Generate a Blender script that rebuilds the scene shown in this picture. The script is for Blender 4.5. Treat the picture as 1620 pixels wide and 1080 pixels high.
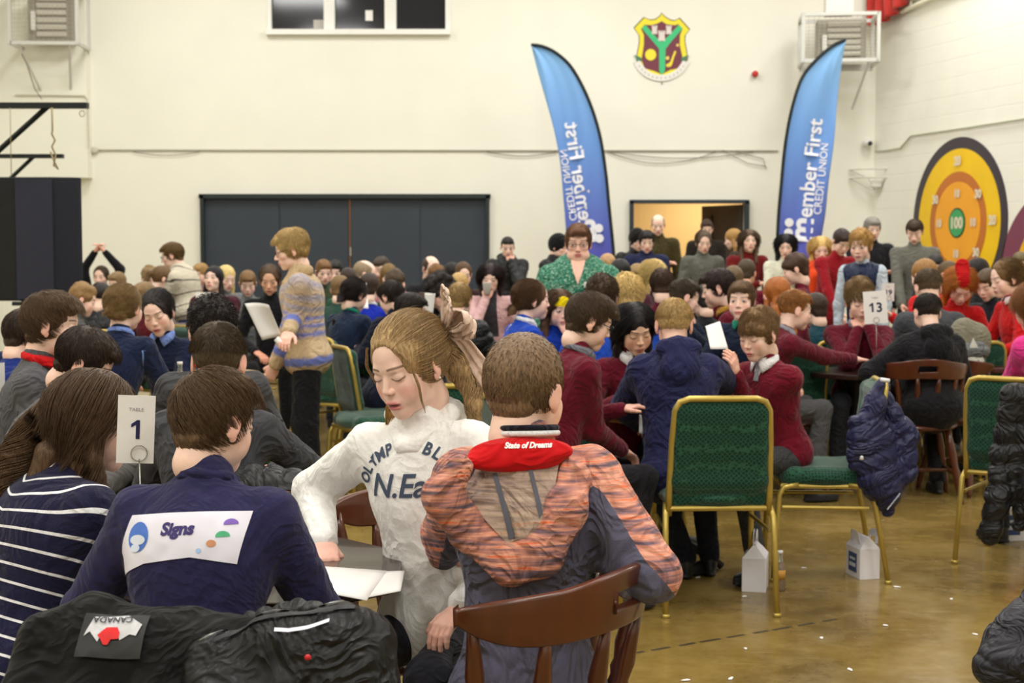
import bpy, math, random
import numpy as np
from mathutils import Vector, Matrix
from mathutils.bvhtree import BVHTree

sc = bpy.context.scene
for o in list(bpy.data.objects): bpy.data.objects.remove(o)
C = sc.collection
rnd = random.Random(7)
PI = math.pi

# ------------------------------------------------------------ camera, world, lights, exposure
CH, FPX, PITCH = 1.48, 2300.0, 3.606
cam_d = bpy.data.cameras.new('camera'); cam = bpy.data.objects.new('camera', cam_d); C.objects.link(cam)
cam.location = (0, 0, CH); cam.rotation_euler = (math.radians(90-PITCH), 0, 0)
cam_d.sensor_width = 36; cam_d.lens = FPX*36/1620; cam_d.clip_start = .05; cam_d.clip_end = 100
cam_d.dof.use_dof = True; cam_d.dof.focus_distance = 3.5; cam_d.dof.aperture_fstop = 7.0
sc.camera = cam
w = bpy.data.worlds.new('world'); sc.world = w; w.use_nodes = True
w.node_tree.nodes['Background'].inputs[0].default_value = (.9, .95, 1, 1)
w.node_tree.nodes['Background'].inputs[1].default_value = .05
def area_light(name, loc, sx, sy, power, col=(1, .99, .965), rot=(0, 0, 0)):
    l = bpy.data.lights.new(name, 'AREA'); l.shape = 'RECTANGLE'; l.size = sx; l.size_y = sy
    l.energy = power; l.color = col
    o = bpy.data.objects.new(name, l); C.objects.link(o); o.location = loc; o.rotation_euler = rot
    return o
for lx in (-4.2, 0.3, 4.6):
    for ly in (-1.5, 4.5, 10.5, 16.5):
        area_light('hall_light', (lx, ly, 6.6), 1.5, 2.4, 155)
area_light('corridor_light', (3.1, 21.6, 2.7), 1.0, 1.0, 60, (1, .80, .52))
sc.view_settings.view_transform = 'Standard'; sc.view_settings.look = 'None'
sc.view_settings.gamma = 1; sc.view_settings.use_curve_mapping = False
sc.view_settings.exposure = 0.0

# ------------------------------------------------------------ layout helper: picture ray -> world point
_ph = math.radians(PITCH); _c, _s = math.cos(_ph), math.sin(_ph)
def W(px, py, Y):
    u = (px-810)/FPX; v = (540-py)/FPX
    d = (u, _c+v*_s, -_s+v*_c); t = Y/d[1]
    return np.array((d[0]*t, Y, CH+d[2]*t))
def floor_at(px, py):
    u = (px-810)/FPX; v = (540-py)/FPX
    d = (u, _c+v*_s, -_s+v*_c); t = -CH/d[2]
    return np.array((d[0]*t, d[1]*t, 0.0))

# ------------------------------------------------------------ naming helpers
def tag(o, label=None, cat=None, group=None, kind=None):
    if label: o['label'] = label
    if cat: o['category'] = cat
    if group: o['group'] = group
    if kind: o['kind'] = kind
    return o
def thing(name, label, cat, loc=(0, 0, 0), rz=0, group=None):
    o = bpy.data.objects.new(name, None); o.empty_display_size = .05; C.objects.link(o)
    o.location = tuple(loc); o.rotation_euler = (0, 0, rz)
    return tag(o, label, cat, group)
def mesh_obj(name, V, F, mat=None, parent=None, smooth=True, loc=None, mats=None, midx=None):
    me = bpy.data.meshes.new(name)
    V = np.asarray(V, dtype=np.float32)
    if isinstance(F, np.ndarray):
        n = len(F); k = F.shape[1]
        me.vertices.add(len(V)); me.vertices.foreach_set('co', V.ravel())
        me.loops.add(n*k); me.loops.foreach_set('vertex_index', F.astype(np.int32).ravel())
        me.polygons.add(n); me.polygons.foreach_set('loop_start', np.arange(0, n*k, k, dtype=np.int32))
        try: me.polygons.foreach_set('loop_total', np.full(n, k, dtype=np.int32))
        except Exception: pass
        me.update(calc_edges=True); me.validate()
    else:
        me.from_pydata([tuple(map(float, v)) for v in V], [], [tuple(map(int, f)) for f in F]); me.update()
    if mats:
        for m in mats: me.materials.append(m)
        if midx is not None: me.polygons.foreach_set('material_index', np.asarray(midx, dtype=np.int32))
    elif mat: me.materials.append(mat)
    if smooth: me.polygons.foreach_set('use_smooth', np.ones(len(me.polygons), dtype=bool))
    o = bpy.data.objects.new(name, me); C.objects.link(o)
    if parent is not None: o.parent = parent
    if loc is not None: o.location = tuple(loc)
    return o
def set_col(o, cols, name='Col'):
    a = o.data.color_attributes.new(name, 'FLOAT_COLOR', 'POINT')
    c = np.ones((len(o.data.vertices), 4), dtype=np.float32); c[:, :3] = cols
    a.data.foreach_set('color', c.ravel())
def set_float(o, vals, name):
    a = o.data.attributes.new(name, 'FLOAT', 'POINT'); a.data.foreach_set('value', np.asarray(vals, dtype=np.float32))

class MB:
    """collects simple solids, then links them as one mesh"""
    def __init__(s): s.V = []; s.F = []
    def add(s, V, F):
        n = len(s.V); s.V += [tuple(map(float, v)) for v in V]; s.F += [tuple(int(i)+n for i in f) for f in F]; return s
    def box(s, c, d, rz=0, R=None):
        x, y, z = d[0]/2, d[1]/2, d[2]/2
        P = np.array([(a*x, b*y, e*z) for a in (-1, 1) for b in (-1, 1) for e in (-1, 1)])
        if R is None: R = rotz(rz)
        P = P @ np.asarray(R).T + np.array(c)
        return s.add(P, [(0, 1, 3, 2), (4, 6, 7, 5), (0, 4, 5, 1), (2, 3, 7, 6), (0, 2, 6, 4), (1, 5, 7, 3)])
    def tube(s, pts, r, n=10, cap=True, flat=1.0):
        pts = [np.array(p, dtype=float) for p in pts]
        rs = r if hasattr(r, '__len__') else [r]*len(pts)
        V = []; F = []; up = None
        for i, p in enumerate(pts):
            t = pts[min(i+1, len(pts)-1)]-pts[max(i-1, 0)]; t = t/(np.linalg.norm(t)+1e-9)
            if up is None:
                a = np.array((0, 0, 1.)) if abs(t[2]) < .9 else np.array((0, 1., 0))
            else: a = up
            b = np.cross(t, a); b /= np.linalg.norm(b)+1e-9; up = np.cross(b, t)
            for k in range(n):
                an = 2*PI*k/n; V.append(p+rs[i]*(b*math.cos(an)+up*math.sin(an)*flat))
        m = len(pts)
        for i in range(m-1):
            for k in range(n): F.append((i*n+k, i*n+(k+1) % n, (i+1)*n+(k+1) % n, (i+1)*n+k))
        if cap: F.append(tuple(range(n))[::-1]); F.append(tuple((m-1)*n+k for k in range(n)))
        return s.add(V, F)
    def lathe(s, prof, c=(0, 0, 0), n=16, R=None):
        V = []; F = []
        for r, z in prof:
            for k in range(n): V.append((r*math.cos(2*PI*k/n), r*math.sin(2*PI*k/n), z))
        V = np.array(V)
        if R is not None: V = V @ np.asarray(R).T
        V = V+np.array(c)
        m = len(prof)
        for i in range(m-1):
            for k in range(n): F.append((i*n+k, i*n+(k+1) % n, (i+1)*n+(k+1) % n, (i+1)*n+k))
        F.append(tuple(range(n))[::-1]); F.append(tuple((m-1)*n+k for k in range(n)))
        return s.add(V, F)
    def turned(s, a, b, prof, n=12):
        """lathe between two points; prof = (radius, fraction)"""
        a = np.array(a, float); b = np.array(b, float); d = b-a; L = np.linalg.norm(d)
        R = frame_z(d/L)
        return s.lathe([(r, t*L) for r, t in prof], a, n, R)
    def prism(s, poly, z0, z1, M=None):
        """poly list of (x,y); extruded in z, transformed by 4x4-like (R, t)"""
        n = len(poly)
        V = np.array([(x, y, z0) for x, y in poly]+[(x, y, z1) for x, y in poly], float)
        if M is not None: V = V @ np.asarray(M[0]).T + np.array(M[1])
        F = [tuple(range(n))[::-1], tuple(range(n, 2*n))]+[(i, (i+1) % n, n+(i+1) % n, n+i) for i in range(n)]
        return s.add(V, F)
    def build(s, name, mat, parent=None, smooth=False, bevel=0, loc=None):
        o = mesh_obj(name, s.V, s.F, mat, parent, smooth, loc)
        if bevel:
            m = o.modifiers.new('bevel', 'BEVEL'); m.width = bevel; m.segments = 2; m.limit_method = 'ANGLE'
        return o
def rotz(a): c, s = math.cos(a), math.sin(a); return np.array([[c, -s, 0], [s, c, 0], [0, 0, 1]])
def rotx(a): c, s = math.cos(a), math.sin(a); return np.array([[1, 0, 0], [0, c, -s], [0, s, c]])
def roty(a): c, s = math.cos(a), math.sin(a); return np.array([[c, 0, s], [0, 1, 0], [-s, 0, c]])
def nrm(v): v = np.asarray(v, float); return v/(np.linalg.norm(v)+1e-12)
def frame_z(d):
    d = nrm(d); a = np.array((1., 0, 0)) if abs(d[0]) < .9 else np.array((0, 1., 0))
    y = nrm(np.cross(d, a)); x = np.cross(y, d); return np.array([x, y, d]).T

# ------------------------------------------------------------ materials
def lin(c):
    """sRGB 0-255 -> linear"""
    r = []
    for v in c:
        v = v/255.; r.append(v/12.92 if v <= .04045 else ((v+.055)/1.055)**2.4)
    return tuple(r)
_M = {}
def mat(name, col=(200, 200, 200), rough=.7, metal=0., noise=.0, nscale=30, bump=0., bscale=60, spec=.4,
        stretch=None, attr=None, sheen=0., emit=None, estr=0., trans=0., coat=0., wrinkle=0.):
    if name in _M: return _M[name]
    m = bpy.data.materials.new(name); m.use_nodes = True; nt = m.node_tree; N = nt.nodes; L = nt.links
    b = N['Principled BSDF']; c = lin(col)
    b.inputs['Base Color'].default_value = (*c, 1); b.inputs['Roughness'].default_value = rough
    b.inputs['Metallic'].default_value = metal; b.inputs['Specular IOR Level'].default_value = spec
    if sheen: b.inputs['Sheen Weight'].default_value = sheen
    if trans: b.inputs['Transmission Weight'].default_value = trans
    if coat: b.inputs['Coat Weight'].default_value = coat
    if emit: b.inputs['Emission Color'].default_value = (*lin(emit), 1); b.inputs['Emission Strength'].default_value = estr
    tc = N.new('ShaderNodeTexCoord'); vec = tc.outputs['Object']
    if stretch:
        mp = N.new('ShaderNodeMapping'); mp.inputs['Scale'].default_value = stretch
        L.new(vec, mp.inputs['Vector']); vec = mp.outputs[0]
    src = None
    if attr:
        at = N.new('ShaderNodeAttribute'); at.attribute_name = attr; src = at.outputs['Color']
        L.new(src, b.inputs['Base Color'])
    if noise:
        nz = N.new('ShaderNodeTexNoise'); nz.inputs['Scale'].default_value = nscale; nz.inputs['Detail'].default_value = 4
        L.new(vec, nz.inputs['Vector'])
        mr = N.new('ShaderNodeMapRange'); mr.inputs[1].default_value = .3; mr.inputs[2].default_value = .7
        mr.inputs[3].default_value = 1-noise; mr.inputs[4].default_value = 1+noise; L.new(nz.outputs[0], mr.inputs[0])
        mx = N.new('ShaderNodeVectorMath'); mx.operation = 'SCALE'
        if src: L.new(src, mx.inputs[0])
        else: mx.inputs[0].default_value = c
        L.new(mr.outputs[0], mx.inputs['Scale']); L.new(mx.outputs[0], b.inputs['Base Color'])
    if bump:
        nb = N.new('ShaderNodeTexNoise'); nb.inputs['Scale'].default_value = bscale; nb.inputs['Detail'].default_value = 3
        L.new(vec, nb.inputs['Vector'])
        bp = N.new('ShaderNodeBump'); bp.inputs['Strength'].default_value = bump; bp.inputs['Distance'].default_value = .004
        L.new(nb.outputs[0], bp.inputs['Height']); L.new(bp.outputs[0], b.inputs['Normal'])
    if wrinkle:
        wn = N.new('ShaderNodeTexNoise'); wn.inputs['Scale'].default_value = 7; wn.inputs['Detail'].default_value = 2; wn.inputs['Distortion'].default_value = 2.2
        L.new(tc.outputs['Object'], wn.inputs['Vector'])
        rg = N.new('ShaderNodeMath'); rg.operation = 'SUBTRACT'; rg.inputs[1].default_value = .5; L.new(wn.outputs[0], rg.inputs[0])
        ab = N.new('ShaderNodeMath'); ab.operation = 'ABSOLUTE'; L.new(rg.outputs[0], ab.inputs[0])
        w2 = N.new('ShaderNodeBump'); w2.inputs['Strength'].default_value = wrinkle; w2.inputs['Distance'].default_value = .09; w2.invert = True
        L.new(ab.outputs[0], w2.inputs['Height'])
        if bump: L.new(bp.outputs[0], w2.inputs['Normal'])
        L.new(w2.outputs[0], b.inputs['Normal'])
    _M[name] = m; return m
def cloth(col, kind='knit'):
    nm = kind+'_%d_%d_%d' % tuple(col)
    if kind == 'knit': return mat(nm, col, .9, noise=.12, nscale=180, bump=.35, bscale=320, spec=.15, sheen=.12, wrinkle=.45)
    if kind == 'cotton': return mat(nm, col, .85, noise=.06, nscale=60, bump=.3, bscale=40, spec=.2, sheen=.05, wrinkle=.5)
    if kind == 'fleece': return mat(nm, col, .9, noise=.05, nscale=90, bump=.3, bscale=160, spec=.15, sheen=.1, wrinkle=.28)
    if kind == 'puffer': return mat(nm, col, .46, noise=.08, nscale=20, bump=.5, bscale=35, spec=.32, wrinkle=.6)
    if kind == 'denim': return mat(nm, col, .85, noise=.25, nscale=30, bump=.3, bscale=200, spec=.2)
def hair_mat(col):
    return mat('hair_%d_%d_%d' % tuple(col), col, .50, noise=.42, nscale=230, bump=.4, bscale=300, spec=.28, stretch=(1, 1, .22))
def skin_mat():
    m = mat('skin', (225, 180, 160), .5, attr='Col', noise=.04, nscale=60, bump=.08, bscale=300, spec=.35)
    m.node_tree.nodes['Principled BSDF'].inputs['Subsurface Weight'].default_value = .08
    m.node_tree.nodes['Principled BSDF'].inputs['Subsurface Radius'].default_value = (.012, .005, .003)
    return m

# ------------------------------------------------------------ implicit surfaces (smooth unions meshed with surface nets)
def cone(a, b, ra, rb, sq=None, t=0): return ('c', np.array(a, float), np.array(b, float), ra, rb, sq, t)
def ell(c, r, R=None, t=0): return ('e', np.array(c, float), np.array(r, float), np.eye(3) if R is None else np.asarray(R), t)
def _dist(p, X, Y, Z):
    if p[0] == 'c':
        a, b, ra, rb, sq = p[1:6]
        qx, qy, qz = X-a[0], Y-a[1], Z-a[2]; ba = b-a
        if sq is not None:
            ax, f = sq; g = 1/f-1; d = qx*ax[0]+qy*ax[1]+qz*ax[2]
            qx = qx+g*d*ax[0]; qy = qy+g*d*ax[1]; qz = qz+g*d*ax[2]
            ba = ba+g*np.dot(ba, ax)*ax
        h = np.clip((qx*ba[0]+qy*ba[1]+qz*ba[2])/(ba@ba+1e-12), 0, 1)
        return np.sqrt((qx-ba[0]*h)**2+(qy-ba[1]*h)**2+(qz-ba[2]*h)**2)-(ra+(rb-ra)*h)
    c, r, R = p[1:4]
    qx, qy, qz = X-c[0], Y-c[1], Z-c[2]
    lx = qx*R[0, 0]+qy*R[1, 0]+qz*R[2, 0]; ly = qx*R[0, 1]+qy*R[1, 1]+qz*R[2, 1]; lz = qx*R[0, 2]+qy*R[1, 2]+qz*R[2, 2]
    k0 = np.sqrt((lx/r[0])**2+(ly/r[1])**2+(lz/r[2])**2)
    k1 = np.sqrt((lx/r[0]**2)**2+(ly/r[1]**2)**2+(lz/r[2]**2)**2)+1e-9
    return k0*(k0-1)/k1
def _bb(p):
    if p[0] == 'c':
        R = max(p[3], p[4]); return np.minimum(p[1], p[2])-R, np.maximum(p[1], p[2])+R
    e = np.sqrt(((p[3]*p[2][None, :])**2).sum(1)); return p[1]-e, p[1]+e
def blob(prims, h, k=.02, subs=(), ks=.008, late=(), kl=.004):
    """prims are joined (k), subs carved (ks), late prims joined on top (kl); k may be a list"""
    kk = list(k) if hasattr(k, '__len__') else [k]*len(prims)
    ops = [(1, p, q) for p, q in zip(prims, kk)]+[(-1, p, ks) for p in subs]+[(1, p, kl) for p in late]
    lo = np.min([_bb(p)[0] for o, p, q in ops if o > 0], 0)-2.5*h; hi = np.max([_bb(p)[1] for o, p, q in ops if o > 0], 0)+2.5*h
    n = np.ceil((hi-lo)/h).astype(int)+1
    ax = [lo[i]+h*np.arange(n[i]) for i in range(3)]
    D = np.full(n, .2, dtype=np.float32)
    for o, p, q in ops:
        a, b = _bb(p); m = q+h
        i0 = np.maximum(((a-m-lo)/h).astype(int), 0); i1 = np.minimum(((b+m-lo)/h).astype(int)+2, n)
        if np.any(i1 <= i0): continue
        s = tuple(slice(i0[i], i1[i]) for i in range(3))
        d = _dist(p, ax[0][s[0]][:, None, None], ax[1][s[1]][None, :, None], ax[2][s[2]][None, None, :])
        A = D[s]
        if o > 0:
            t = np.clip(.5+.5*(A-d)/q, 0, 1); D[s] = A+(d-A)*t-q*t*(1-t)
        else:
            d = -d; t = np.clip(.5-.5*(A-d)/q, 0, 1); D[s] = A+(d-A)*t+q*t*(1-t)
    D[0] = D[-1] = .2; D[:, 0] = D[:, -1] = .2; D[:, :, 0] = D[:, :, -1] = .2
    S = D < 0
    cs = S[:-1, :-1, :-1].astype(np.int8)
    for i in (0, 1):
        for j in (0, 1):
            for l in (0, 1):
                if i+j+l: cs = cs+S[i:n[0]-1+i, j:n[1]-1+j, l:n[2]-1+l]
    act = (cs > 0) & (cs < 8)
    I, J, K = np.nonzero(act); N = len(I)
    idx = np.full(act.shape, -1, dtype=np.int32); idx[I, J, K] = np.arange(N)
    cor = [(i, j, l) for i in (0, 1) for j in (0, 1) for l in (0, 1)]
    val = np.stack([D[I+i, J+j, K+l] for i, j, l in cor], 1)
    sm = np.zeros((N, 3)); ct = np.zeros(N)
    for a in range(8):
        for b in range(a+1, 8):
            df = np.abs(np.array(cor[a])-np.array(cor[b]))
            if df.sum() != 1: continue
            va, vb = val[:, a], val[:, b]; m = (va < 0) != (vb < 0)
            t = np.where(m, va/(va-vb+1e-12), 0)
            P = np.array(cor[a])[None]+t[:, None]*(np.array(cor[b])-np.array(cor[a]))[None]
            sm += P*m[:, None]; ct += m
    V = (np.stack([I, J, K], 1)+sm/ct[:, None])*h+lo
    Q = []
    for a in range(3):
        s0 = [slice(None)]*3; s1 = [slice(None)]*3; s0[a] = slice(0, -1); s1[a] = slice(1, None)
        A, B = S[tuple(s0)], S[tuple(s1)]
        i, j, l = np.nonzero(A != B); c = np.stack([i, j, l], 1)
        u, v = (a+1) % 3, (a+2) % 3
        ok = (c[:, u] > 0) & (c[:, v] > 0); c = c[ok]; fl = A[c[:, 0], c[:, 1], c[:, 2]]
        def g(du, dv):
            q = c.copy(); q[:, u] -= du; q[:, v] -= dv; return idx[q[:, 0], q[:, 1], q[:, 2]]
        q = np.stack([g(1, 1), g(0, 1), g(0, 0), g(1, 0)], 1)
        q[~fl] = q[~fl][:, ::-1]; Q.append(q)
    return V, np.concatenate(Q)
def normals(V, F):
    n = np.zeros_like(V); a = V[F[:, 0]]; fn = np.cross(V[F[:, 1]]-a, V[F[:, 2]]-a)
    if F.shape[1] == 4: fn = fn+np.cross(V[F[:, 2]]-a, V[F[:, 3]]-a)
    for i in range(F.shape[1]): np.add.at(n, F[:, i], fn)
    return n/(np.linalg.norm(n, axis=1, keepdims=True)+1e-12)
def nearest(prims, V):
    return np.argmin(np.stack([_dist(p, V[:, 0], V[:, 1], V[:, 2]) for p in prims], 1), 1)
def wob(P, f, seed, ridge=False, n=7):
    r = np.random.RandomState(seed); o = 0
    for i in range(n):
        d = r.normal(size=3); d /= np.linalg.norm(d); d *= f*(.6+.9*r.rand())
        w = np.sin(P@d+r.rand()*6.28+1.3*np.sin(P@(d[[1, 2, 0]]*.7)+r.rand()*6))
        o = o+((1-np.abs(w))*1.3-.5 if ridge else w)
    return o/n
def join(*parts):
    V = []; F = []; n = 0
    for v, f in parts: V.append(v); F.append(f+n); n += len(v)
    return np.concatenate(V), np.concatenate(F)
# ------------------------------------------------------------ heads, hair, hands (cached in their own frames: x right, y front, z up)
SKIN = {'fair': (247, 210, 192), 'pink': (246, 200, 180), 'tan': (224, 176, 148), 'asian': (244, 202, 172), 'dark': (190, 140, 110)}
_cache = {}
def head_mesh(kind, lod, eyes='down', mouth=0.0, skin='fair', brow=(90, 65, 45)):
    key = ('head', kind, lod, eyes, mouth, skin, brow)
    if key in _cache: return _cache[key]
    h = (.0024, .0042, .0075)[lod]
    if kind == 'near': h = .0018
    jw = {'man': 1.12, 'woman': .95, 'boy': .98, 'girl': .92, 'near': .92, 'heavy': 1.3}[kind]
    nz = {'man': 1.2, 'woman': 1.0, 'boy': .95, 'girl': .9, 'near': .88, 'heavy': 1.0}[kind]
    P = [ell((0, -.012, .032), (.073, .092, .083)), ell((0, .032, .030), (.058, .052, .058)),
         ell((0, .026, -.025), (.0585, .062, .066)), ell((0, .028, -.068), (.050*jw, .050, .038)),
         ell((0, .066, -.094), (.019*jw, .018, .016)),
         cone((0, -.022, -.04), (0, -.036, -.10), .050*jw**.5, .050*jw**.5),
         ell((0, .074, -.062), (.028, .018, .024))]
    K = [.02, .02, .02, .02, .018, .02, .014]
    for s in (-1, 1):
        P.append(ell((s*.038, .056, -.024), (.022, .022, .020))); K.append(.015)
        if kind in ('heavy',): P.append(ell((s*.035, .045, -.075), (.032, .035, .034))); K.append(.02)
    kid = kind in ('near', 'girl', 'boy')
    if kid:
        for s in (-1, 1): P.append(ell((s*.033, .052, -.046), (.027, .026, .030))); K.append(.016)
        P.append(ell((0, .068, -.088), (.022, .016, .016))); K.append(.016)
    P.append(cone((-.030, .0755 if kid else .076, .021), (.030, .0755 if kid else .076, .021), .0105, .0105)); K.append(.012)
    if kind == 'heavy': P.append(ell((0, .03, -.105), (.05, .045, .035))); K.append(.02)
    subs = [ell((s*.0315, .098, .003), (.0165, .016, .0115)) for s in (-1, 1)]
    late = [ell((s*.0315, .0735, .001), (.0150, .0135, .0128)) for s in (-1, 1)]
    ny = -.0045 if kid else 0; nzz = .005 if kid else 0
    late += [cone((0, .082, .010), (0, .1005+ny, -.026+nzz), .0065, .0092*nz), ell((0, .1045+ny, -.032+nzz), (.0098*nz, .0095*nz, .0085*nz))]
    late += [ell((s*.0105*nz, .094+ny*.6, -.036+nzz), (.0078*nz, .0095, .0070)) for s in (-1, 1)]
    up = -.0595; lo = -.0700-mouth*.5
    late += [ell((0, .0895, up), (.0215, .0085, .0052)), ell((0, .0875, lo), (.0175, .0090, .0062))]
    for s in (-1, 1):
        R = rotz(s*-.35) @ rotx(-.15)
        late += [ell((s*.0775, -.010, -.006), (.0065, .0175, .0285), R), ell((s*.0745, -.004, -.030), (.006, .009, .012), R)]
    V, F = blob(P, h, K, subs, .007, late, .004)
    # carve mouth slit, ear bowl by displacement
    x, y, z = V.T; n = normals(V, F)
    ml = np.exp(-((z-(up+lo)/2)/(.0016+mouth*.35))**2)*np.exp(-(x/.0185)**4)*(y > .07)
    V = V-n*(ml*(.0022+mouth*.8))[:, None]
    for s in (-1, 1):
        e = np.exp(-((y+.006)/.009)**2-((z+.002)/.015)**2)*((x*s) > .078)
        V[:, 0] -= s*e*.0035
    x, y, z = V.T
    sk = np.array(lin(SKIN[skin])); c = np.tile(sk, (len(V), 1))
    def mixc(w, col):
        w = np.clip(w, 0, 1)[:, None]; c[:] = c*(1-w)+np.array(col)*w
    red = sk*np.array((1.0, .62, .60))
    fr = y > .03
    for s in (-1, 1):
        mixc((.55 if kid else .3)*np.exp(-((x-s*.043)/.020)**2-((z+.034)/.020)**2)*fr, red)
        mixc(.45*((x*s) > .074), red)
        mixc(.30*np.exp(-((x-s*.031)/.017)**2-((z-.006)/.009)**2)*(y > .05), sk*.55)  # eye-socket shade painted into the skin colour
    mixc(.35*np.exp(-(x/.012)**2-((z+.034)/.012)**2)*(y > .09), red)
    t = max(h*.55, .0024)
    lipc = np.array(lin((200, 96, 98))) if skin in ('fair', 'pink') else np.array(lin((170, 90, 84)))
    lw = np.maximum(np.exp(-(np.abs(z-up)/.0055)**4), np.exp(-(np.abs(z-lo)/.0065)**4))*np.exp(-(x/.0215)**6)*(y > .074)
    mixc(.8*lw, lipc)
    mixc((.75+.25*(mouth > 0))*np.exp(-((z-(up+lo)/2)/(max(t*.55, .0013)+mouth*.6))**2)*np.exp(-(x/.0195)**4)*(y > .068), lin((70, 25, 25)))
    bc = lin(brow)
    for s in (-1, 1):
        xs = x*s; zb = .0225+.0035*np.sin(np.clip((xs-.012)/.038, 0, 1)*2.4)
        mixc(.88*np.exp(-((z-zb)/(t*.95+.0008))**4)*((xs > .012) & (xs < .049) & (y > .03)), bc)
        ex = (xs-.0315)/.0145
        if eyes == 'down':
            zl = -.0055+.0045*ex**2
            mixc(.92*np.exp(-((z-zl)/(t*(.75 if kind == 'near' else .55)))**2)*(np.abs(ex) < 1.08)*(y > .055), lin((58, 38, 30)))
        else:
            half = .0050 if eyes == 'open' else .0028
            inside = (np.abs(ex) < 1) & (y > .055)
            hh = half*np.sqrt(np.clip(1-ex**2, 0, 1))
            mixc(1.0*(inside & (np.abs(z-.0005) < hh+h*.2)), lin((205, 198, 190)))
            mixc(1.0*(inside & (np.abs(z-.0005) < hh+h*.2) & (np.abs(xs-.031) < .0058)), lin((48, 40, 36)))
            mixc(.9*inside*np.exp(-((z-.001-hh)/(t*.6))**2), lin((45, 30, 25)))
        mixc(.7*np.exp(-((x-s*.0065*nz)/.0032)**2-((z+.0425-nzz)/.0022)**2)*(y > .085), lin((90, 45, 40)))
    _cache[key] = (V, F, c); return _cache[key]

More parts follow.
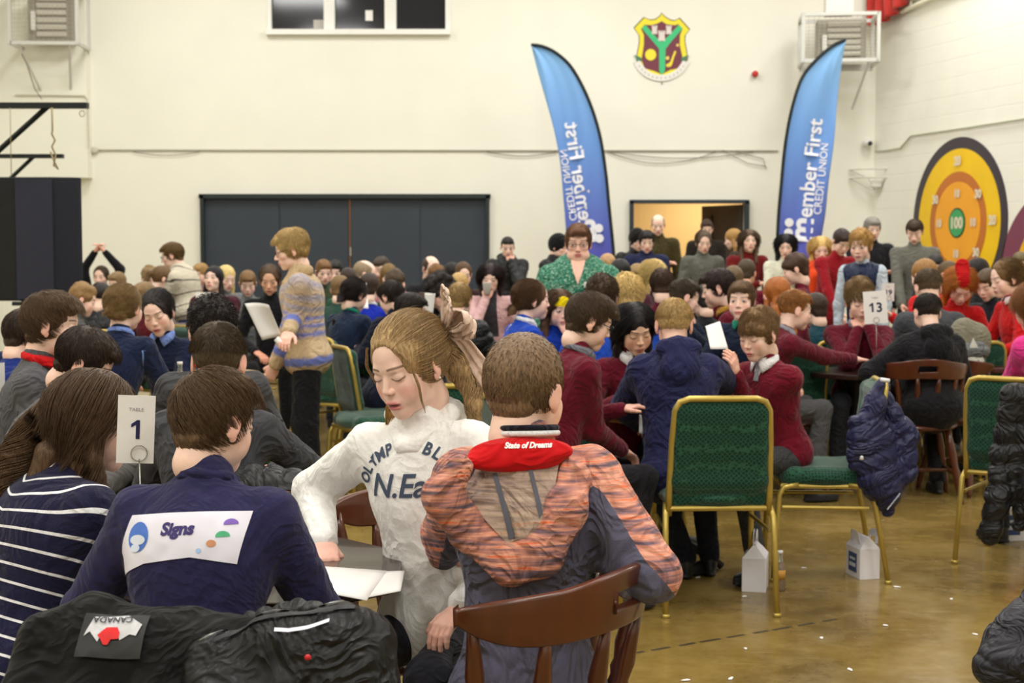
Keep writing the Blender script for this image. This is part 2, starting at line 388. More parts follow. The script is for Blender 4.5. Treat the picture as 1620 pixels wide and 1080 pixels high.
def hair_mesh(style, lod, seed=1):
    key = ('hair', style, lod, seed % 3)
    if key in _cache: return _cache[key]
    h = (.0032, .005, .0085)[lod]; r = np.random.RandomState(seed % 3+11)
    def Cr(t, dz=0, dy=0): return ell((0, -.012+dy, .032+dz), (.073+t, .092+t, .083+t))
    face = [ell((0, .116, -.028), (.066, .072, .095)), ell((0, .05, -.10), (.074, .085, .075)), ell((0, 0, -.165), (.2, .2, .085))]
    high = [ell((0, .104, -.012), (.064, .066, .106)), ell((0, .062, -.075), (.082, .068, .085)), ell((0, .05, -.10), (.074, .085, .075)), ell((0, 0, -.165), (.2, .2, .085))]
    ears = [ell((s*.084, -.006, -.016), (.020, .026, .038)) for s in (-1, 1)]
    nape = ell((0, -.052, -.025), (.056, .042, .058))
    k = .012; amp, fr = .004, 90; ridge = True; P = []; S = []
    if style == 'short':
        P = [Cr(.006), ell((0, .004, .070), (.066, .089, .050)), nape, ell((0, .070, .074), (.048, .024, .020))]; S = face+ears
    elif style == 'side':       # fuller on top, swept fringe
        P = [Cr(.005), ell((.004, .006, .074), (.070, .092, .053)), nape, ell((.010, .074, .068), (.050, .028, .024))]; S = [face[0]]+face[1:]+ears; amp = .005
    elif style == 'fade':
        P = [Cr(.0035), ell((0, .004, .068), (.067, .090, .052))]; S = face+ears+[ell((0, -.03, -.14), (.1, .1, .085))]; k = .006
    elif style == 'buzz':
        P = [Cr(.0075), ell((0, -.05, -.02), (.054, .042, .05))]; S = face+ears; amp = .0012; k = .01
    elif style in ('mop', 'curly', 'afro'):
        t = {'mop': -.008, 'curly': -.002, 'afro': .018}[style]
        P = [Cr(max(t, .006)), nape]; n = {'mop': 34, 'curly': 60, 'afro': 70}[style]; rr = {'mop': .025, 'curly': .016, 'afro': .022}[style]
        for i in range(n):
            u = r.rand()*2*PI; v = math.acos(1-r.rand()*1.15)
            P.append(ell((math.sin(v)*math.cos(u)*(.068+t), -.010+math.sin(v)*math.sin(u)*(.088+t), .034+math.cos(v)*(.080+t)), (rr*(.8+.4*r.rand()),)*3))
        if style != 'mop': S = [ell((0, .120, -.035), (.060, .074, .090))]+face[1:]+ears
        else:
            S = [ell((0, .122, -.040), (.062, .074, .078))]+face[1:]+ears
        amp, fr = .004, 120
    elif style == 'bob':
        P = [Cr(.012), ell((0, -.010, .072), (.076, .092, .058)), ell((0, -.055, -.01), (.070, .052, .055)), ell((0, .068, .072), (.056, .028, .028))]
        P += [ell((s*.066, -.012, .0), (.018, .040, .040)) for s in (-1, 1)]
        S = [face[0], ell((0, .06, -.12), (.074, .085, .08)), ell((0, 0, -.165), (.2, .2, .09)), ell((.084, .0, -.03), (.02, .03, .035)), ell((-.084, .0, -.03), (.02, .03, .035))]; amp = .005
    elif style in ('long', 'longwavy'):
        P = [Cr(.008), ell((0, -.07, -.08), (.064, .036, .11))]
        for s in (-1, 1):
            P += [cone((s*.062, .0, .03), (s*.074, -.012, -.10), .019, .022), cone((s*.074, -.012, -.10), (s*.072, .015, -.22), .022, .016),
                  cone((s*.04, -.08, -.1), (s*.05, -.085, -.24), .035, .026)]
        S = [ell((0, .120, -.055), (.057, .086, .115)), ell((0, .05, -.13), (.052, .085, .085))]; amp, fr = (.004, 60) if style == 'long' else (.010, 45)
    elif style == 'pony':
        P = [Cr(.009), ell((0, -.045, -.012), (.055, .045, .045)), cone((0, -.095, .040), (0, -.135, .020), .018, .026), cone((0, -.135, .020), (.0, -.150, -.12), .028, .024), cone((0, -.150, -.12), (0, -.135, -.20), .024, .008)]
        S = high+ears; amp = .003
    elif style == 'lowpony':
        P = [Cr(.008), ell((0, -.05, -.02), (.058, .045, .050)), cone((0, -.088, -.035), (0, -.115, -.07), .018, .024), cone((0, -.115, -.07), (.0, -.13, -.20), .028, .022), cone((0, -.13, -.20), (0, -.12, -.27), .022, .006)]
        S = high+ears; amp, fr = .006, 60
    elif style == 'bun':
        P = [Cr(.008), ell((0, -.05, -.02), (.058, .045, .050)), ell((.0, -.098, -.030), (.034, .026, .032)), ell((.03, -.07, -.04), (.03, .03, .03))]
        S = high+ears; amp, fr = .005, 80
    elif style == 'crop':       # balding crown, short back and sides
        P = [Cr(.004), ell((0, -.05, -.02), (.054, .042, .05))]; S = face+ears+[ell((0, .045, .10), (.062, .115, .045))]; amp = .001; k = .006
    elif style == 'beanie':
        P = [Cr(.020), ell((0, -.03, .0), (.080, .085, .075)), ell((0, -.012, .09), (.06, .075, .05))]; S = [ell((0, .125, -.045), (.066, .08, .095)), face[2]]; amp = .002; fr = 40
    V, F = blob(P, h, k, S, .005)
    n = normals(V, F); q = V*np.array((1, 1, .35)) if style not in ('curly', 'afro', 'mop') else V
    V = V+n*(wob(q, fr*1.6, 5, ridge)*amp)[:, None]
    _cache[key] = (V, F); return _cache[key]

HANDP = {'relaxed': [(20, 28, 18)]*4, 'flat': [(4, 8, 5)]*4, 'fist': [(75, 90, 55)]*4,
         'point': [(22, 12, 6), (60, 85, 50), (70, 88, 50), (72, 88, 50)], 'grip': [(45, 55, 30)]*4}
def hand_mesh(pose, side, lod):
    key = ('hand', pose, side, lod)
    if key in _cache: return _cache[key]
    h = (.0024, .0038, .0065)[lod]
    P = [ell((0, 0, .048), (.039, .0145, .050)), cone((0, 0, -.035), (0, 0, .022), .0255, .029, (np.array((0, 1., 0)), .72))]; K = [.012, .014]
    for i, (x, L) in enumerate(((.029, .066), (.0100, .074), (-.0090, .068), (-.0270, .054))):
        a = 0; p = np.array((x*.93, 0, .084)); fan = x*1.6
        P.append(cone((x*.6, 0, .045), p, .010, .0098)); K.append(.006)
        for j, (f, dg) in enumerate(zip((.46, .30, .24), HANDP[pose][i])):
            a += math.radians(dg); d = np.array((math.sin(fan)*math.cos(a), math.sin(a), math.cos(a)))
            q = p+nrm(d)*L*f; P.append(cone(p, q, .0092-.0009*j, .0085-.0010*j)); K.append(.0025); p = q
    if pose in ('fist', 'grip', 'point'):
        T = [((.026, .006, .020), (.043, .020, .048)), ((.043, .020, .048), (.030, .036, .066)), ((.030, .036, .066), (.014, .044, .076))]
    else:
        T = [((.024, .004, .018), (.048, .012, .045)), ((.048, .012, .045), (.058, .018, .070)), ((.058, .018, .070), (.060, .024, .090))]
    for j, (a_, b_) in enumerate(T): P.append(cone(a_, b_, .0135-.002*j, .0112-.0018*j)); K.append(.005)
    V, F = blob(P, h, K)
    if side < 0: V = V*np.array((-1, 1, 1)); F = F[:, ::-1]
    _cache[key] = (V, F); return _cache[key]

def hair_strands(V, n, flow, count, length, rad, seed=3, npts=8, curl=.0, cfreq=60, push=.35, jit=.25, mask=None, lift=.0, zface=.045):
    """thin tapered three-sided strands growing from a hair cap"""
    r = np.random.RandomState(seed)
    ids = np.arange(len(V)) if mask is None else np.nonzero(mask)[0]
    ids = r.choice(ids, count); p = V[ids]+r.normal(size=(count, 3))*.0012-n[ids]*rad*2
    L = length(p) if callable(length) else np.full(count, length); L = L*(.75+.5*r.rand(count))
    d = flow(p, n[ids]); d = d+n[ids]*push+r.normal(size=(count, 3))*jit*.4
    d /= np.linalg.norm(d, axis=1, keepdims=True)
    pts = [p]; ph = r.rand(count)*6.28; step = (L/(npts-1))[:, None]
    cen = np.array((0, -.012, .025)); rr = np.array((.074, .093, .084))
    for i in range(npts-1):
        f = flow(p, nrm_rows((p-cen)/rr**2))
        d = d*.62+f*.38; 
        if curl:
            a = ph+cfreq*.01*i*6.28/npts*8; pr = np.cross(d, (0.3, 0.2, 1)); pr = nrm_rows(pr); pr2 = np.cross(d, pr)
            d = d+curl*(pr*np.cos(a)[:, None]+pr2*np.sin(a)[:, None])
        d = nrm_rows(d); p = p+d*step
        e = np.sqrt((((p-cen)/(rr+.004+lift))**2).sum(1)); m = e < 1
        if m.any(): p[m] = cen+(p[m]-cen)/e[m][:, None]
        pts.append(p)
    P = np.stack(pts, 1)
    bad = ((P[:, :, 1] > .045) & (P[:, :, 2] < zface) & (np.abs(P[:, :, 0]) < .066)).any(1)
    return tubes(P[~bad], rad)
def nrm_rows(v): return v/(np.linalg.norm(v, axis=-1, keepdims=True)+1e-9)
def tubes(pts, rad, taper=.25):
    """pts (n, m, 3) -> triangular tubes"""
    n, m, _ = pts.shape
    t = np.gradient(pts, axis=1); t = nrm_rows(t); ref = np.array((.31, .52, .79))
    b = nrm_rows(np.cross(t, ref)); u = np.cross(b, t)
    ra = rad*(1-(1-taper)*(np.arange(m)/(m-1))**2)[None, :, None]
    ring = [pts+ra*(b*math.cos(a)+u*math.sin(a)) for a in (0, 2.094, 4.189)]
    V = np.stack(ring, 2).reshape(-1, 3)
    i = np.arange(n)[:, None, None]*m*3+np.arange(m-1)[None, :, None]*3
    F = []
    for k in range(3):
        k2 = (k+1) % 3
        F.append(np.stack([i[..., 0]+k, i[..., 0]+k2, i[..., 0]+3+k2, i[..., 0]+3+k], -1).reshape(-1, 4))
    return V, np.concatenate(F)
def bundle(path, radius, count, rad, seed=1, wave=.0, wf=3.0, m=14):
    """strands running along a guide path (list of points); radius per point"""
    r = np.random.RandomState(seed); path = np.array(path, float); k = len(path)
    s = np.linspace(0, k-1, m); i0 = np.minimum(s.astype(int), k-2); f = (s-i0)[:, None]
    def cr(a):
        p0 = a[np.maximum(i0-1, 0)]; p1 = a[i0]; p2 = a[i0+1]; p3 = a[np.minimum(i0+2, k-1)]
        return .5*(2*p1+(p2-p0)*f+(2*p0-5*p1+4*p2-p3)*f*f+(3*p1-p0-3*p2+p3)*f**3)
    c = cr(path); R = cr(np.array(radius, float)[:, None])
    t = nrm_rows(np.gradient(c, axis=0)); b = nrm_rows(np.cross(t, (.2, .9, .3))); u = np.cross(b, t)
    an = r.rand(count)*2*PI; q = np.sqrt(r.rand(count)); ph = r.rand(count)*1.5
    P = []
    for i in range(m):
        a = an+wave*8*math.sin(i*.5); o = q*R[i]
        wv = wave*np.sin(ph+wf*i/m*6.28)
        P.append(c[i]+(b[i]*(np.cos(a)*o+wv*.02)[:, None]+u[i]*(np.sin(a)*o+wv*.016)[:, None]))
    P = np.stack(P, 1)
    ln = (.82+.18*r.rand(count))[:, None, None]; P[:, m//2:] = P[:, m//2:m//2+1]+(P[:, m//2:]-P[:, m//2:m//2+1])*ln
    return tubes(P, rad)

def _fl(crown, bias, grav=0.0):
    crown = np.array(crown); bias = np.array(bias, float)
    def f(p, n):
        v = nrm_rows(p-crown)+bias+np.array((0, 0, -grav)); v = v-n*(v*n).sum(1, keepdims=True)
        return nrm_rows(v)
    return f
def _to(target):
    target = np.array(target)
    def f(p, n):
        v = nrm_rows(target-p); v = v-n*(v*n).sum(1, keepdims=True)*.9; return nrm_rows(v)
    return f
def _part(p, n):
    v = np.stack([np.sign(p[:, 0])*.5+p[:, 0]*4, -.25+0*p[:, 0], -1.1+0*p[:, 0]], 1); v = v-n*(v*n).sum(1, keepdims=True)*.8
    return nrm_rows(v)
FLOW = {'short': (_fl((.01, -.05, .11), (0, .35, 0), .15), .026, 0, -.2), 'side': (_fl((-.03, -.05, .11), (.35, .45, 0), .1), .038, .05, -.2),
        'fade': (_fl((.0, -.05, .11), (0, .5, .35), 0), .024, 0, .02), 'buzz': (_fl((.012, -.055, .10), (0, .1, 0), .1), .008, 0, -.2),
        'mop': (_fl((0, -.04, .12), (0, .25, 0), .2), .028, .6, -.2), 'curly': (_fl((0, -.04, .12), (0, .1, 0), .1), .030, .9, -.2),
        'afro': (_fl((0, -.04, .12), (0, .1, 0), .1), .030, .9, -.2), 'bob': (_fl((0, -.03, .12), (0, .1, 0), .3), .038, .06, -.2),
        'long': (_part, .11, .03, -.02), 'longwavy': (_part, .11, .12, -.02), 'pony': (_to((0, -.13, .035)), .075, 0, -.06),
        'lowpony': (_to((0, -.12, -.045)), .075, 0, -.06), 'bun': (_to((0, -.12, -.02)), .075, 0, -.06)}
# ------------------------------------------------------------ flat pieces laid on a curved garment
def lay(name, polys, bvh, org, ax, ay, off, m, parent, inv, maxe=.014, far=.22):
    """2-D polygons (in the ax/ay plane round org) dropped along ax x ay onto the surface"""
    import bmesh
    bm = bmesh.new(); ax = np.array(ax); ay = np.array(ay); az = np.cross(ax, ay); org = np.array(org)
    for V, F in polys:
        vs = [bm.verts.new((x, y, 0)) for x, y in V]
        for f in F:
            try: bm.faces.new([vs[i] for i in f])
            except ValueError: pass
    bmesh.ops.triangulate(bm, faces=bm.faces[:])
    for _ in range(5):
        es = [e for e in bm.edges if e.calc_length() > maxe]
        if not es: break
        bmesh.ops.subdivide_edges(bm, edges=es, cuts=1); bmesh.ops.triangulate(bm, faces=bm.faces[:])
    V = []; last = 0
    for v in bm.verts:
        p = org+ax*v.co.x+ay*v.co.y
        h = bvh.ray_cast(Vector(p+az*far), Vector(-az), .8)
        if h[0] is None: h = bvh.find_nearest(Vector(p))
        V.append(np.array(h[0])+az*off)
    bm.verts.index_update()
    F = [[v.index for v in f.verts] for f in bm.faces]; bm.free()
    # keep outward winding
    o = mesh_obj(name, V, F, m, parent, True)
    return o
def decal(info, name, poly, m, front=1, off=.003, shift=(0, 0), maxe=.014):
    n = len(poly)
    return lay(name, [(poly, [tuple(range(n))])], bvh_of(info), info['Nb']-info['rt']*shift[0]*front+info['up']*shift[1], -info['rt']*front, info['up'], off, m, info['root'], None, maxe)
def bvh_of(info):
    if 'bvh' not in info: Ft = info['F'][(info['tg'][info['F']] < 7).all(1)]; info['bvh'] = BVHTree.FromPolygons([tuple(v) for v in info['V'].tolist()], Ft.tolist())
    return info['bvh']
def text_polys(txt, size=.05, bold=0.0, shear=0., sx=1.0, align='CENTER', spacing=1.0, res=4):
    cu = bpy.data.curves.new('t', 'FONT'); cu.body = txt; cu.size = size; cu.align_x = align; cu.offset = bold; cu.shear = shear
    cu.space_character = spacing; cu.resolution_u = res; cu.fill_mode = 'FRONT' if hasattr(cu, 'fill_mode') else None
    o = bpy.data.objects.new('t', cu); C.objects.link(o)
    dg = bpy.context.evaluated_depsgraph_get(); dg.update()
    me = bpy.data.meshes.new_from_object(o.evaluated_get(dg))
    V = [(v.co.x*sx, v.co.y) for v in me.vertices]; F = [tuple(p.vertices) for p in me.polygons]
    bpy.data.objects.remove(o); bpy.data.curves.remove(cu); bpy.data.meshes.remove(me)
    return V, F
# ------------------------------------------------------------ a person
def ik(S, T, a, b, pole):
    d = T-S; L = np.linalg.norm(d); u = d/(L+1e-9); L = min(L, (a+b)*.995); T = S+u*L
    x = (a*a-b*b+L*L)/(2*L); hh = math.sqrt(max(a*a-x*x, 0))
    p = np.array(pole, float); p = p-u*(p@u); p = nrm(p)
    return S+u*x+p*hh, T
def basis(yaw, pitch=0, roll=0):
    return rotz(math.radians(yaw)) @ rotx(math.radians(pitch)) @ roty(math.radians(roll))

def person(label, hc, yaw, lod=2, sit=True, H=1.5, kind='boy', skin='fair', head=(0, -15, 0), lean=8, side=0, twist=0,
           arms=('table', 'table'), hands=('relaxed', 'relaxed'), hair=('short', (80, 60, 42)), top=('knit', (60, 60, 62)),
           trousers=(40, 42, 48), shoes=True, collar=None, vneck=None, eyes='down', mouth=0., brow=None, girth=1.0, hood=False,
           glasses=False, legs=None, hs=None, poles=(None, None), group=None, topname='jumper', seatz=.46, cropz=None,
           puff=0, hem=None, rollneck=False, tie=None, name='person', feet=None, hairpart='hair', headband=None, strands=1, legyaw=0, spread=.10, neck=1.0, legw=1.08):
    """builds the figure so that the middle of its head is at hc (world)"""
    hs = hs or (.96 if H < 1.56 else 1.0)
    q = H/1.7; hc = np.array(hc, float); hz = hc[2]
    fwd = math.tan(math.radians(lean)); sd = math.tan(math.radians(side))
    hp = (seatz+.085*q) if sit else .52*H
    Rh = basis(head[0], head[1], head[2])
    nv = nrm(np.array((sd*.6, .32+.5*fwd, 1.0)))*.138*hs*neck
    Nz = hz-nv[2]
    P0 = np.array((0, 0, hp)); Nb = np.array((sd*(Nz-hp), fwd*(Nz-hp), Nz)); Hc = Nb+nv
    root_xy = hc[:2]-(rotz(math.radians(yaw)) @ Hc)[:2]
    root = np.array((root_xy[0], root_xy[1], 0))
    up = nrm(Nb-P0); ty = math.radians(twist)
    rt = np.array((math.cos(ty), math.sin(ty), 0)); rt = nrm(rt-up*(rt@up)); fw = np.cross(up, rt)
    sw = (.160 if H > 1.6 else .146)*q*1.04*girth**.35
    SH = [Nb+rt*s*sw-up*.078*q+fw*.008 for s in (-1, 1)]
    ua, fa = .178*H, .148*H
    Ryaw = rotz(math.radians(yaw))
    toloc = lambda p: Ryaw.T @ (np.array(p, float)-root)
    E = [None]*2; Wr = [None]*2; HD = [None]*2
    for i, s in enumerate((-1, 1)):
        a = arms[i]; pole = (s*.6, -.35, -.8); hd = None
        if isinstance(a, str):
            T = {'table': Nb+rt*s*.13+fw*.30*q+np.array((0, 0, .80*q+.02-Nb[2] if sit else -.45)),
                 'lap': np.array((s*.10, .26*q, hp+.13)), 'down': SH[i]+np.array((s*.05, .03, -(ua+fa)*.985)),
                 'chin': Hc+Rh @ np.array((s*.035, .10, -.155)), 'mouth': Hc+Rh @ np.array((s*.03, .115, -.135)),
                 'up': Hc+np.array((s*.05, .02, .27)), 'fold': Nb+rt*s*-.06+fw*.24-up*.28, 'write': Nb+rt*s*.06+fw*.34*q+np.array((0, 0, .80*q+.02-Nb[2]))}[a]
            if a in ('chin', 'mouth'): pole = (s*.5, .3, -.9)
            if a == 'up': pole = (s*1., -.2, .1)
            if a == 'fold': pole = (s*1., -.2, -.6)
            if a == 'table' and sit: T[2] = max(T[2], .80)
        else: T = toloc(a[:3]) if len(a) == 3 else Nb+rt*a[0]+fw*a[1]+up*a[2]
        if poles[i] is not None: pole = poles[i]
        E[i], Wr[i] = ik(SH[i], np.array(T, float), ua, fa, pole)
        HD[i] = nrm(Wr[i]-E[i])
    hipw = .078*q*girth
    HIP = [P0+np.array((s*hipw, 0, 0)) for s in (-1, 1)]; tl, sl = .245*H, .246*H
    KN = []; AN = []
    Lr = rotz(math.radians(legyaw))
    for i, s in enumerate((-1, 1)):
        if feet is not None and feet[i] is not None:
            k_, a_ = ik(HIP[i], toloc(feet[i])+np.array((0, 0, .075)), tl, sl, (s*.15, 1, .25)); KN.append(k_); AN.append(a_)
        elif sit:
            dz = seatz+.055-hp+.03; kx = HIP[i]+Lr @ np.array((s*spread*.6, math.sqrt(max(tl**2-dz**2, .01)), 0))+np.array((0, 0, dz*.6))
            KN.append(kx); AN.append(np.array((kx[0]+s*.01, kx[1]-.03-rnd.random()*.08, .075)))
        else:
            KN.append(HIP[i]+np.array((s*.015, .02, -tl))); AN.append(np.array((HIP[i][0]+s*.03, HIP[i][1]-.01, .075)))
    ank = [a.copy() for a in AN]
    rootO = thing(name, label, 'person', root, math.radians(yaw), group)
    vb = (.009, .013, .017)[lod]; vc = (.0065, .010, .0155)[lod]
    ch = lambda t: P0+(Nb-P0)*t
    Rt = np.array([rt, fw, up]).T
    g = girth
    # body under the clothes: one smooth surface, then head and hands joined into the same mesh
    B = [ell(P0+up*.02, (.125*q*g, .085*q*g, .10*q), Rt), cone(ch(.15), ch(.72), .085*q*g, .100*q*g, (fw, .78)), ell(ch(.70), (.128*q*g, .085*q*g, .14*q), Rt),
         cone(SH[0], SH[1], .040*q, .040*q), cone(Nb-up*.05, Hc+Rh @ np.array((0, -.028, -.06))*hs, .047*q*g**.4, .044*hs*g**.3)]
    K = [.03, .03, .03, .03, .02]
    for i in (0, 1):
        B += [cone(SH[i], E[i], .040*q, .033*q), cone(E[i], Wr[i], .033*q, .0235*q)]
        B += [cone(HIP[i], KN[i], .068*q*g, .045*q), cone(KN[i], AN[i], .044*q, .030*q), cone(AN[i]+(0, -.02, -.02), AN[i]+(0, .13*q, -.045), .028, .022)]
        K += [.02]*5
    Vb, Fb = blob(B, vb, K)
    sk = np.array(lin(SKIN[skin])); red = sk*np.array((1., .72, .68))
    parts = [(Vb, Fb)]; cols = [np.tile(sk, (len(Vb), 1))]
    Vh, Fh, chd = head_mesh(kind, lod, eyes, mouth, skin, tuple(brow or tuple(int(c*.75) for c in hair[1])))
    Vh = (Vh*hs) @ Rh.T+Hc; parts.append((Vh, Fh)); cols.append(chd)
    for i, s in enumerate((-1, 1)):
        V, F = hand_mesh(hands[i], -s, lod); z = HD[i]
        hint = np.array((0, 0, -1.)) if abs(z[2]) < .8 else np.array((-s*1., .2, 0))
        if isinstance(arms[i], str) and arms[i] in ('chin', 'mouth'): hint = np.array((0, -1., 0))
        y = nrm(hint-z*(hint@z)); x = np.cross(y, z)
        x = x*1.0
        R = np.array([x*1.0, y, z]).T
        V = (V*(.86 if H < 1.56 else 1.0)*q**.3) @ R.T+Wr[i]
        parts.append((V, F)); cols.append(np.tile(sk*.35+red*.65, (len(V), 1)))
    V, F = join(*parts)
    body = mesh_obj('body', V, F, skin_mat(), rootO); set_col(body, np.concatenate(cols))
    # hair
    if hair[0]:
        V, F = hair_mesh(hair[0], lod, rnd.randrange(3))
        mh = hair_mat(hair[1]) if hair[0] != 'beanie' else cloth(hair[1])
        if lod < 2 and hair[0] in FLOW and strands:
            fl, ln, cu, zmin = FLOW[hair[0]]; nn = normals(V, F)
            cnt, rad = ((6500, .00075), (2200, .0015))[lod]; cnt = int(cnt*strands); msk = V[:, 2] > zmin
            if hair[0] in ('fade',): msk = msk & (V[:, 2] > .03)
            Vs, Fs = hair_strands(V, nn, fl, cnt, ln, rad, seed=rnd.randrange(99), curl=cu, npts=8 if lod == 0 else 6, mask=msk, zface=(.012 if hair[0] == 'mop' else .070 if hair[0] in ('pony', 'bun', 'lowpony') else .045), lift=.006 if hair[0] != 'buzz' else .003)
            V, F = join((V, F), (Vs, Fs))
        ho = mesh_obj(hairpart if hair[0] != 'beanie' else 'hood', (V*hs) @ Rh.T+Hc, F, mh, rootO)
    # trousers
    t = .014
    Pt = [ell(P0+up*.01, (.138*q*g, .100*q*g, .10*q), Rt)]; K = [.03]
    for i in (0, 1):
        Pt += [cone(HIP[i], KN[i], .078*q*g, .058*q*legw), cone(KN[i], AN[i]+(0, 0, .02), .057*q*legw, .050*q*legw)]; K += [.025, .02]
    V, F = blob(Pt, vc, K); n = normals(V, F); V = V+n*(wob(V, 26, 3, True)*.005)[:, None]
    mesh_obj('trousers', V, F, cloth(trousers, 'cotton') if trousers != 'denim' else mat('denim', (84, 104, 142), .85, noise=.25, nscale=25, bump=.3, bscale=200), rootO)
    # shoes
    if shoes:
        for i, s in enumerate((-1, 1)):
            A = AN[i]; V, F = blob([ell(A+(0, .055*q, -.040), (.040*q, .115*q, .030)), ell(A+(0, -.01, -.015), (.036*q, .045*q, .05)), ell(A+(0, .05*q, -.060), (.043*q, .122*q, .014))], vc*.75, .012)
            V[:, 2] = np.maximum(V[:, 2], .001)
            mesh_obj('shoe', V, F, mat('shoe_black', (26, 26, 30), .45, noise=.1), rootO)
    # top
    kind_t, tcol = top[0], top[1]
    pf = {'knit': .012, 'cotton': .012, 'puffer': .040, 'hoodie': .020, 'jacket': .024}[kind_t]+puff
    hemz = hem if hem is not None else -.06
    T = [ell(P0+up*(.05+hemz*.3), (.160*q*g+pf, .116*q*g+pf, .13*q), Rt), cone(ch(.05), ch(.70), .118*q*g+pf, .118*q*g+pf, (fw, .78)),
         ell(ch(.70), (.140*q*g+pf, .095*q*g+pf, .155*q), Rt), cone(SH[0]-up*.02, SH[1]-up*.02, .048*q+pf*.5, .048*q+pf*.5), cone(Nb-up*.06, Nb+nv*.04, .064*q*g**.3+pf*.4, .054*q*g**.3+pf*.4)]
    K = [.05, .05, .05, .05, .03]
    for i in (0, 1): T += [cone(Nb-up*.045*q, SH[i]+up*.004, .040*q+pf*.3, .036*q+pf*.4)]; K += [.03]
    for i in (0, 1):
        cut = Wr[i]-HD[i]*.012
        T += [cone(SH[i], E[i], .050*q+pf*.7, .041*q+pf*.8), cone(E[i], cut, .042*q+pf*.8, .030*q+pf*.55)]; K += [.03, .02]
    if hood:
        bk = -fw
        T += [ell(Nb+bk*(.075*q+pf)+up*.0, (.115*q, .050, .055), Rt), ell(Nb+bk*(.105*q+pf)-up*.085, (.100*q, .040, .075), Rt),
              cone(Nb-rt*.085+bk*.01-up*.01, Nb-rt*.02+fw*.07-up*.06, .028, .022), cone(Nb+rt*.085+bk*.01-up*.01, Nb+rt*.02+fw*.07-up*.06, .028, .022)]; K += [.025]*4
    if rollneck: T += [cone(Nb-up*.02, Nb+nv*.32, .062*q, .058*q)]; K += [.02]
    V, F = blob(T, vc, K)
    tg = nearest(T, V); n = normals(V, F)
    al = np.zeros(len(V))
    for ti, p in enumerate(T):
        m = tg == ti
        h_ = np.maximum(-(V[m]-Nb)@up, 0); tor = h_+.55*np.abs((V[m]-Nb)@rt)*np.exp(-h_/.09)
        if p[0] == 'c' and 7 <= ti <= 10:
            d = p[2]-p[1]; L = np.linalg.norm(d); pr = (V[m]-p[1])@d/L
            w_ = np.clip(pr/.09, 0, 1) if ti in (7, 9) else 1.0; al[m] = (1-w_)*tor+w_*(pr+.11+(ua if ti in (8, 10) else 0))
        else: al[m] = tor
    if kind_t == 'puffer':
        V = V+n*((np.abs(np.sin(al*PI/.070))**.5-.8)*.011)[:, None]+n*(wob(V, 40, 9, True)*.004)[:, None]
    else:
        sd_ = int(hz*1000) % 17; A_ = {'knit': .0045, 'cotton': .006, 'hoodie': .0055, 'jacket': .007}[kind_t]
        V = V+n*(wob(V*np.array((1, 1, .7)), 42, sd_, True)*A_+wob(V*np.array((1., 1., .8)), 85, sd_+3, True, 5)*A_*.45)[:, None]
    tm = top[2] if len(top) > 2 else cloth(tcol, {'knit': 'knit', 'cotton': 'cotton', 'puffer': 'puffer', 'hoodie': 'knit', 'jacket': 'cotton'}[kind_t])
    to = mesh_obj(topname, V, F, tm, rootO)
    info = dict(root=rootO, R=Ryaw, o=root, Nb=Nb, Hc=Hc, Rh=Rh, rt=rt, fw=fw, up=up, SH=SH, E=E, W=Wr, HD=HD, P0=P0, KN=KN, AN=AN, hs=hs, q=q, top=to, V=V, F=F, T=T, tg=tg, al=al, n=n, body=body, g=g,
                toworld=lambda p: Ryaw @ np.array(p, float)+root)
    if vneck:
        decal(info, 'shirt_front', [(-.036, .03), (.036, .03), (.020, -.025), (0, -.068-.0*q), (-.020, -.025)], cloth(vneck, 'cotton'), 1, .004, (0, 0), .008)
    if collar:
        c = MB(); rr = .056*q*g**.3
        for s in (-1, 1):
            U = []; n_ = 14
            for j in range(n_+1):
                f_ = j/n_; a = -PI/2+PI*.97*f_
                cx = math.cos(a)*rr*s; cy = math.sin(a)*rr*1.08+.006
                o_ = Nb+nv*.05+rt*cx+fw*cy
                out = nrm(rt*s*math.cos(a)+fw*math.sin(a)*(1 if f_ > .5 else 1))
                top_ = o_+up*(.019-.008*f_**2)
                bot = o_-up*(.004+.034*f_**2)+out*(.006+.014*f_)+rt*s*(.026*f_**5)
                U.append((top_-out*.002, top_*.6+bot*.4+out*.006, bot))
            V = [p for u in U for p in u]
            for k in (0, 1): c.add(V, [(3*j+k, 3*j+1+k, 3*j+4+k, 3*j+3+k)[::s] for j in range(n_)]) if k == 0 else c.F.extend([tuple(i+len(c.V)-len(V) for i in (3*j+k, 3*j+1+k, 3*j+4+k, 3*j+3+k)[::s]) for j in range(n_)])
        co = c.build('shirt_collar', cloth(collar, 'cotton'), rootO, True)
        m = co.modifiers.new('s', 'SOLIDIFY'); m.thickness = .003; m.offset = 0
    if tie:
        decal(info, 'tie', [(-.014, .016), (.014, .016), (.009, -.012), (.016, -.064), (-.016, -.064), (-.009, -.012)], cloth(tie, 'cotton'), 1, .009, (0, 0), .006)
    if glasses:
        gb = MB()
        hcx = lambda p: Rh @ (np.array(p)*hs)+Hc
        for s in (-1, 1):
            ring = [hcx((s*.033+.021*math.cos(a), .0965-.012*abs(math.cos(a)*s+1)/2*0, .001+.014*math.sin(a))) for a in np.linspace(0, 2*PI, 17)]
            gb.tube(ring, .0018 if lod < 2 else .003, 6, False)
            gb.tube([hcx((s*.054, .094, .004)), hcx((s*.074, .05, .006)), hcx((s*.079, -.005, .006))], .0018 if lod < 2 else .003, 6)
        gb.tube([hcx((-.012, .0985, .003)), hcx((.012, .0985, .003))], .0018, 6)
        gb.build('glasses', mat('glasses_black', (25, 24, 28), .3), rootO)
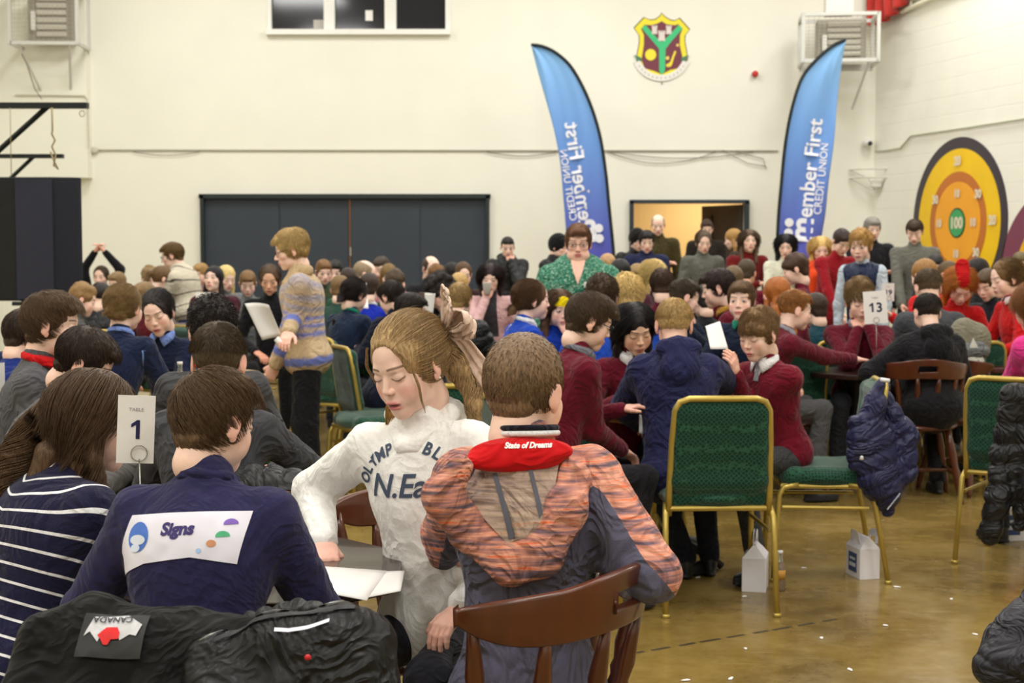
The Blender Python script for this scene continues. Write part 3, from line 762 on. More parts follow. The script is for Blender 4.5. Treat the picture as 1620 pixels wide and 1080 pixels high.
    if headband:
        V, F = blob([ell((0, -.012, .030), (.083, .103, .094))], .006, .01, [ell((0, -.03, -.062), (.2, .2, .105)), ell((0, -.045, .125), (.2, .13, .060))])
        mesh_obj('headband', (V*hs) @ Rh.T+Hc, F, cloth(headband), rootO)
    return info
# ============================================================ THE HALL
SB = 115.0; YB = 20.0
def bx(px): return (px-810)/SB                 # x on the far wall
def bz(py): return CH+(395.3-py)/SB            # z on the far wall
wall_m = mat('wall_paint', (240, 239, 226), .65, noise=.02, nscale=1.5, bump=.15, bscale=40, spec=.3)
def block_wall():
    m = mat('block_paint', (239, 238, 226), .6, noise=.02, nscale=2, spec=.3)
    nt = m.node_tree; N = nt.nodes; L = nt.links
    if len([n for n in N if n.type == 'TEX_BRICK']): return m
    br = N.new('ShaderNodeTexBrick'); br.inputs['Scale'].default_value = 1; br.inputs['Mortar Size'].default_value = .008
    br.inputs['Brick Width'].default_value = .45; br.inputs['Row Height'].default_value = .225; br.inputs['Mortar Smooth'].default_value = .4
    br.inputs['Color1'].default_value = (1, 1, 1, 1); br.inputs['Color2'].default_value = (1, 1, 1, 1); br.inputs['Mortar'].default_value = (0, 0, 0, 1)
    tc = [n for n in N if n.type == 'TEX_COORD'][0]; mp = N.new('ShaderNodeMapping'); mp.inputs['Rotation'].default_value = (PI/2, 0, 0)
    L.new(tc.outputs['Object'], mp.inputs[0]); L.new(mp.outputs[0], br.inputs['Vector'])
    bp = N.new('ShaderNodeBump'); bp.inputs['Strength'].default_value = .55; bp.inputs['Distance'].default_value = .006
    L.new(br.outputs['Color'], bp.inputs['Height']); L.new(bp.outputs[0], N['Principled BSDF'].inputs['Normal'])
    return m
def struct(o): o['kind'] = 'structure'; return o
# floor: worn, varnished concrete
fm = mat('floor_varnish', (150, 122, 70), .22, spec=.5)
def floor_nodes():
    nt = fm.node_tree; N = nt.nodes; L = nt.links; b = N['Principled BSDF']; tc = [n for n in N if n.type == 'TEX_COORD'][0]
    def noise(sc_, det, st=None, rgh=.55):
        n = N.new('ShaderNodeTexNoise'); n.inputs['Scale'].default_value = sc_; n.inputs['Detail'].default_value = det; n.inputs['Roughness'].default_value = rgh
        if st:
            mp = N.new('ShaderNodeMapping'); mp.inputs['Scale'].default_value = st; mp.inputs['Rotation'].default_value = (0, 0, .5); L.new(tc.outputs['Object'], mp.inputs[0]); L.new(mp.outputs[0], n.inputs['Vector'])
        else: L.new(tc.outputs['Object'], n.inputs['Vector'])
        return n
    def ramp(src, stops):
        r = N.new('ShaderNodeValToRGB'); L.new(src, r.inputs[0]); e = r.color_ramp.elements
        e[0].position, e[0].color = stops[0][0], (*lin(stops[0][1]), 1); e[1].position, e[1].color = stops[-1][0], (*lin(stops[-1][1]), 1)
        for p, c in stops[1:-1]: q = e.new(p); q.color = (*lin(c), 1)
        return r
    def mixn(fac, a, bb):
        m = N.new('ShaderNodeMixRGB'); L.new(fac, m.inputs[0]); 
        L.new(a, m.inputs[1]) if hasattr(a, 'node') else m.inputs.__getitem__(1).__setattr__('default_value', (*lin(a), 1))
        if hasattr(bb, 'node'): L.new(bb, m.inputs[2])
        else: m.inputs[2].default_value = (*lin(bb), 1)
        return m.outputs[0]
    n1 = noise(1.3, 6); c1 = ramp(n1.outputs[0], [(.32, (100, 80, 38)), (.5, (132, 108, 54)), (.68, (158, 134, 78))]).outputs[0]
    n2 = noise(9, 8, None, .7); r2 = ramp(n2.outputs[0], [(.42, (0, 0, 0)), (.75, (150, 150, 150))]); c2 = mixn(r2.outputs[0], c1, (172, 150, 98))
    n3 = noise(14, 3, (.12, 2.2, 1)); r3 = ramp(n3.outputs[0], [(.66, (0, 0, 0)), (.74, (150, 150, 150))]); c3 = mixn(r3.outputs[0], c2, (196, 180, 138))
    vo = N.new('ShaderNodeTexVoronoi'); vo.inputs['Scale'].default_value = 3.3; L.new(tc.outputs['Object'], vo.inputs['Vector'])
    r4 = ramp(vo.outputs['Distance'], [(.018, (255, 255, 255)), (.026, (0, 0, 0))]); c4 = mixn(r4.outputs[0], c3, (226, 220, 200))
    L.new(c4, b.inputs['Base Color'])
    mr = N.new('ShaderNodeMapRange'); mr.inputs[3].default_value = .08; mr.inputs[4].default_value = .34; L.new(n2.outputs[0], mr.inputs[0]); L.new(mr.outputs[0], b.inputs['Roughness'])
    bp = N.new('ShaderNodeBump'); bp.inputs['Strength'].default_value = .22; bp.inputs['Distance'].default_value = .01
    n5 = noise(5, 4); L.new(n5.outputs[0], bp.inputs['Height']); L.new(bp.outputs[0], b.inputs['Normal'])
floor_nodes()
m = MB(); m.box((0, 8.5, -.05), (26, 33, .1)); struct(m.build('floor', fm))
m = MB(); m.box((0, 8.0, 7.05), (24, 27, .1)); struct(m.build('ceiling', mat('ceiling_paint', (232, 230, 220), .9)))
def wall_with_holes(x0, x1, z0, z1, holes, y, th, name, mt):
    xs = sorted({x0, x1, *[h[0] for h in holes], *[h[1] for h in holes]}); zs = sorted({z0, z1, *[h[2] for h in holes], *[h[3] for h in holes]})
    m = MB()
    for i in range(len(xs)-1):
        for j in range(len(zs)-1):
            cx, cz = (xs[i]+xs[i+1])/2, (zs[j]+zs[j+1])/2
            if any(h[0] < cx < h[1] and h[2] < cz < h[3] for h in holes): continue
            m.box((cx, y+th/2, cz), (xs[i+1]-xs[i], th, zs[j+1]-zs[j]))
    return struct(m.build(name, mt))
DW = (bx(320), bx(774), 0, bz(310)); DR = (bx(1001), bx(1177), 0, bz(322)); WN = (bx(433), bx(707), bz(54), bz(54)+1.05)
wall_with_holes(-7.0, 5.2, 0, 7.0, [DW, DR, WN], YB, .22, 'wall_back', wall_m)
RD = (math.sin(math.radians(14.9)), -math.cos(math.radians(14.9)))       # direction of the right wall towards the camera
m = MB(); m.box((13, -.12, 3.5), (26, .24, 7)); o = struct(m.build('wall_right', block_wall())); o.location = (4.957, YB, 0)
RA = math.atan2(RD[1], RD[0]); o.rotation_euler = (0, 0, RA); o.scale = (1, -1, 1)
m = MB(); m.box((-7.1, 8, 3.5), (.2, 27, 7)); struct(m.build('wall_left', block_wall()))
m = MB(); m.box((0, -5, 3.5), (26, .2, 7)); struct(m.build('wall_front', wall_m))
# boxed-in bulkhead, far left
m = MB(); m.box(((-7.0+bx(150))/2, YB-.11, (bz(283)+7)/2), (bx(150)+7.0, .22, 7-bz(283))); struct(m.build('trim_1', wall_m))
# ---- left door: four tall dark leaves in a thin frame
dk = mat('door_blue_black', (52, 60, 70), .55, noise=.06, nscale=6, bump=.05); fr = mat('frame_black', (34, 42, 44), .5)
brass = mat('brass_strip', (150, 100, 60), .35, metal=.6)
d1 = thing('door_1', None, None, ((DW[0]+DW[1])/2, YB, 0)); struct(d1)
m = MB(); wd = DW[1]-DW[0]
m.box((-wd/2+.02, -.01, DW[3]/2), (.05, .10, DW[3])); m.box((wd/2-.02, -.01, DW[3]/2), (.05, .10, DW[3])); m.box((0, -.01, DW[3]-.01), (wd+.04, .10, .06))
m.build('door_frame', fr, d1)
edges = [322, 443, 553, 665, 773]
for i in range(4):
    a, b_ = bx(edges[i])-d1.location.x, bx(edges[i+1])-d1.location.x
    m = MB(); m.box(((a+b_)/2, .05+.006*(i % 2), DW[3]/2), (b_-a-.012, .045, DW[3]-.05)); m.build('door_leaf', dk, d1, bevel=.004)
m = MB(); m.box((bx(554)-d1.location.x, .022, DW[3]/2), (.014, .02, DW[3]-.1)); m.build('brass_edge', brass, d1)
m = MB(); m.box((bx(555)-d1.location.x, .008, bz(398)), (.02, .03, .12)); m.build('door_handle', mat('steel', (190, 185, 175), .3, metal=.8), d1)
# ---- right doorway, open leaf, warm corridor behind
d2 = thing('door_2', None, None, ((DR[0]+DR[1])/2, YB, 0)); struct(d2); wd = DR[1]-DR[0]
m = MB()
for s in (-1, 1): m.box((s*(wd/2+.025), -.01, DR[3]/2), (.055, .12, DR[3]+.05))
m.box((0, -.01, DR[3]+.02), (wd+.10, .12, .05)); m.build('door_frame', mat('frame_slate', (46, 56, 62), .5), d2)
m = MB(); m.box((wd/2-.23, .54, DR[3]/2), (.05, .95, DR[3]-.03), rz=.47); m.build('door_leaf', mat('door_brown', (70, 62, 58), .5), d2)
m = MB(); m.box((wd/2-.37, .74, 1.72), (.03, .10, .50), rz=.47); m.build('glazed_slot', mat('dark_glass', (16, 17, 22), .1, spec=.6), d2)
cor = mat('corridor_paint', (232, 208, 160), .7)
m = MB(); m.box((3.0, 22.9, 1.5), (6, .1, 3.2)); m.box((.0, 21.5, 1.5), (.1, 2.9, 3.2)); m.box((6.0, 21.5, 1.5), (.1, 2.9, 3.2)); struct(m.build('wall_corridor', cor))
m = MB(); m.box((3.0, 21.6, 3.1), (6.2, 2.8, .1)); struct(m.build('ceiling_corridor', cor))
m = MB(); m.box((3.0, 22.84, .35), (5.8, .03, .7)); struct(m.build('baseboard_corridor', mat('panel_red', (92, 40, 28), .5)))
# ---- high window with three dark panes
w1 = thing('window_1', None, None, ((WN[0]+WN[1])/2, YB, WN[2])); struct(w1); ww = WN[1]-WN[0]; wh = WN[3]-WN[2]
pvc = mat('window_pvc', (240, 240, 234), .35)
m = MB(); m.box((0, -.01, -.02), (ww+.12, .16, .07)); m.box((0, .03, wh-.03), (ww, .1, .07))
ed = [433, 515, 533, 611, 628, 707]
for a, b_ in ((428, 434), (516, 533), (611, 629), (706, 714)): m.box(((bx(a)+bx(b_))/2-w1.location.x, .03, wh/2), ((b_-a)/SB, .1, wh))
m.build('window_frame', pvc, w1)
for a, b_ in ((433, 516), (533, 611), (629, 707)):
    m = MB(); m.box(((bx(a)+bx(b_))/2-w1.location.x, .07, wh/2), ((b_-a)/SB, .01, wh)); m.build('pane', mat('night_glass', (24, 28, 40), .08, spec=.7), w1)
m = MB(); m.box((bx(586)-w1.location.x, .055, bz(29)-w1.location.z), (.10, .004, .14)); m.build('sticker', mat('white_paper', (240, 238, 235), .7), w1)
m = MB(); m.box((bx(508)-w1.location.x, .06, .10), (.16, .01, .12)); m.build('taped_notice', mat('grey_paper', (190, 186, 178), .7), w1)
# ---- conduit and sagging cables
cg = mat('conduit_grey', (168, 165, 152), .5)
m = MB(); z = bz(239); m.tube([(bx(152), YB-.02, z), (bx(1228), YB-.02, z-.01)], .011, 6); tag(m.build('conduit', cg), 'long grey conduit running across the back wall above the doors', 'conduit')
m = MB()
def sag(x0, x1, d):
    return [(bx(x0)+(bx(x1)-bx(x0))*t, YB-.03, z-.02-d*4*t*(1-t)) for t in np.linspace(0, 1, 12)]
m.tube(sag(215, 320, .05), .005, 5); m.tube(sag(770, 880, .06), .006, 5); m.tube(sag(960, 1130, .16), .005, 5); m.tube(sag(965, 1190, .09), .005, 5)
m.tube([(bx(1140), YB-.03, z), (bx(1180), YB-.03, z-.18), (bx(1208), YB-.03, z-.22), (bx(1210), YB-.03, z-.26)], .005, 5)
m.tube([(bx(1160), YB-.03, z-.02), (bx(1205), YB-.03, z-.12), (bx(1208), YB-.03, z-.24)], .005, 5)
tag(m.build('sagging_cable', mat('cable_grey', (120, 116, 104), .6), smooth=True), 'thin loose cables sagging under the long wall conduit', 'cable')
m = MB(); m.tube([(bx(40), YB-.24, bz(156)), (bx(148), YB-.24, bz(157)), (bx(152), YB-.24, bz(162)), (bx(153), YB-.24, bz(236))], .012, 6)
tag(m.build('pipe', mat('pipe_cream', (206, 202, 186), .5)), 'thin cream pipe running along and down the boxed corner at left', 'pipe')
m = MB(); m.lathe([(.05, 0), (.05, .03), (.03, .045)], (bx(155), YB-.02, z), 14, rotx(PI/2)); tag(m.build('junction_box', mat('pipe_cream', (206, 202, 186), .5)), 'small round junction box where the long conduit starts', 'junction box')
def rw(t, z, off=.02):   # point on the right wall, t metres from the corner
    return np.array((4.957+RD[0]*t+RD[1]*off, YB+RD[1]*t-RD[0]*off*1.0, z))
def t_of(px):
    k = (px-810)/2300.; return (k*YB-4.957)/(RD[0]-k*RD[1])
def rz_at(px, py): t = t_of(px); return CH+(395.3-py)/(2300./(YB+RD[1]*t))
m = MB(); pts = [rw(t_of(x), rz_at(x, y), .03) for x, y in ((1384, 241), (1400, 240), (1424, 236), (1440, 217), (1530, 204), (1620, 190), (1680, 180))]
m.tube(pts, .014, 6); tag(m.build('conduit', mat('conduit_green', (176, 178, 156), .5)), 'pale conduit stepping up along the right side wall above the round target', 'conduit')
# ---- crest painted on the wall
cr = thing('wall_crest', 'painted club crest shield, maroon and yellow with green Y, high on the white wall', 'crest', (bx(1044), YB-.004, bz(78)))
def crest_poly(name, pts, col, lvl, parent=cr):
    # pts in zoom pixels of a 1080 crop spanning 130 px
    pl = [((x-530)/8.308/SB, (548-y)/8.308/SB) for x, y in pts]
    m = MB(); m.prism(pl, 0, .003*lvl, (rotx(PI/2), (0, 0, 0))); return m.build(name, mat('crest_%s' % name+str(lvl), col, .7), parent)
outer = [(528, 112), (560, 150), (640, 200), (700, 210), (765, 178), (900, 325), (842, 400), (838, 480), (872, 670), (872, 730), (800, 840), (690, 910), (535, 955), (390, 910), (270, 840), (208, 730), (205, 660), (235, 500), (232, 400), (165, 305), (295, 168), (370, 200), (440, 195), (500, 155)]
def shrink(p, k, c=(532, 520)): return [((x-c[0])*k+c[0], (y-c[1])*k+c[1]) for x, y in p]
crest_poly('shield_outline', outer, (96, 78, 48), 1)
crest_poly('yellow_border', shrink(outer, .965), (240, 226, 66), 2)
inner = [(530, 222), (590, 262), (700, 275), (745, 262), (800, 320), (768, 400), (765, 520), (800, 680), (790, 760), (740, 830), (640, 850), (535, 905), (430, 860), (310, 830), (270, 720), (300, 520), (300, 400), (262, 320), (310, 268), (390, 275), (470, 255)]
crest_poly('maroon_field', inner, (120, 62, 76), 3)
crest_poly('green_band', [(268, 312), (318, 272), (470, 440), (530, 490), (590, 440), (750, 272), (800, 318), (650, 490), (582, 580), (575, 860), (540, 915), (502, 870), (498, 580), (430, 500)], (70, 196, 132), 4)
def castle(cx, cy, w_, h_): return [(cx-w_, cy-h_), (cx-w_*.45, cy-h_), (cx-w_*.45, cy-h_*.7), (cx-w_*.2, cy-h_*.7), (cx-w_*.2, cy-h_), (cx+w_*.2, cy-h_), (cx+w_*.2, cy-h_*.7), (cx+w_*.45, cy-h_*.7), (cx+w_*.45, cy-h_), (cx+w_, cy-h_), (cx+w_*.8, cy), (cx+w_, cy+h_), (cx-w_, cy+h_), (cx-w_*.8, cy)]
for i, (a, b_, w_, h_) in enumerate(((437, 333, 38, 55), (622, 333, 38, 55), (530, 410, 46, 66))): crest_poly('tower', castle(a, b_, w_, h_), (226, 216, 210), 5)
crest_poly('ball', [(388+72*math.cos(a), 655+74*math.sin(a)) for a in np.linspace(0, 6.28, 21)[:-1]], (240, 228, 70), 5)
crest_poly('hurley', [(700, 600), (722, 615), (690, 700), (665, 790), (640, 812), (600, 810), (582, 785), (610, 770), (645, 745), (675, 660)], (240, 220, 70), 5)
for (a, b_, r_) in ((607, 698, 24), (737, 532, 18)): crest_poly('sliotar', [(a+r_*math.cos(q), b_+r_*math.sin(q)) for q in np.linspace(0, 6.28, 13)[:-1]], (244, 214, 110), 5)
rb = [(528+375*math.cos(a), 640+355*math.sin(a)) for a in np.linspace(2.85, .29, 18)]+[(528+290*math.cos(a), 640+275*math.sin(a)) for a in np.linspace(.29, 2.85, 18)]
crest_poly('ribbon', rb, (236, 234, 228), 6)
for s in (-1, 1): crest_poly('ribbon_knot', [(528+s*(x-528), y) for x, y in ((240, 680), (175, 660), (200, 700), (205, 752), (235, 728), (265, 745), (270, 700))], (84, 128, 100), 7)
for a in np.linspace(2.6, .55, 13):
    crest_poly('ribbon_letter', [(528+332*math.cos(a)+dx, 640+315*math.sin(a)+dy) for dx, dy in ((-7, -14), (7, -14), (7, 14), (-7, 14))], (186, 184, 178), 7)
crest_poly('tip', [(535, 1005), (548, 1020), (540, 1040), (528, 1022)], (110, 112, 100), 3)
# ---- painted targets on the right wall
def target(name, label, px, py, rings, marks):
    t = t_of(px); z = rz_at(px, py); o = thing(name, label, 'target', rw(t, z, .004), RA)
    for lv, (rn, R_, col) in enumerate(rings):
        m = MB(); m.prism([(R_*math.cos(a), R_*math.sin(a)) for a in np.linspace(0, 2*PI, 65)[:-1]], 0, .004*(lv+1), (rotx(PI/2) @ rotz(0), (0, 0, 0)))
        m.build(rn, mat('target_'+rn, col, .45, noise=.05, nscale=3), o)
    for tx, dx, dz, sz in marks:
        V, F = text_polys(tx, sz, bold=.008)
        m = MB(); V3 = [(x+dx, -.004*(len(rings)+1), y+dz-sz*.33) for x, y in V]; m.add(V3, F); m.build('number', mat('target_num', (226, 214, 190), .6), o)
    return o
target('wall_target', 'huge round yellow and orange ring target painted on the right wall, green centre 100', 1514, 353,
       [('rim', 1.05, (58, 50, 58)), ('yellow_ring', .91, (240, 196, 12)), ('brown_ring', .63, (190, 110, 38)), ('orange_disc', .505, (238, 164, 36)), ('green_rim', .185, (30, 60, 40)), ('green_centre', .165, (60, 160, 96))],
       [('100', 0, 0, .19), ('20', 0, .76, .15), ('20', .77, .02, .15), ('10', 0, .36, .13), ('10', .36, 0, .13), ('10', -.40, 0, .13), ('10', 0, -.38, .13), ('30', -.49, .30, .14), ('30', .46, .34, .14), ('30', -.44, -.36, .14), ('30', .44, -.36, .14)])
t2 = target('wall_target', 'second painted ring target with purple rim cut off at the right edge of the photo', 1668, 447,
       [('purple_rim', 1.05, (124, 62, 84)), ('gold_ring', .74, (238, 178, 30)), ('amber_disc', .45, (214, 130, 40)), ('red_centre', .16, (170, 50, 50))], [('20', -.55, -.22, .15)])
# ---- red fire sounder, camera, corner bracket
o = thing('alarm_sounder', 'small red and white round alarm on the wall beside the crest', 'alarm', (bx(1190), YB, bz(121)))
m = MB(); m.lathe([(.05, 0), (.05, .03)], n=16, R=rotx(PI/2)); m.build('base', mat('white_plastic', (225, 222, 215), .4), o)
m = MB(); m.lathe([(.042, .03), (.042, .07), (.02, .085)], n=16, R=rotx(PI/2)); m.build('red_dome', mat('red_plastic', (196, 50, 44), .35), o)
o = thing('security_camera', 'white dome security camera in the corner above the bracket', 'camera', (bx(1366), YB, bz(228)))
V, F = blob([ell((0, -.09, 0), (.075, .075, .065)), cone((0, 0, .0), (0, -.06, .0), .05, .05)], .008, .01); mesh_obj('housing', V, F, mat('white_plastic', (225, 222, 215), .4), o)
m = MB(); m.lathe([(.032, 0), (.03, .012), (.01, .02)], (.02, -.155, -.015), 14, rotx(PI/2)); m.build('lens', mat('frame_black', (30, 30, 30), .2), o)
o = thing('corner_bracket', 'white wire corner shelf bracket with small speaker in the room corner', 'bracket', (4.93, YB, 0))
m = MB(); z0, z1 = bz(270), bz(283); xl, xr = bx(1340)-4.93, bx(1397)-4.93
for z_ in (z0, z1): m.tube([(xl, -.03, z_), (xl+.1, -.25, z_), (xr+.02, -.35, z_)], .012, 6)
m.tube([(xl, -.03, z0), (xl+.25, -.1, z1), (-.0, -.2, bz(305))], .012, 6); m.tube([(xr, -.32, z0), (-.0, -.2, bz(305))], .012, 6); m.tube([(xl, -.03, z1), (0, -.2, bz(305))], .01, 6)
m.build('wire_frame', mat('bracket_white', (214, 212, 200), .5), o)
m = MB(); m.box((0, -.2, bz(293)), (.13, .12, .09)); m.build('speaker_box', mat('white_plastic', (225, 222, 215), .4), o, bevel=.01)
# ---- fan heaters in steel cages, high in both corners
def heater(label, px0, px1, pytop, pybot, y, yaw, box_top=None):
    s = 2300./y; x0, x1 = (px0-810)/s, (px1-810)/s; zb = CH+(395.3-pybot)/s; zt = CH+(395.3-pytop)/s; w_, h_ = (x1-x0), zt-zb
    o = thing('fan_heater', label, 'heater', ((x0+x1)/2, y+.35, zb), yaw)
    st = mat('cage_steel', (206, 206, 200), .4, metal=.15); m = MB(); d = .62
    for a in (-w_/2, w_/2):
        for q in (0, d): m.box((a, -d/2+q, h_/2), (.045, .045, h_))
    for z_ in (0.02, h_-.02):
        for q in (0, d): m.box((0, -d/2+q, z_), (w_, .045, .045))
        for a in (-w_/2, w_/2): m.box((a, 0, z_), (.045, d, .045))
    m.box((0, d/2, -.02), (w_, .04, .05)); m.build('cage_frame', st, o)
    m = MB()
    for i in range(1, 14):
        m.tube([(-w_/2+w_*i/14, -d/2, .02), (-w_/2+w_*i/14, -d/2, h_-.02)], .0022, 4)
        m.tube([(-w_/2, -d/2, h_*i/14), (w_/2, -d/2, h_*i/14)], .0022, 4)
    m.build('wire_mesh', mat('mesh_wire', (176, 172, 160), .5), o)
    m = MB(); m.box((.03, .05, h_*.5), (w_*.66, .34, h_*.82)); m.build('heater_body', mat('heater_grey', (150, 144, 130), .5), o, bevel=.02)
    m = MB()
    for i in range(6): m.box((.06, -.14, h_*(.20+.12*i)), (w_*.44, .03, h_*.065), R=rotx(.5))
    m.build('louvre', mat('louvre_white', (216, 212, 200), .45), o)
    m = MB(); m.box((-w_*.20, -.15, h_*.42), (.06, .06, h_*.32)); m.build('junction_cover', mat('white_plastic', (225, 222, 215), .4), o, bevel=.01)
    m = MB()
    for a in (-w_*.38, w_*.38): m.tube([(a, -d/2, 0), (a*.6, d/2-.05, -.55)], .018, 6)
    m.build('bracket_arm', st, o)
    if box_top:
        m = MB(); m.box((0, 0, h_+.12), (.36, .3, .22)); m.build('top_box', mat('white_plastic', (225, 222, 215), .4), o, bevel=.01)
    return o
heater('wire-caged fan heater mounted high at the far left corner', 22, 126, -20, 74, 19.2, .05)
heater('wire-caged fan heater mounted high in the right corner by the curtain', 1272, 1388, 24, 101, 18.9, -.12, True)
m = MB(); m.tube([W(34, 85, 18.7), W(42, 100, 18.7), W(55, 140, 18.9), W(66, 157, 19.7)], .006, 5); tag(m.build('loose_wire', mat('wire_brown', (96, 84, 66), .6), smooth=True), 'thin brown wire dangling below the left heater', 'wire')
# ---- red curtain and balcony rail on the right wall
def curtain():
    o = thing('curtain', 'bunched red curtain hanging at the top of the right wall', 'curtain', rw(t_of(1388), rz_at(1388, 51), 0), RA)
    nx, nz_ = 46, 24; V = []; F = []
    for j in range(nz_+1):
        for i in range(nx+1):
            u = i/nx; v = j/nz_; wd_ = 1.6*(.30+.70*v**1.2); x = -.05+u*1.25
            low = .03+.42*u**2.5
            z = low+v*(1.25-low); V.append((x, -.16-.07*math.sin(u*34+v*2)*(1-.2*v), z))
    for j in range(nz_):
        for i in range(nx): a = j*(nx+1)+i; F.append((a, a+1, a+nx+2, a+nx+1))
    c = mesh_obj('drape', V, F, mat('curtain_red', (186, 44, 34), .75, noise=.12, nscale=8, sheen=.3), o); md = c.modifiers.new('s', 'SOLIDIFY'); md.thickness = .02
curtain()
o = thing('balcony_rail', 'white slatted rail beside the red curtain at the top right', 'rail', (0, 0, 0)); m = MB()
for dy in (0, -12, -22): m.tube([rw(t_of(1425), rz_at(1433, 22)+(-dy)/125., .06), rw(t_of(1620)+1.5, rz_at(1433, 22)+.25+(-dy)/125., .06)], .03 if dy == 0 else .018, 6)
for k in range(7): a = rw(t_of(1440)+k*.7, rz_at(1433, 22)+.05+k*.03, .06); m.tube([a, a+np.array((0, 0, .25))], .018, 6)
m.build('rail', mat('rail_cream', (226, 224, 200), .5), o)
# ---- black steel brackets from the left wall with ring and ropes
bs = mat('steel_black', (28, 34, 34), .5, metal=.3)
def bracket(label, Y, tip, yb, thick, dx, dy):
    o = thing('wall_bracket', label, 'bracket', (0, 0, 0)); s = 2300./Y
    a = W(tip, yb, Y); m = MB(); m.box(((a[0]-7)/2, Y, a[2]), (a[0]+7, .07, thick)); m.build('beam', bs, o)
    p = W(tip-dx, yb, Y); q = W(tip-dx-dy[0], yb+dy[1], Y); q2 = p+(q-p)*2.2; m = MB(); m.tube([p, q2], thick*.5, 4); m.build('brace', bs, o); return o, a
b1, a1 = bracket('larger black steel bracket with hook ring reaching from the left wall', 11.0, 139, 167, .042, 62, (80, 72))
m = MB(); m.tube([a1+np.array((-.045+.02*math.cos(t), 0, -.06+.022*math.sin(t))) for t in np.linspace(0, 6.28, 15)], .004, 6); m.build('hook_ring', mat('steel', (190, 185, 175), .3, metal=.8), b1)
b2, a2 = bracket('smaller black steel bracket below and behind the larger one at left', 14.5, 100, 247, .040, 46, (34, 32))
def rope(label, pts, r=.008):
    m = MB(); m.tube(pts, r, 6); return tag(m.build('rope', mat('rope', (150, 134, 100), .9), smooth=True), label, 'rope')
rope('knotted rope hanging from the larger black bracket', [W(82, 170, 10.9), W(83, 205, 10.9), W(82, 212, 10.9), W(87, 222, 10.9), W(82, 232, 10.9), W(88, 245, 10.9), W(85, 262, 10.9), W(92, 268, 10.9), W(86, 256, 10.9), W(80, 240, 10.9)], .007)
rope('thin straight cord hanging left of the knotted rope', [W(16, 170, 10.9), W(18, 278, 10.9)], .003)
# ---- loudspeaker stack at the left
o = thing('loudspeaker', 'large black loudspeaker cabinet on a stand at the left edge', 'speaker', (-3.92, 11.4, 0)); s_ = 2300/11.4
zt, zb = CH+(395.3-281)/s_, CH-(476-395.3)/s_; xl, xr = W(0, 300, 11.4)[0]+3.92-.25, W(124, 300, 11.4)[0]+3.92
m = MB(); m.prism([(xl, 0), (xr-.22, -.02), (xr-.02, .04), (xr, .08), (xr-.24, .75), (xl, .75)], zb, zt); m.build('cabinet', mat('speaker_carpet', (30, 32, 42), .85, noise=.15, nscale=60), o, bevel=.01)
m = MB(); m.box(((xl+.25+.04), -.016, (zt+zb)/2), (.16, .02, zt-zb-.03)); m.build('side_panel', mat('grille_black', (14, 14, 16), .6), o)
m = MB(); m.box((xr-.34, -.028, (zt+zb)/2), (.29, .02, zt-zb-.03)); m.build('grille', mat('grille_navy', (40, 42, 58), .7, noise=.25, nscale=250), o)
m = MB(); m.box((xr-.35, -.03, zb-.02), (.34, .05, .03)); m.tube([(0, .3, zb), (0, .3, .0)], .03, 10)
for a in (0, 2.1, 4.2): m.tube([(0, .3, .5), (.45*math.cos(a), .3+.45*math.sin(a), .02)], .015, 6)
m.build('stand', mat('steel_black', (28, 34, 34), .5), o)
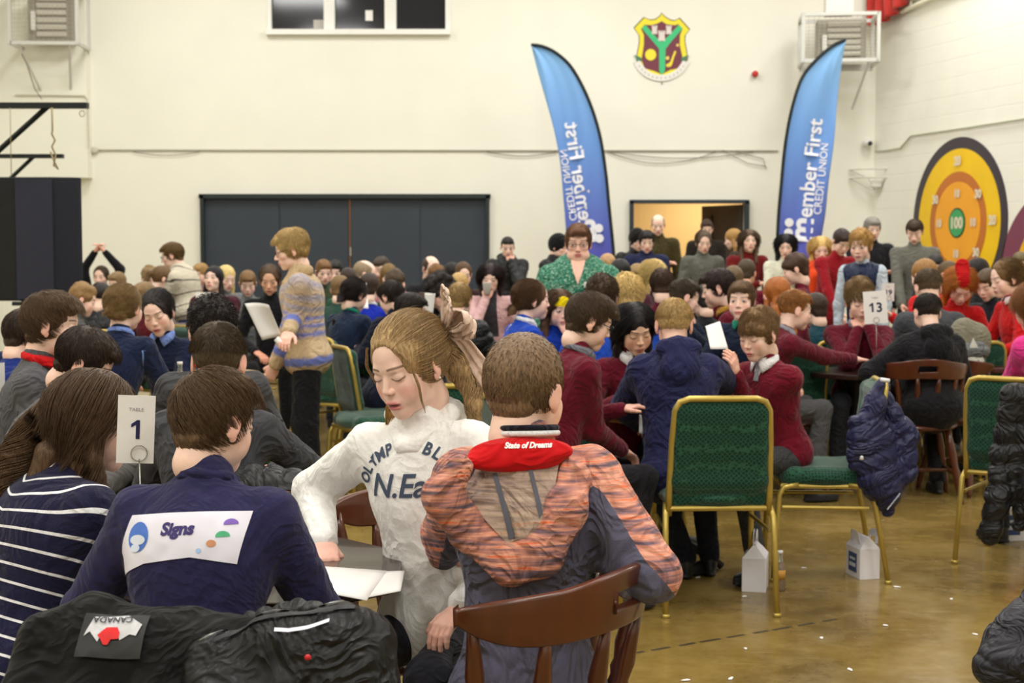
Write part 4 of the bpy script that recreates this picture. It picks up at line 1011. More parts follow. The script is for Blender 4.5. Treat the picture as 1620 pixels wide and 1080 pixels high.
# ---- feather flags
def flag(label, Y, pole_px, edge_px, mirror, top):
    s = 2300./Y
    def itp(pts, n):
        P = np.array(pts, float); d = np.r_[0, np.cumsum(np.linalg.norm(np.diff(P, axis=0), axis=1))]; t = np.linspace(0, d[-1], n)
        k = np.clip(np.searchsorted(d, t)-1, 0, len(P)-2); o_ = []
        for ti, i in zip(t, k):
            f = (ti-d[i])/(d[i+1]-d[i]); p0 = P[max(i-1, 0)]; p1 = P[i]; p2 = P[i+1]; p3 = P[min(i+2, len(P)-1)]
            o_.append(.5*(2*p1+(p2-p0)*f+(2*p0-5*p1+4*p2-p3)*f*f+(3*p1-p0-3*p2+p3)*f**3))
        return np.array(o_)
    n = 70; A = itp(pole_px, n); B = itp(edge_px, n)
    base = W(A[-1][0], A[-1][1], Y); o = thing('feather_flag', label, 'flag', (base[0], Y, 0)); O = np.array((base[0], Y, 0))
    V = []; cols = []; m_ = 24; sgn = -1 if mirror else 1
    for j in range(n):
        for i in range(m_+1):
            u = i/m_; p = A[j]*(1-u)+B[j]*u; q = W(p[0], p[1], Y)
            wv = .035*math.sin(u*7+j*.10*(1 if not mirror else -1))*u+.02*math.sin(u*17-j*.23)*u*(1-.5*u)
            V.append(q-O+np.array((0, wv, 0))); t = np.clip((p[1]-70)/330, 0, 1)
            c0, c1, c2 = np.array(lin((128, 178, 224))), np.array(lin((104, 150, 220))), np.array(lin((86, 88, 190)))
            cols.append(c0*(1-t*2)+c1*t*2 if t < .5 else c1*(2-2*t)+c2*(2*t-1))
    F = [(j*(m_+1)+i, j*(m_+1)+i+1, (j+1)*(m_+1)+i+1, (j+1)*(m_+1)+i) for j in range(n-1) for i in range(m_)]
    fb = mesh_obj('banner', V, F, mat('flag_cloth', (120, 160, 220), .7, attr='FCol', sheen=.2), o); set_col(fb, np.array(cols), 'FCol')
    md = fb.modifiers.new('s', 'SOLIDIFY'); md.thickness = .004; md.offset = 0
    m = MB(); pp = [W(p[0], p[1], Y)-O for p in A]; m.tube(pp+[np.array((0, 0, 0.05))], .034, 8, flat=.6); m.build('pole_sleeve', mat('sleeve_black', (22, 30, 32), .6), o, True)
    m = MB(); m.box((0, 0, .02), (.5, .5, .04)); m.lathe([(.04, .04), (.03, .2)], n=12); m.build('base_plate', bs, o)
    bv = BVHTree.FromPolygons([tuple((v+O).tolist()) for v in V], [tuple(f) for f in F])
    # lettering runs up the flag
    wt = mat('flag_white', (236, 238, 248), .7)
    def put(txt, size, px, py, ang, bold, nm):
        Vt, Ft = text_polys(txt, size, bold=bold, align='LEFT'); a = math.radians(ang)
        ax = np.array((math.cos(a), 0, math.sin(a)))
        ay = np.array((-math.sin(a), 0, math.cos(a)))*(-1 if mirror else 1)
        if mirror: Vt = [(x, y) for x, y in Vt]
        V3 = []
        org = W(px, py, Y)
        for x, y in Vt:
            p = org+ax*x+ay*y; h = bv.ray_cast(Vector((p[0], p[1]-1, p[2])), Vector((0, 1, 0)), 2)
            if h[0] is None: h = bv.find_nearest(Vector(p))
            V3.append(np.array(h[0])+np.array((0, -.012, 0))-O)
        mesh_obj(nm, V3, Ft if not mirror else [f[::-1] for f in Ft], wt, o, False)
    def dot(px, py, r, nm='logo_dot'):
        m = MB(); c = W(px, py, Y)-O; h = bv.find_nearest(Vector(tuple(W(px, py, Y)))); m.lathe([(r, 0), (r, .006)], (c[0], h[0][1]-O[1]-.02, c[2]), 18, rotx(PI/2)); m.build(nm, wt, o)
    return o, put, dot
f1, put, dot = flag('blue feather flag with mirrored white lettering and a black pole on its right side', 18.3,
     [(840, 71), (857, 73), (880, 84), (905, 108), (930, 155), (948, 210), (958, 270), (964, 330), (970, 390), (972, 425)],
     [(841, 74), (850, 110), (864, 160), (876, 205), (886, 255), (891, 310), (895, 360), (898, 427)], True, 70)
put('ember First', .262, 916, 350, 98.5, .005, 'lettering'); put('CREDIT UNION', .128, 902, 350, 98.5, .0015, 'lettering')
for (a, b_) in ((947, 361), (948, 377)): dot(a, b_, .055)
put('m', .40, 921, 386, 97, .014, 'logo_letter')
f2, put, dot = flag('blue feather flag with readable white lettering and a black pole on its left side', 18.3,
     [(1338, 63), (1318, 72), (1290, 96), (1268, 125), (1252, 175), (1242, 230), (1236, 290), (1231, 350), (1228, 427)],
     [(1338, 66), (1332, 105), (1324, 170), (1318, 230), (1310, 290), (1305, 340), (1300, 375), (1295, 427)], False, 62)
put('ember First', .262, 1283, 345, 84, .005, 'lettering'); put('CREDIT UNION', .128, 1297, 340, 84, .0015, 'lettering')
for (a, b_) in ((1248, 352), (1247, 368)): dot(a, b_, .055)
put('m', .40, 1281, 384, 84, .014, 'logo_letter')
# ============================================================ FURNITURE
gold = mat('gold_metal', (188, 164, 84), .35, metal=.55, noise=.06, nscale=20)
def green_fabric():
    m = mat('green_fabric', (22, 66, 50), .9, spec=.15, sheen=.3)
    nt = m.node_tree; N = nt.nodes; L = nt.links
    if any(n.type == 'TEX_VORONOI' for n in N): return m
    tc = [n for n in N if n.type == 'TEX_COORD'][0]; vo = N.new('ShaderNodeTexVoronoi'); vo.feature = 'DISTANCE_TO_EDGE'; vo.inputs['Scale'].default_value = 70; vo.inputs['Randomness'].default_value = .35
    mp = N.new('ShaderNodeMapping'); mp.inputs['Rotation'].default_value = (0, .78, 0); L.new(tc.outputs['Object'], mp.inputs[0]); L.new(mp.outputs[0], vo.inputs['Vector'])
    r = N.new('ShaderNodeValToRGB'); L.new(vo.outputs['Distance'], r.inputs[0]); e = r.color_ramp.elements
    e[0].position = .04; e[0].color = (*lin((44, 90, 68)), 1); e[1].position = .14; e[1].color = (*lin((14, 50, 38)), 1)
    L.new(r.outputs[0], N['Principled BSDF'].inputs['Base Color'])
    bp = N.new('ShaderNodeBump'); bp.inputs['Strength'].default_value = .5; bp.inputs['Distance'].default_value = .003; L.new(vo.outputs['Distance'], bp.inputs['Height']); L.new(bp.outputs[0], N['Principled BSDF'].inputs['Normal'])
    return m
gf = green_fabric()
def link_copy(proto, loc, rz, label, group=None):
    r = proto.copy(); C.objects.link(r); r.location = tuple(loc); r.rotation_euler = (0, 0, rz); r['label'] = label
    if group: r['group'] = group
    for ch in list(proto.children):
        c = ch.copy(); C.objects.link(c); c.parent = r
        for g_ in ch.children:
            d = g_.copy(); C.objects.link(d); d.parent = c
    return r
def make_banquet(label):
    o = thing('banquet_chair', label, 'chair'); w_ = .205
    m = MB(); path = []
    for s in (-1, 1):
        q = [(s*w_, -.185, .40), (s*w_, -.20, .50), (s*w_*.97, -.235, .72), (s*w_*.93, -.255, .835), (s*w_*.84, -.262, .872), (s*w_*.66, -.266, .885)]
        path = path+q if s < 0 else path+q[::-1]
    m.tube(path, .0135, 8); m.build('back_frame', gold, o, True)
    m = MB(); m.tube([(-.2, -.19, .43), (-.2, .19, .43), (.2, .19, .43), (.2, -.19, .43), (-.2, -.19, .43)], .012, 8)
    for s in (-1, 1): m.tube([(s*.212, -.19, .335), (s*.205, .19, .335)], .009, 6)
    m.build('seat_frame', gold, o)
    for s in (-1, 1):
        m = MB(); m.tube([(s*.205, -.10, .437), (s*.215, -.17, .430), (s*.220, -.205, .40), (s*.222, -.225, .30), (s*.226, -.275, .012)], [.0125]*5, 8); m.box((s*.226, -.276, .008), (.028, .028, .016)); m.build('leg', gold, o, True)
        m = MB(); m.tube([(s*.205, .12, .437), (s*.21, .185, .425), (s*.212, .205, .39), (s*.214, .215, .25), (s*.216, .225, .012)], .0125, 8); m.box((s*.216, .226, .008), (.028, .028, .016)); m.build('leg', gold, o, True)
    V, F = blob([ell((0, 0, .470), (.235, .225, .040)), ell((0, 0, .462), (.215, .205, .05)), cone((-.16, -.15, .466), (.16, -.15, .466), .040, .040), cone((-.16, .15, .466), (.16, .15, .466), .040, .040), cone((-.17, -.15, .466), (-.17, .15, .466), .040, .040), cone((.17, -.15, .466), (.17, .15, .466), .040, .040)], .009, .03)
    mesh_obj('seat_cushion', V, F, gf, o)
    R = rotx(.17); P = []
    for a in (-.12, 0, .12):
        for b_ in (-.13, 0, .12): P.append(ell((a, -.215-(b_+.04)*.17, .685+b_), (.085, .026, .085), R))
    P += [cone((-.16, -.235, .84), (.16, -.235, .84), .022, .022), cone((-.172, -.20, .55), (-.165, -.235, .84), .022, .022), cone((.172, -.20, .55), (.165, -.235, .84), .022, .022), cone((-.17, -.197, .54), (.17, -.197, .54), .022, .022)]
    V, F = blob(P, .009, .03); mesh_obj('back_cushion', V, F, gf, o)
    return o
wood = mat('cherry_wood', (82, 38, 18), .28, noise=.3, nscale=14, stretch=(1, 1, .25), coat=.3, spec=.5)
wood_l = mat('oak_edge', (176, 122, 50), .35, noise=.2, nscale=12, coat=.2)
SP = [(.010, 0), (.011, .08), (.016, .25), (.018, .36), (.013, .45), (.017, .50), (.013, .55), (.018, .66), (.013, .84), (.009, 1)]
LG = [(.012, 0), (.016, .06), (.023, .28), (.017, .36), (.024, .42), (.018, .5), (.025, .66), (.021, .8), (.017, 1)]
def make_bow_chair(label, r=.255, h=.845, a0=-165, a1=-15):
    """pub chair: curved top rail with hand hole on turned spindles; faces +Y"""
    o = thing('spindle_chair', label, 'chair'); V, F = blob([ell((0, 0, .445), (.225, .215, .026)), ell((0, -.02, .440), (.20, .20, .03))], .008, .02, [ell((0, .02, .50), (.16, .15, .042))])
    mesh_obj('seat', V, F, wood, o)
    n = 60; V = []; F = []; th = .024; hole = set()
    for i in range(n+1):
        f = i/n; a = math.radians(a0+(a1-a0)*f); wv = abs(f-.5)*2
        top = h+.012*math.cos(wv*PI)+.016*max(0, 1-abs(wv-.62)/.22)*0+.010*(1 if wv < .45 else 0)*math.cos(wv/.45*PI/2)-.020*wv**6
        bot = h-.105+.010*math.cos(wv*PI*1.0)+.055*wv**5
        zs = [bot, bot+(top-bot)*.36, bot+(top-bot)*.64, top]
        for rr_, tl in ((r, 0), (r+th, .006)):
            for z_ in zs: V.append(((rr_+(z_-h)*.12)*math.cos(a), (rr_+(z_-h)*.12)*math.sin(a)-.0, z_))
    idx = lambda i, s, k: i*8+s*4+k
    hi0, hi1 = int(n*.43), int(n*.57)
    for i in range(n):
        for k in range(3):
            if k == 1 and hi0 <= i < hi1: continue
            F.append((idx(i, 1, k), idx(i+1, 1, k), idx(i+1, 1, k+1), idx(i, 1, k+1))); F.append((idx(i, 0, k), idx(i, 0, k+1), idx(i+1, 0, k+1), idx(i+1, 0, k)))
        F.append((idx(i, 0, 3), idx(i, 1, 3), idx(i+1, 1, 3), idx(i+1, 0, 3))); F.append((idx(i, 0, 0), idx(i+1, 0, 0), idx(i+1, 1, 0), idx(i, 1, 0)))
    for i in range(hi0, hi1):
        F.append((idx(i, 0, 1), idx(i, 1, 1), idx(i+1, 1, 1), idx(i+1, 0, 1))); F.append((idx(i, 0, 2), idx(i+1, 0, 2), idx(i+1, 1, 2), idx(i, 1, 2)))
    for i in (hi0, hi1): F.append((idx(i, 0, 1), idx(i, 1, 1), idx(i, 1, 2), idx(i, 0, 2)))
    for i in (0, n): F.append(tuple(idx(i, 0, k) for k in range(4))+tuple(idx(i, 1, k) for k in (3, 2, 1, 0)))
    ro = mesh_obj('top_rail', V, F, wood, o, True); b_ = ro.modifiers.new('bevel', 'BEVEL'); b_.width = .006; b_.segments = 3; b_.limit_method = 'ANGLE'; b_.angle_limit = .7
    for i in range(6):
        a = math.radians(a0+6+(a1-a0-12)*i/5.); f = abs(i-2.5)/2.5
        m = MB(); m.turned(((r-.065)*math.cos(a), (r-.065)*math.sin(a), .455), ((r+.004)*math.cos(a), (r+.004)*math.sin(a), h-.085+.035*f**3), [(q*1.05, t) for q, t in SP], 12); m.build('spindle', wood, o, True)
    for sx in (-1, 1):
        for sy in (-1, 1):
            m = MB(); m.turned((sx*.215, sy*.205, 0), (sx*.14, sy*.13, .43), LG, 12); m.build('leg', wood, o, True)
    m = MB()
    for s in (-1, 1): m.turned((s*.185, -.175, .17), (s*.185, .175, .17), [(.008, 0), (.014, .5), (.008, 1)], 8)
    m.turned((-.185, 0, .17), (.185, 0, .17), [(.008, 0), (.014, .5), (.008, 1)], 8); m.build('stretcher', wood, o, True)
    return o
def round_table(label, x, y, r=.38, h=.74, top=(52, 34, 26), sides=36, rot=0, edge=None, rough=.3):
    o = thing('pub_table', label, 'table', (x, y, 0), rot); tm = mat('tabletop_%d_%d' % (top[0], top[1]), top, rough, noise=.18, nscale=9, stretch=(1, 5, 1), coat=.2)
    m = MB(); m.prism([(r*math.cos(2*PI*(i+.5)/sides), r*math.sin(2*PI*(i+.5)/sides)) for i in range(sides)], h-.032, h); m.build('tabletop', tm, o, bevel=.006)
    m = MB(); m.lathe([(.035, .04), (.045, .12), (.03, .2), (.04, .5), (.055, .62), (.12, h-.035)], n=14)
    m.build('pedestal', mat('cast_iron', (24, 22, 22), .5), o, True)
    m = MB()
    for k in range(4): a = PI/4+k*PI/2; m.tube([(0, 0, .10), (.16*math.cos(a), .16*math.sin(a), .07), (.27*math.cos(a), .27*math.sin(a), .018)], [.03, .024, .018], 8)
    m.build('foot', mat('cast_iron', (24, 22, 22), .5), o, True); return o
paper_m = mat('white_paper', (240, 238, 235), .7)
def sheet(label, P, name='answer_sheet', cat='paper', sag=0., sub=8):
    """paper sheet through four world corners"""
    P = [np.array(p, float) for p in P]; o = np.mean(P, 0); V = []; F = []
    nn_ = nrm(np.cross(P[1]-P[0], P[3]-P[0]))
    for j in range(sub+1):
        for i in range(sub+1):
            u, v = i/sub, j/sub; p = (P[0]*(1-u)+P[1]*u)*(1-v)+(P[3]*(1-u)+P[2]*u)*v
            V.append(p-o+nn_*sag*math.sin(u*PI)*math.cos(v*1.2))
    for j in range(sub):
        for i in range(sub): a = j*(sub+1)+i; F.append((a, a+1, a+sub+2, a+sub+1))
    ob = mesh_obj(name, V, F, paper_m, None, True, o); md = ob.modifiers.new('s', 'SOLIDIFY'); md.thickness = .0012
    return tag(ob, label, cat)
def table_sign(num, label, px, py, Y, w_, h_, yaw=0, ztab=.74, roll=0):
    """number card clipped to a wire stand that stands on a table"""
    c = W(px, py, Y); o = thing('table_number', label, 'table sign', (c[0], c[1], ztab), yaw); zc = c[2]-ztab
    m = MB(); m.box((0, 0, zc), (w_, .0015, h_), R=roty(roll)); m.build('card', paper_m, o)
    V, F = [], []; y0 = -.0022; R = roty(roll); sz = h_*.40; adv = sz*.58; x0_ = -adv*(len(num)-1)/2
    for i, ch_ in enumerate(num):
        if ch_ == '1': v_ = [(.03, 0), (.17, 0), (.17, .70), (.06, .70), (-.14, .55), (-.14, .42), (.03, .52)]; v_ = [((a-.03)*sz, b*sz) for a, b in v_]; f_ = [(0, 1, 2, 3, 6), (3, 4, 5, 6)]
        else: v_, f_ = text_polys(ch_, sz, bold=h_*.010)
        n0 = len(V); V += [(a+x0_+adv*i, b) for a, b in v_]; F += [tuple(k+n0 for k in q) for q in f_]
    V3 = [(R @ np.array((x, y0, y-h_*.14)))+np.array((0, 0, zc)) for x, y in V]
    if num: mesh_obj('number', V3, F, mat('ink_navy', (28, 30, 78), .6), o, False)
    V, F = text_polys('TABLE', h_*.075, bold=0); V3 = [(R @ np.array((x, y0, y+h_*.27)))+np.array((0, 0, zc)) for x, y in V]
    if num: mesh_obj('heading', V3, F, mat('ink_grey', (150, 148, 160), .6), o, False)
    wm = mat('wire_steel', (170, 168, 160), .3, metal=.8); m = MB(); zb = zc-h_/2
    m.tube([(.012, -.004, 0.004), (.006, -.004, zb+.01)], .0016, 6); m.tube([(.006+.017*math.cos(t), -.006, zb+.022+.017*math.sin(t)) for t in np.linspace(-PI/2, PI*1.5, 19)], .0014, 6)
    m.lathe([(.032, 0), (.032, .004), (.02, .010), (.003, .014)], (.012, -.004, 0), 16); m.build('wire_stand', wm, o, True); return o
def bottle(label, x, y, z, liquid=(30, 14, 8), lab=(200, 60, 50), h=.20, tilt=0):
    o = thing('bottle', label, 'bottle', (x, y, z)); k = h/.20
    pr = [(.026, 0), (.0275, .006), (.0275, .06), (.026, .085), (.0275, .11), (.020, .14), (.012, .165), (.0115, .19), (.0125, .195)]
    m = MB(); m.lathe([(r_*k, z_*k) for r_, z_ in pr], n=18); m.build('glass', mat('clear_glass', (235, 240, 235), .05, trans=.9, spec=.5), o, True)
    m = MB(); m.lathe([(r_*k*.90, z_*k+.003) for r_, z_ in pr[:6]], n=16); m.build('drink', mat('drink_%d' % liquid[0], liquid, .2), o, True)
    m = MB(); m.lathe([(.0282*k, .06*k), (.0275*k, .085*k), (.0282*k, .108*k)], n=18); m.build('label_band', mat('label_%d_%d' % (lab[0], lab[1]), lab, .5), o, True)
    m = MB(); m.lathe([(.0135*k, .192*k), (.0135*k, .206*k)], n=14); m.build('cap', mat('cap_white', (230, 228, 224), .4), o, True)
    if tilt: o.rotation_euler = (0, tilt, 0)
    return o
def cup(label, p):
    o = thing('paper_cup', label, 'cup', p); m = MB(); m.lathe([(.028, 0), (.038, .095), (.040, .098), (.036, .096), (.027, .01)], n=20); m.build('wall', mat('cup_white', (238, 236, 232), .5), o, True); return o
def lunch_box(label, x, y, rz, logo=True, open_=False, s=1.0):
    """white card meal box with gable top and handle flaps"""
    o = thing('carry_box', label, 'box', (x, y, 0), rz); w_, d, h = .105*s, .16*s, .15*s; cm = mat('card_white', (226, 224, 232), .6)
    m = MB(); m.box((0, 0, h/2), (w_, d, h)); m.build('carton', cm, o, bevel=.002)
    m = MB(); tb = .055*s
    V = [(-w_/2, -d/2, h), (w_/2, -d/2, h), (w_/2, d/2, h), (-w_/2, d/2, h), (-.006, -d/2*.75, h+tb), (.006, -d/2*.75, h+tb), (.006, d/2*.75, h+tb), (-.006, d/2*.75, h+tb)]
    m.add(V, [(0, 1, 5, 4), (2, 3, 7, 6), (1, 2, 6, 5), (3, 0, 4, 7), (4, 5, 6, 7)]); m.build('gable_top', cm, o)
    for q in ((-.006, .006) if not open_ else (-.035, .045)):
        m = MB(); pl = [(-.055*s, 0), (-.045*s, .05*s), (-.02*s, .065*s), (.02*s, .065*s), (.045*s, .05*s), (.055*s, 0), (.03*s, 0), (.025*s, .03*s), (-.025*s, .03*s), (-.03*s, 0)]
        m.prism(pl, -.001, .001, (rotz(PI/2) @ rotx(PI/2) @ rotx((q*4) if open_ else 0), (q, 0, h+tb-.004-(.03*s if open_ else 0)))); m.build('handle', cm, o)
    if logo:
        m = MB(); m.box((-w_/2-.001, 0, h*.50), (.002, d*.55, h*.62)); lg = m.build('printed_panel', mat('print_blue', (52, 74, 120), .6), o)
        m = MB(); m.box((-w_/2-.0025, 0, h*.62), (.001, d*.35, h*.08)); m.box((-w_/2-.0025, 0, h*.42), (.001, d*.42, h*.12)); m.build('print_marks', mat('print_pale', (200, 210, 225), .6), o)
    return o
def garment(name, label, prims, color, h=.009, k=.03, quilt=.075, qdir=(0, 0, 1), amp=.011, fold=.006, kind='puffer', cat='coat', ref=None, seed=4, fr=40, loc=None):
    """coat hanging or lying on a chair; prims in world space"""
    c0 = np.array(ref if ref is not None else np.mean([p[1] for p in prims], 0)); V, F = blob(prims, h, k); n = normals(V, F)
    if quilt:
        tg = nearest(prims, V); al = (V-c0)@np.array(qdir, float)
        V = V+n*((np.abs(np.sin((al+wob(V, 6, 2)*.03)*PI/quilt))**.5-.8)*amp)[:, None]
    V = V+n*(wob(V, fr, seed, True)*fold+wob(V, fr*2.2, seed+1, True)*fold*.4)[:, None]
    V[:, 2] = np.maximum(V[:, 2], .004)
    o = mesh_obj(name, V-c0, F, cloth(color, kind), None, True, c0); tag(o, label, cat)
    return o, V, F

# ---- chairs
proto = make_banquet('empty-looking green and gold banquet chair pushed up behind the boy in the navy jacket')
def put_proto(): 
    a = floor_at(1125, 945); proto.location = (W(1125, 800, 6.05)[0], 6.06, 0); proto.rotation_euler = (0, 0, math.radians(2))
put_proto()
GC = 'green and gold banquet chairs'
proto['group'] = GC
link_copy(proto, (1.41, 6.62, 0), math.radians(86), 'side-on green banquet chair under the freckled boy, with a navy puffer jacket on its back', GC)
def chair_px(px, Y, rz, label): return link_copy(proto, ((px-810)/2300.*Y, Y, 0), math.radians(rz), label, GC)
chair_px(748, 6.6, 0, 'green banquet chair with a dark navy coat, behind the girl in the white hoodie')
chair_px(592, 8.6, 118, 'green banquet chair seen edge-on just right of the standing woman in the striped jumper')
chair_px(1622, 6.9, -34, 'green banquet chair at the right edge under a long black puffer coat')
chair_px(1296, 10.4, 10, 'green banquet chair behind the ginger boy with only its gold top rail showing')
chair_px(1525, 9.6, 0, 'green banquet chair behind the black puffer boy with its gold top curve showing')
chair_px(415, 12.2, 80, 'green banquet chair with one gold upright showing left of the woman with papers')
near_ch = make_bow_chair('dark cherry spindle chair with a hand hole, under the boy in the orange hoodie', r=.285, h=.85)
near_ch.location = (-.028, 2.93, 0); near_ch.rotation_euler = (0, 0, math.radians(60))
WC = 'wooden spindle chairs'; near_ch['group'] = WC
bow = make_bow_chair('dark wooden spindle chair under the boy in the black puffer coat', r=.255, h=.83); bow.location = ((1470-810)/2300.*8.45, 8.62, 0); bow.rotation_euler = (0, 0, math.radians(-4)); bow['group'] = WC
link_copy(bow, ((1562-810)/2300.*8.6, 8.9, 0), math.radians(-62), 'wooden spindle chair with a grey coat over its rail, beside the pink hoodie girl', WC)
link_copy(bow, ((655-810)/2300.*3.85, 3.72, 0), math.radians(165), 'dark spindle chair the girl in the white hoodie sits on', WC)
_sc = link_copy(bow, ((330-810)/2300.*2.85, 2.90, 0), math.radians(-5), 'wooden spindle chair hidden under the black coat, boy with the Signs label sits on it', WC)
_sc.scale = (1, 1, .93)
link_copy(bow, ((60-810)/2300.*3.3, 3.42, 0), math.radians(-50), 'wooden spindle chair of the girl in the striped navy jumper', WC)
link_copy(bow, ((1240-810)/2300.*8.7, 8.72, 0), math.radians(-75), 'wooden spindle chair the ginger boy in maroon sits on', WC)
# ---- tables
round_table('small dark eight-sided table of team one with the white answer sheet on it', -.63, 3.36, .40, .745, (46, 36, 30), 8, 0.0, rough=.22)
round_table('round dark table between the boys in maroon and the boy in the navy jacket', .78, 6.85, .38, .72, (120, 70, 30))
round_table('pale wooden table at the left edge behind the girl in stripes', -2.15, 5.5, .5, .735, (190, 156, 100), 36)
round_table('pale table with a bottle by the two girls in navy jumpers', -1.62, 7.1, .36, .735, (200, 170, 112))
round_table('dark table of team thirteen with the number card on it', 2.13, 8.95, .32, .735, (50, 30, 24))
round_table('table with white cup and papers behind the girl in the white hoodie', -.83, 10.4, .42, .735, (40, 30, 28))
round_table('dark table with two drink bottles in the middle of the crowd', 1.32, 9.0, .38, .735, (60, 42, 30))
round_table('dark red-brown table with cups among the children in red', 3.15, 9.55, .42, .735, (70, 26, 20))
round_table('table among the children in bright blue jumpers', .35, 8.5, .36, .735, (60, 40, 30))
# ---- signs
table_sign('1', 'white table number 1 card on a wire stand by the striped jumper girl', 215, 679, 3.10, .078, .146, math.radians(12), .745, .05)
table_sign('13', 'white table number 13 card in front of the curly-fringed boy in maroon', 1385, 486, 8.70, .137, .195, math.radians(-8), .735, -.08)
table_sign('19', 'white table number 19 card just behind the number 13 card', 1405, 462, 10.4, .088, .130, 0, .735)
table_sign('11', 'white table number 11 card by the dark-haired woman in the maroon jacket', 322, 481, 8.6, .088, .14, 0, .735)
table_sign('', 'blank-backed narrow white card on a thin wire at the far left edge', 3, 600, 5.2, .03, .12, 1.2, .735)
round_table('dark round table holding the number 19 card', 2.75, 10.5, .38, .735, (50, 34, 26))
round_table('pale round table holding the number 11 card', -1.85, 8.8, .32, .735, (180, 150, 100))
# ---- papers
zt_ = .7475
def on_plane(px, py, z): u = (px-810)/FPX; v = (540-py)/FPX; d = (u, _c+v*_s, -_s+v*_c); t = (z-CH)/d[2]; return np.array((d[0]*t, d[1]*t, z))
A_, B_, C_, D_ = on_plane(466, 893, zt_+.001), on_plane(612, 903, zt_+.001), on_plane(580, 950, zt_-.0), on_plane(462, 928, zt_+.001)
sheet('large white answer sheet under the pointing finger of the girl in white', [A_, B_, C_, D_])
sheet('second white sheet sticking out under the answer sheet towards the boy in the orange hoodie', [on_plane(575, 905, zt_), on_plane(640, 903, zt_), on_plane(634, 935, zt_), on_plane(578, 946, zt_)])
sheet('white sheet held up beside the freckled boy in maroon', [W(1116, 516, 6.9), W(1139, 508, 6.9), W(1152, 552, 6.8), W(1124, 552, 6.8)])
sheet('small white sheet on the lap of the boy in the navy jacket', [W(1011, 655, 6.4), W(1032, 668, 6.4), W(1028, 692, 6.3), W(1011, 684, 6.3)])
sheet('white sheet held upright beside the curly dark-haired boy', [W(672, 463, 9.9), W(689, 464, 9.9), W(685, 496, 9.9), W(671, 494, 9.9)])
sheet('white folded sheet among the heads behind the woman in the striped jumper', [W(573, 449, 10.7), W(580, 448, 10.7), W(583, 488, 10.5), W(564, 487, 10.5)])
sheet('white paper held by the fair boy beside the man in the cream striped sweater', [W(231, 452, 12), W(245, 447, 12), W(240, 462, 12), W(234, 462, 12)])
sheet('white card in front of the woman in the green floral blouse', [W(924, 446, 9.4), W(938, 447, 9.4), W(937, 455, 9.4), W(924, 455, 9.4)])
sheet('white card held low by the fair-haired child behind the blonde curls', [W(1001, 444, 10.4), W(1015, 444, 10.4), W(1015, 462, 10.4), W(1002, 462, 10.4)])
sheet('open exercise booklet on the table beside the green-sleeved boy', [on_plane(1103, 532, .755), on_plane(1122, 524, .755), on_plane(1126, 530, .755), on_plane(1108, 538, .755)])
# ---- bottles, cups
bottle('glass cola bottle on the table beside the smiling girl in navy', (283-810)/2300.*7.0, 7.0, .735, lab=(206, 120, 100))
bottle('glass bottle with a pale label on the table left of the freckled boy', (1145-810)/2300.*8.9, 8.85, .735)
bottle('clear bottle with a red band right beside the pale-labelled bottle', (1160-810)/2300.*8.9, 8.9, .735, (180, 176, 170), (220, 70, 60))
bottle('thin dark bottle on the table by the green and navy jacket boy', (1120-810)/2300.*9.1, 9.15, .735)
cup('white paper cup on the table of the children in red', W(1558, 492, 9.4)*np.array((1, 1, 0))+np.array((0, 0, .735)))
cup('white paper cup on the table behind the girl in the white hoodie', (-.82, 10.2, .735))
cup('white cup by the green banquet chair at the back left', (-1.75, 9.0, .735))
o = thing('snack_tub', 'pink and white patterned snack tub in front of the ginger-haired girl', 'tub', (W(1522, 490, 9.3)[0], 9.3, .735)); m = MB(); m.lathe([(.05, 0), (.062, .09)], n=18); m.build('tub', mat('tub_pink', (222, 150, 150), .6, noise=.25, nscale=40), o, True); m = MB(); m.lathe([(.064, .088), (.064, .10)], n=18); m.build('rim', mat('cup_white', (238, 236, 232), .5), o, True)
# ---- boxes on the floor
p = floor_at(1200, 938); lunch_box('white gable-top lunch box on the floor behind the leg of the empty green chair', p[0], p[1]+.09, math.radians(-14), False, s=.98)
p = floor_at(1372, 918); lunch_box('white lunch box with open handles and blue print under the side-on green chair', p[0], p[1]+.09, math.radians(12), True, True, s=.92)
p = floor_at(555, 671); lunch_box('white lunch box with blue print on the floor beyond the girl in white', p[0], p[1]+.06, math.radians(200-80), True, s=1.0)
p = floor_at(1600, 858); lunch_box('white lunch box on the floor behind the long black puffer coat', p[0], p[1]+.09, math.radians(100), True, s=1.1)
p = floor_at(1234, 936); bottle('small glass bottle with amber drink standing on the floor by the lunch box', p[0]+.005, p[1]+.03, .0, (150, 96, 14), (190, 140, 60), .17)
# ============================================================ PEOPLE NEAR THE CAMERA
def add_bundle(info, path, rad, count, col, name='hair_lock', sr=.0009, head=True, **k):
    P = [(info['Rh'] @ (np.array(p)*info['hs'])+info['Hc']) if head else info['R'].T @ (np.array(p)-info['o']) for p in path]
    V, F = bundle(P, rad, count, sr, **k); core, Fc = blob([cone(P[i], P[i+1], rad[i]*.72, rad[i+1]*.72) for i in range(len(P)-1)], .005, .02)
    V, F = join((V, F), (core, Fc)) if max(rad) > .006 else (V, F); return mesh_obj(name, V, F, hair_mat(col), info['root'])
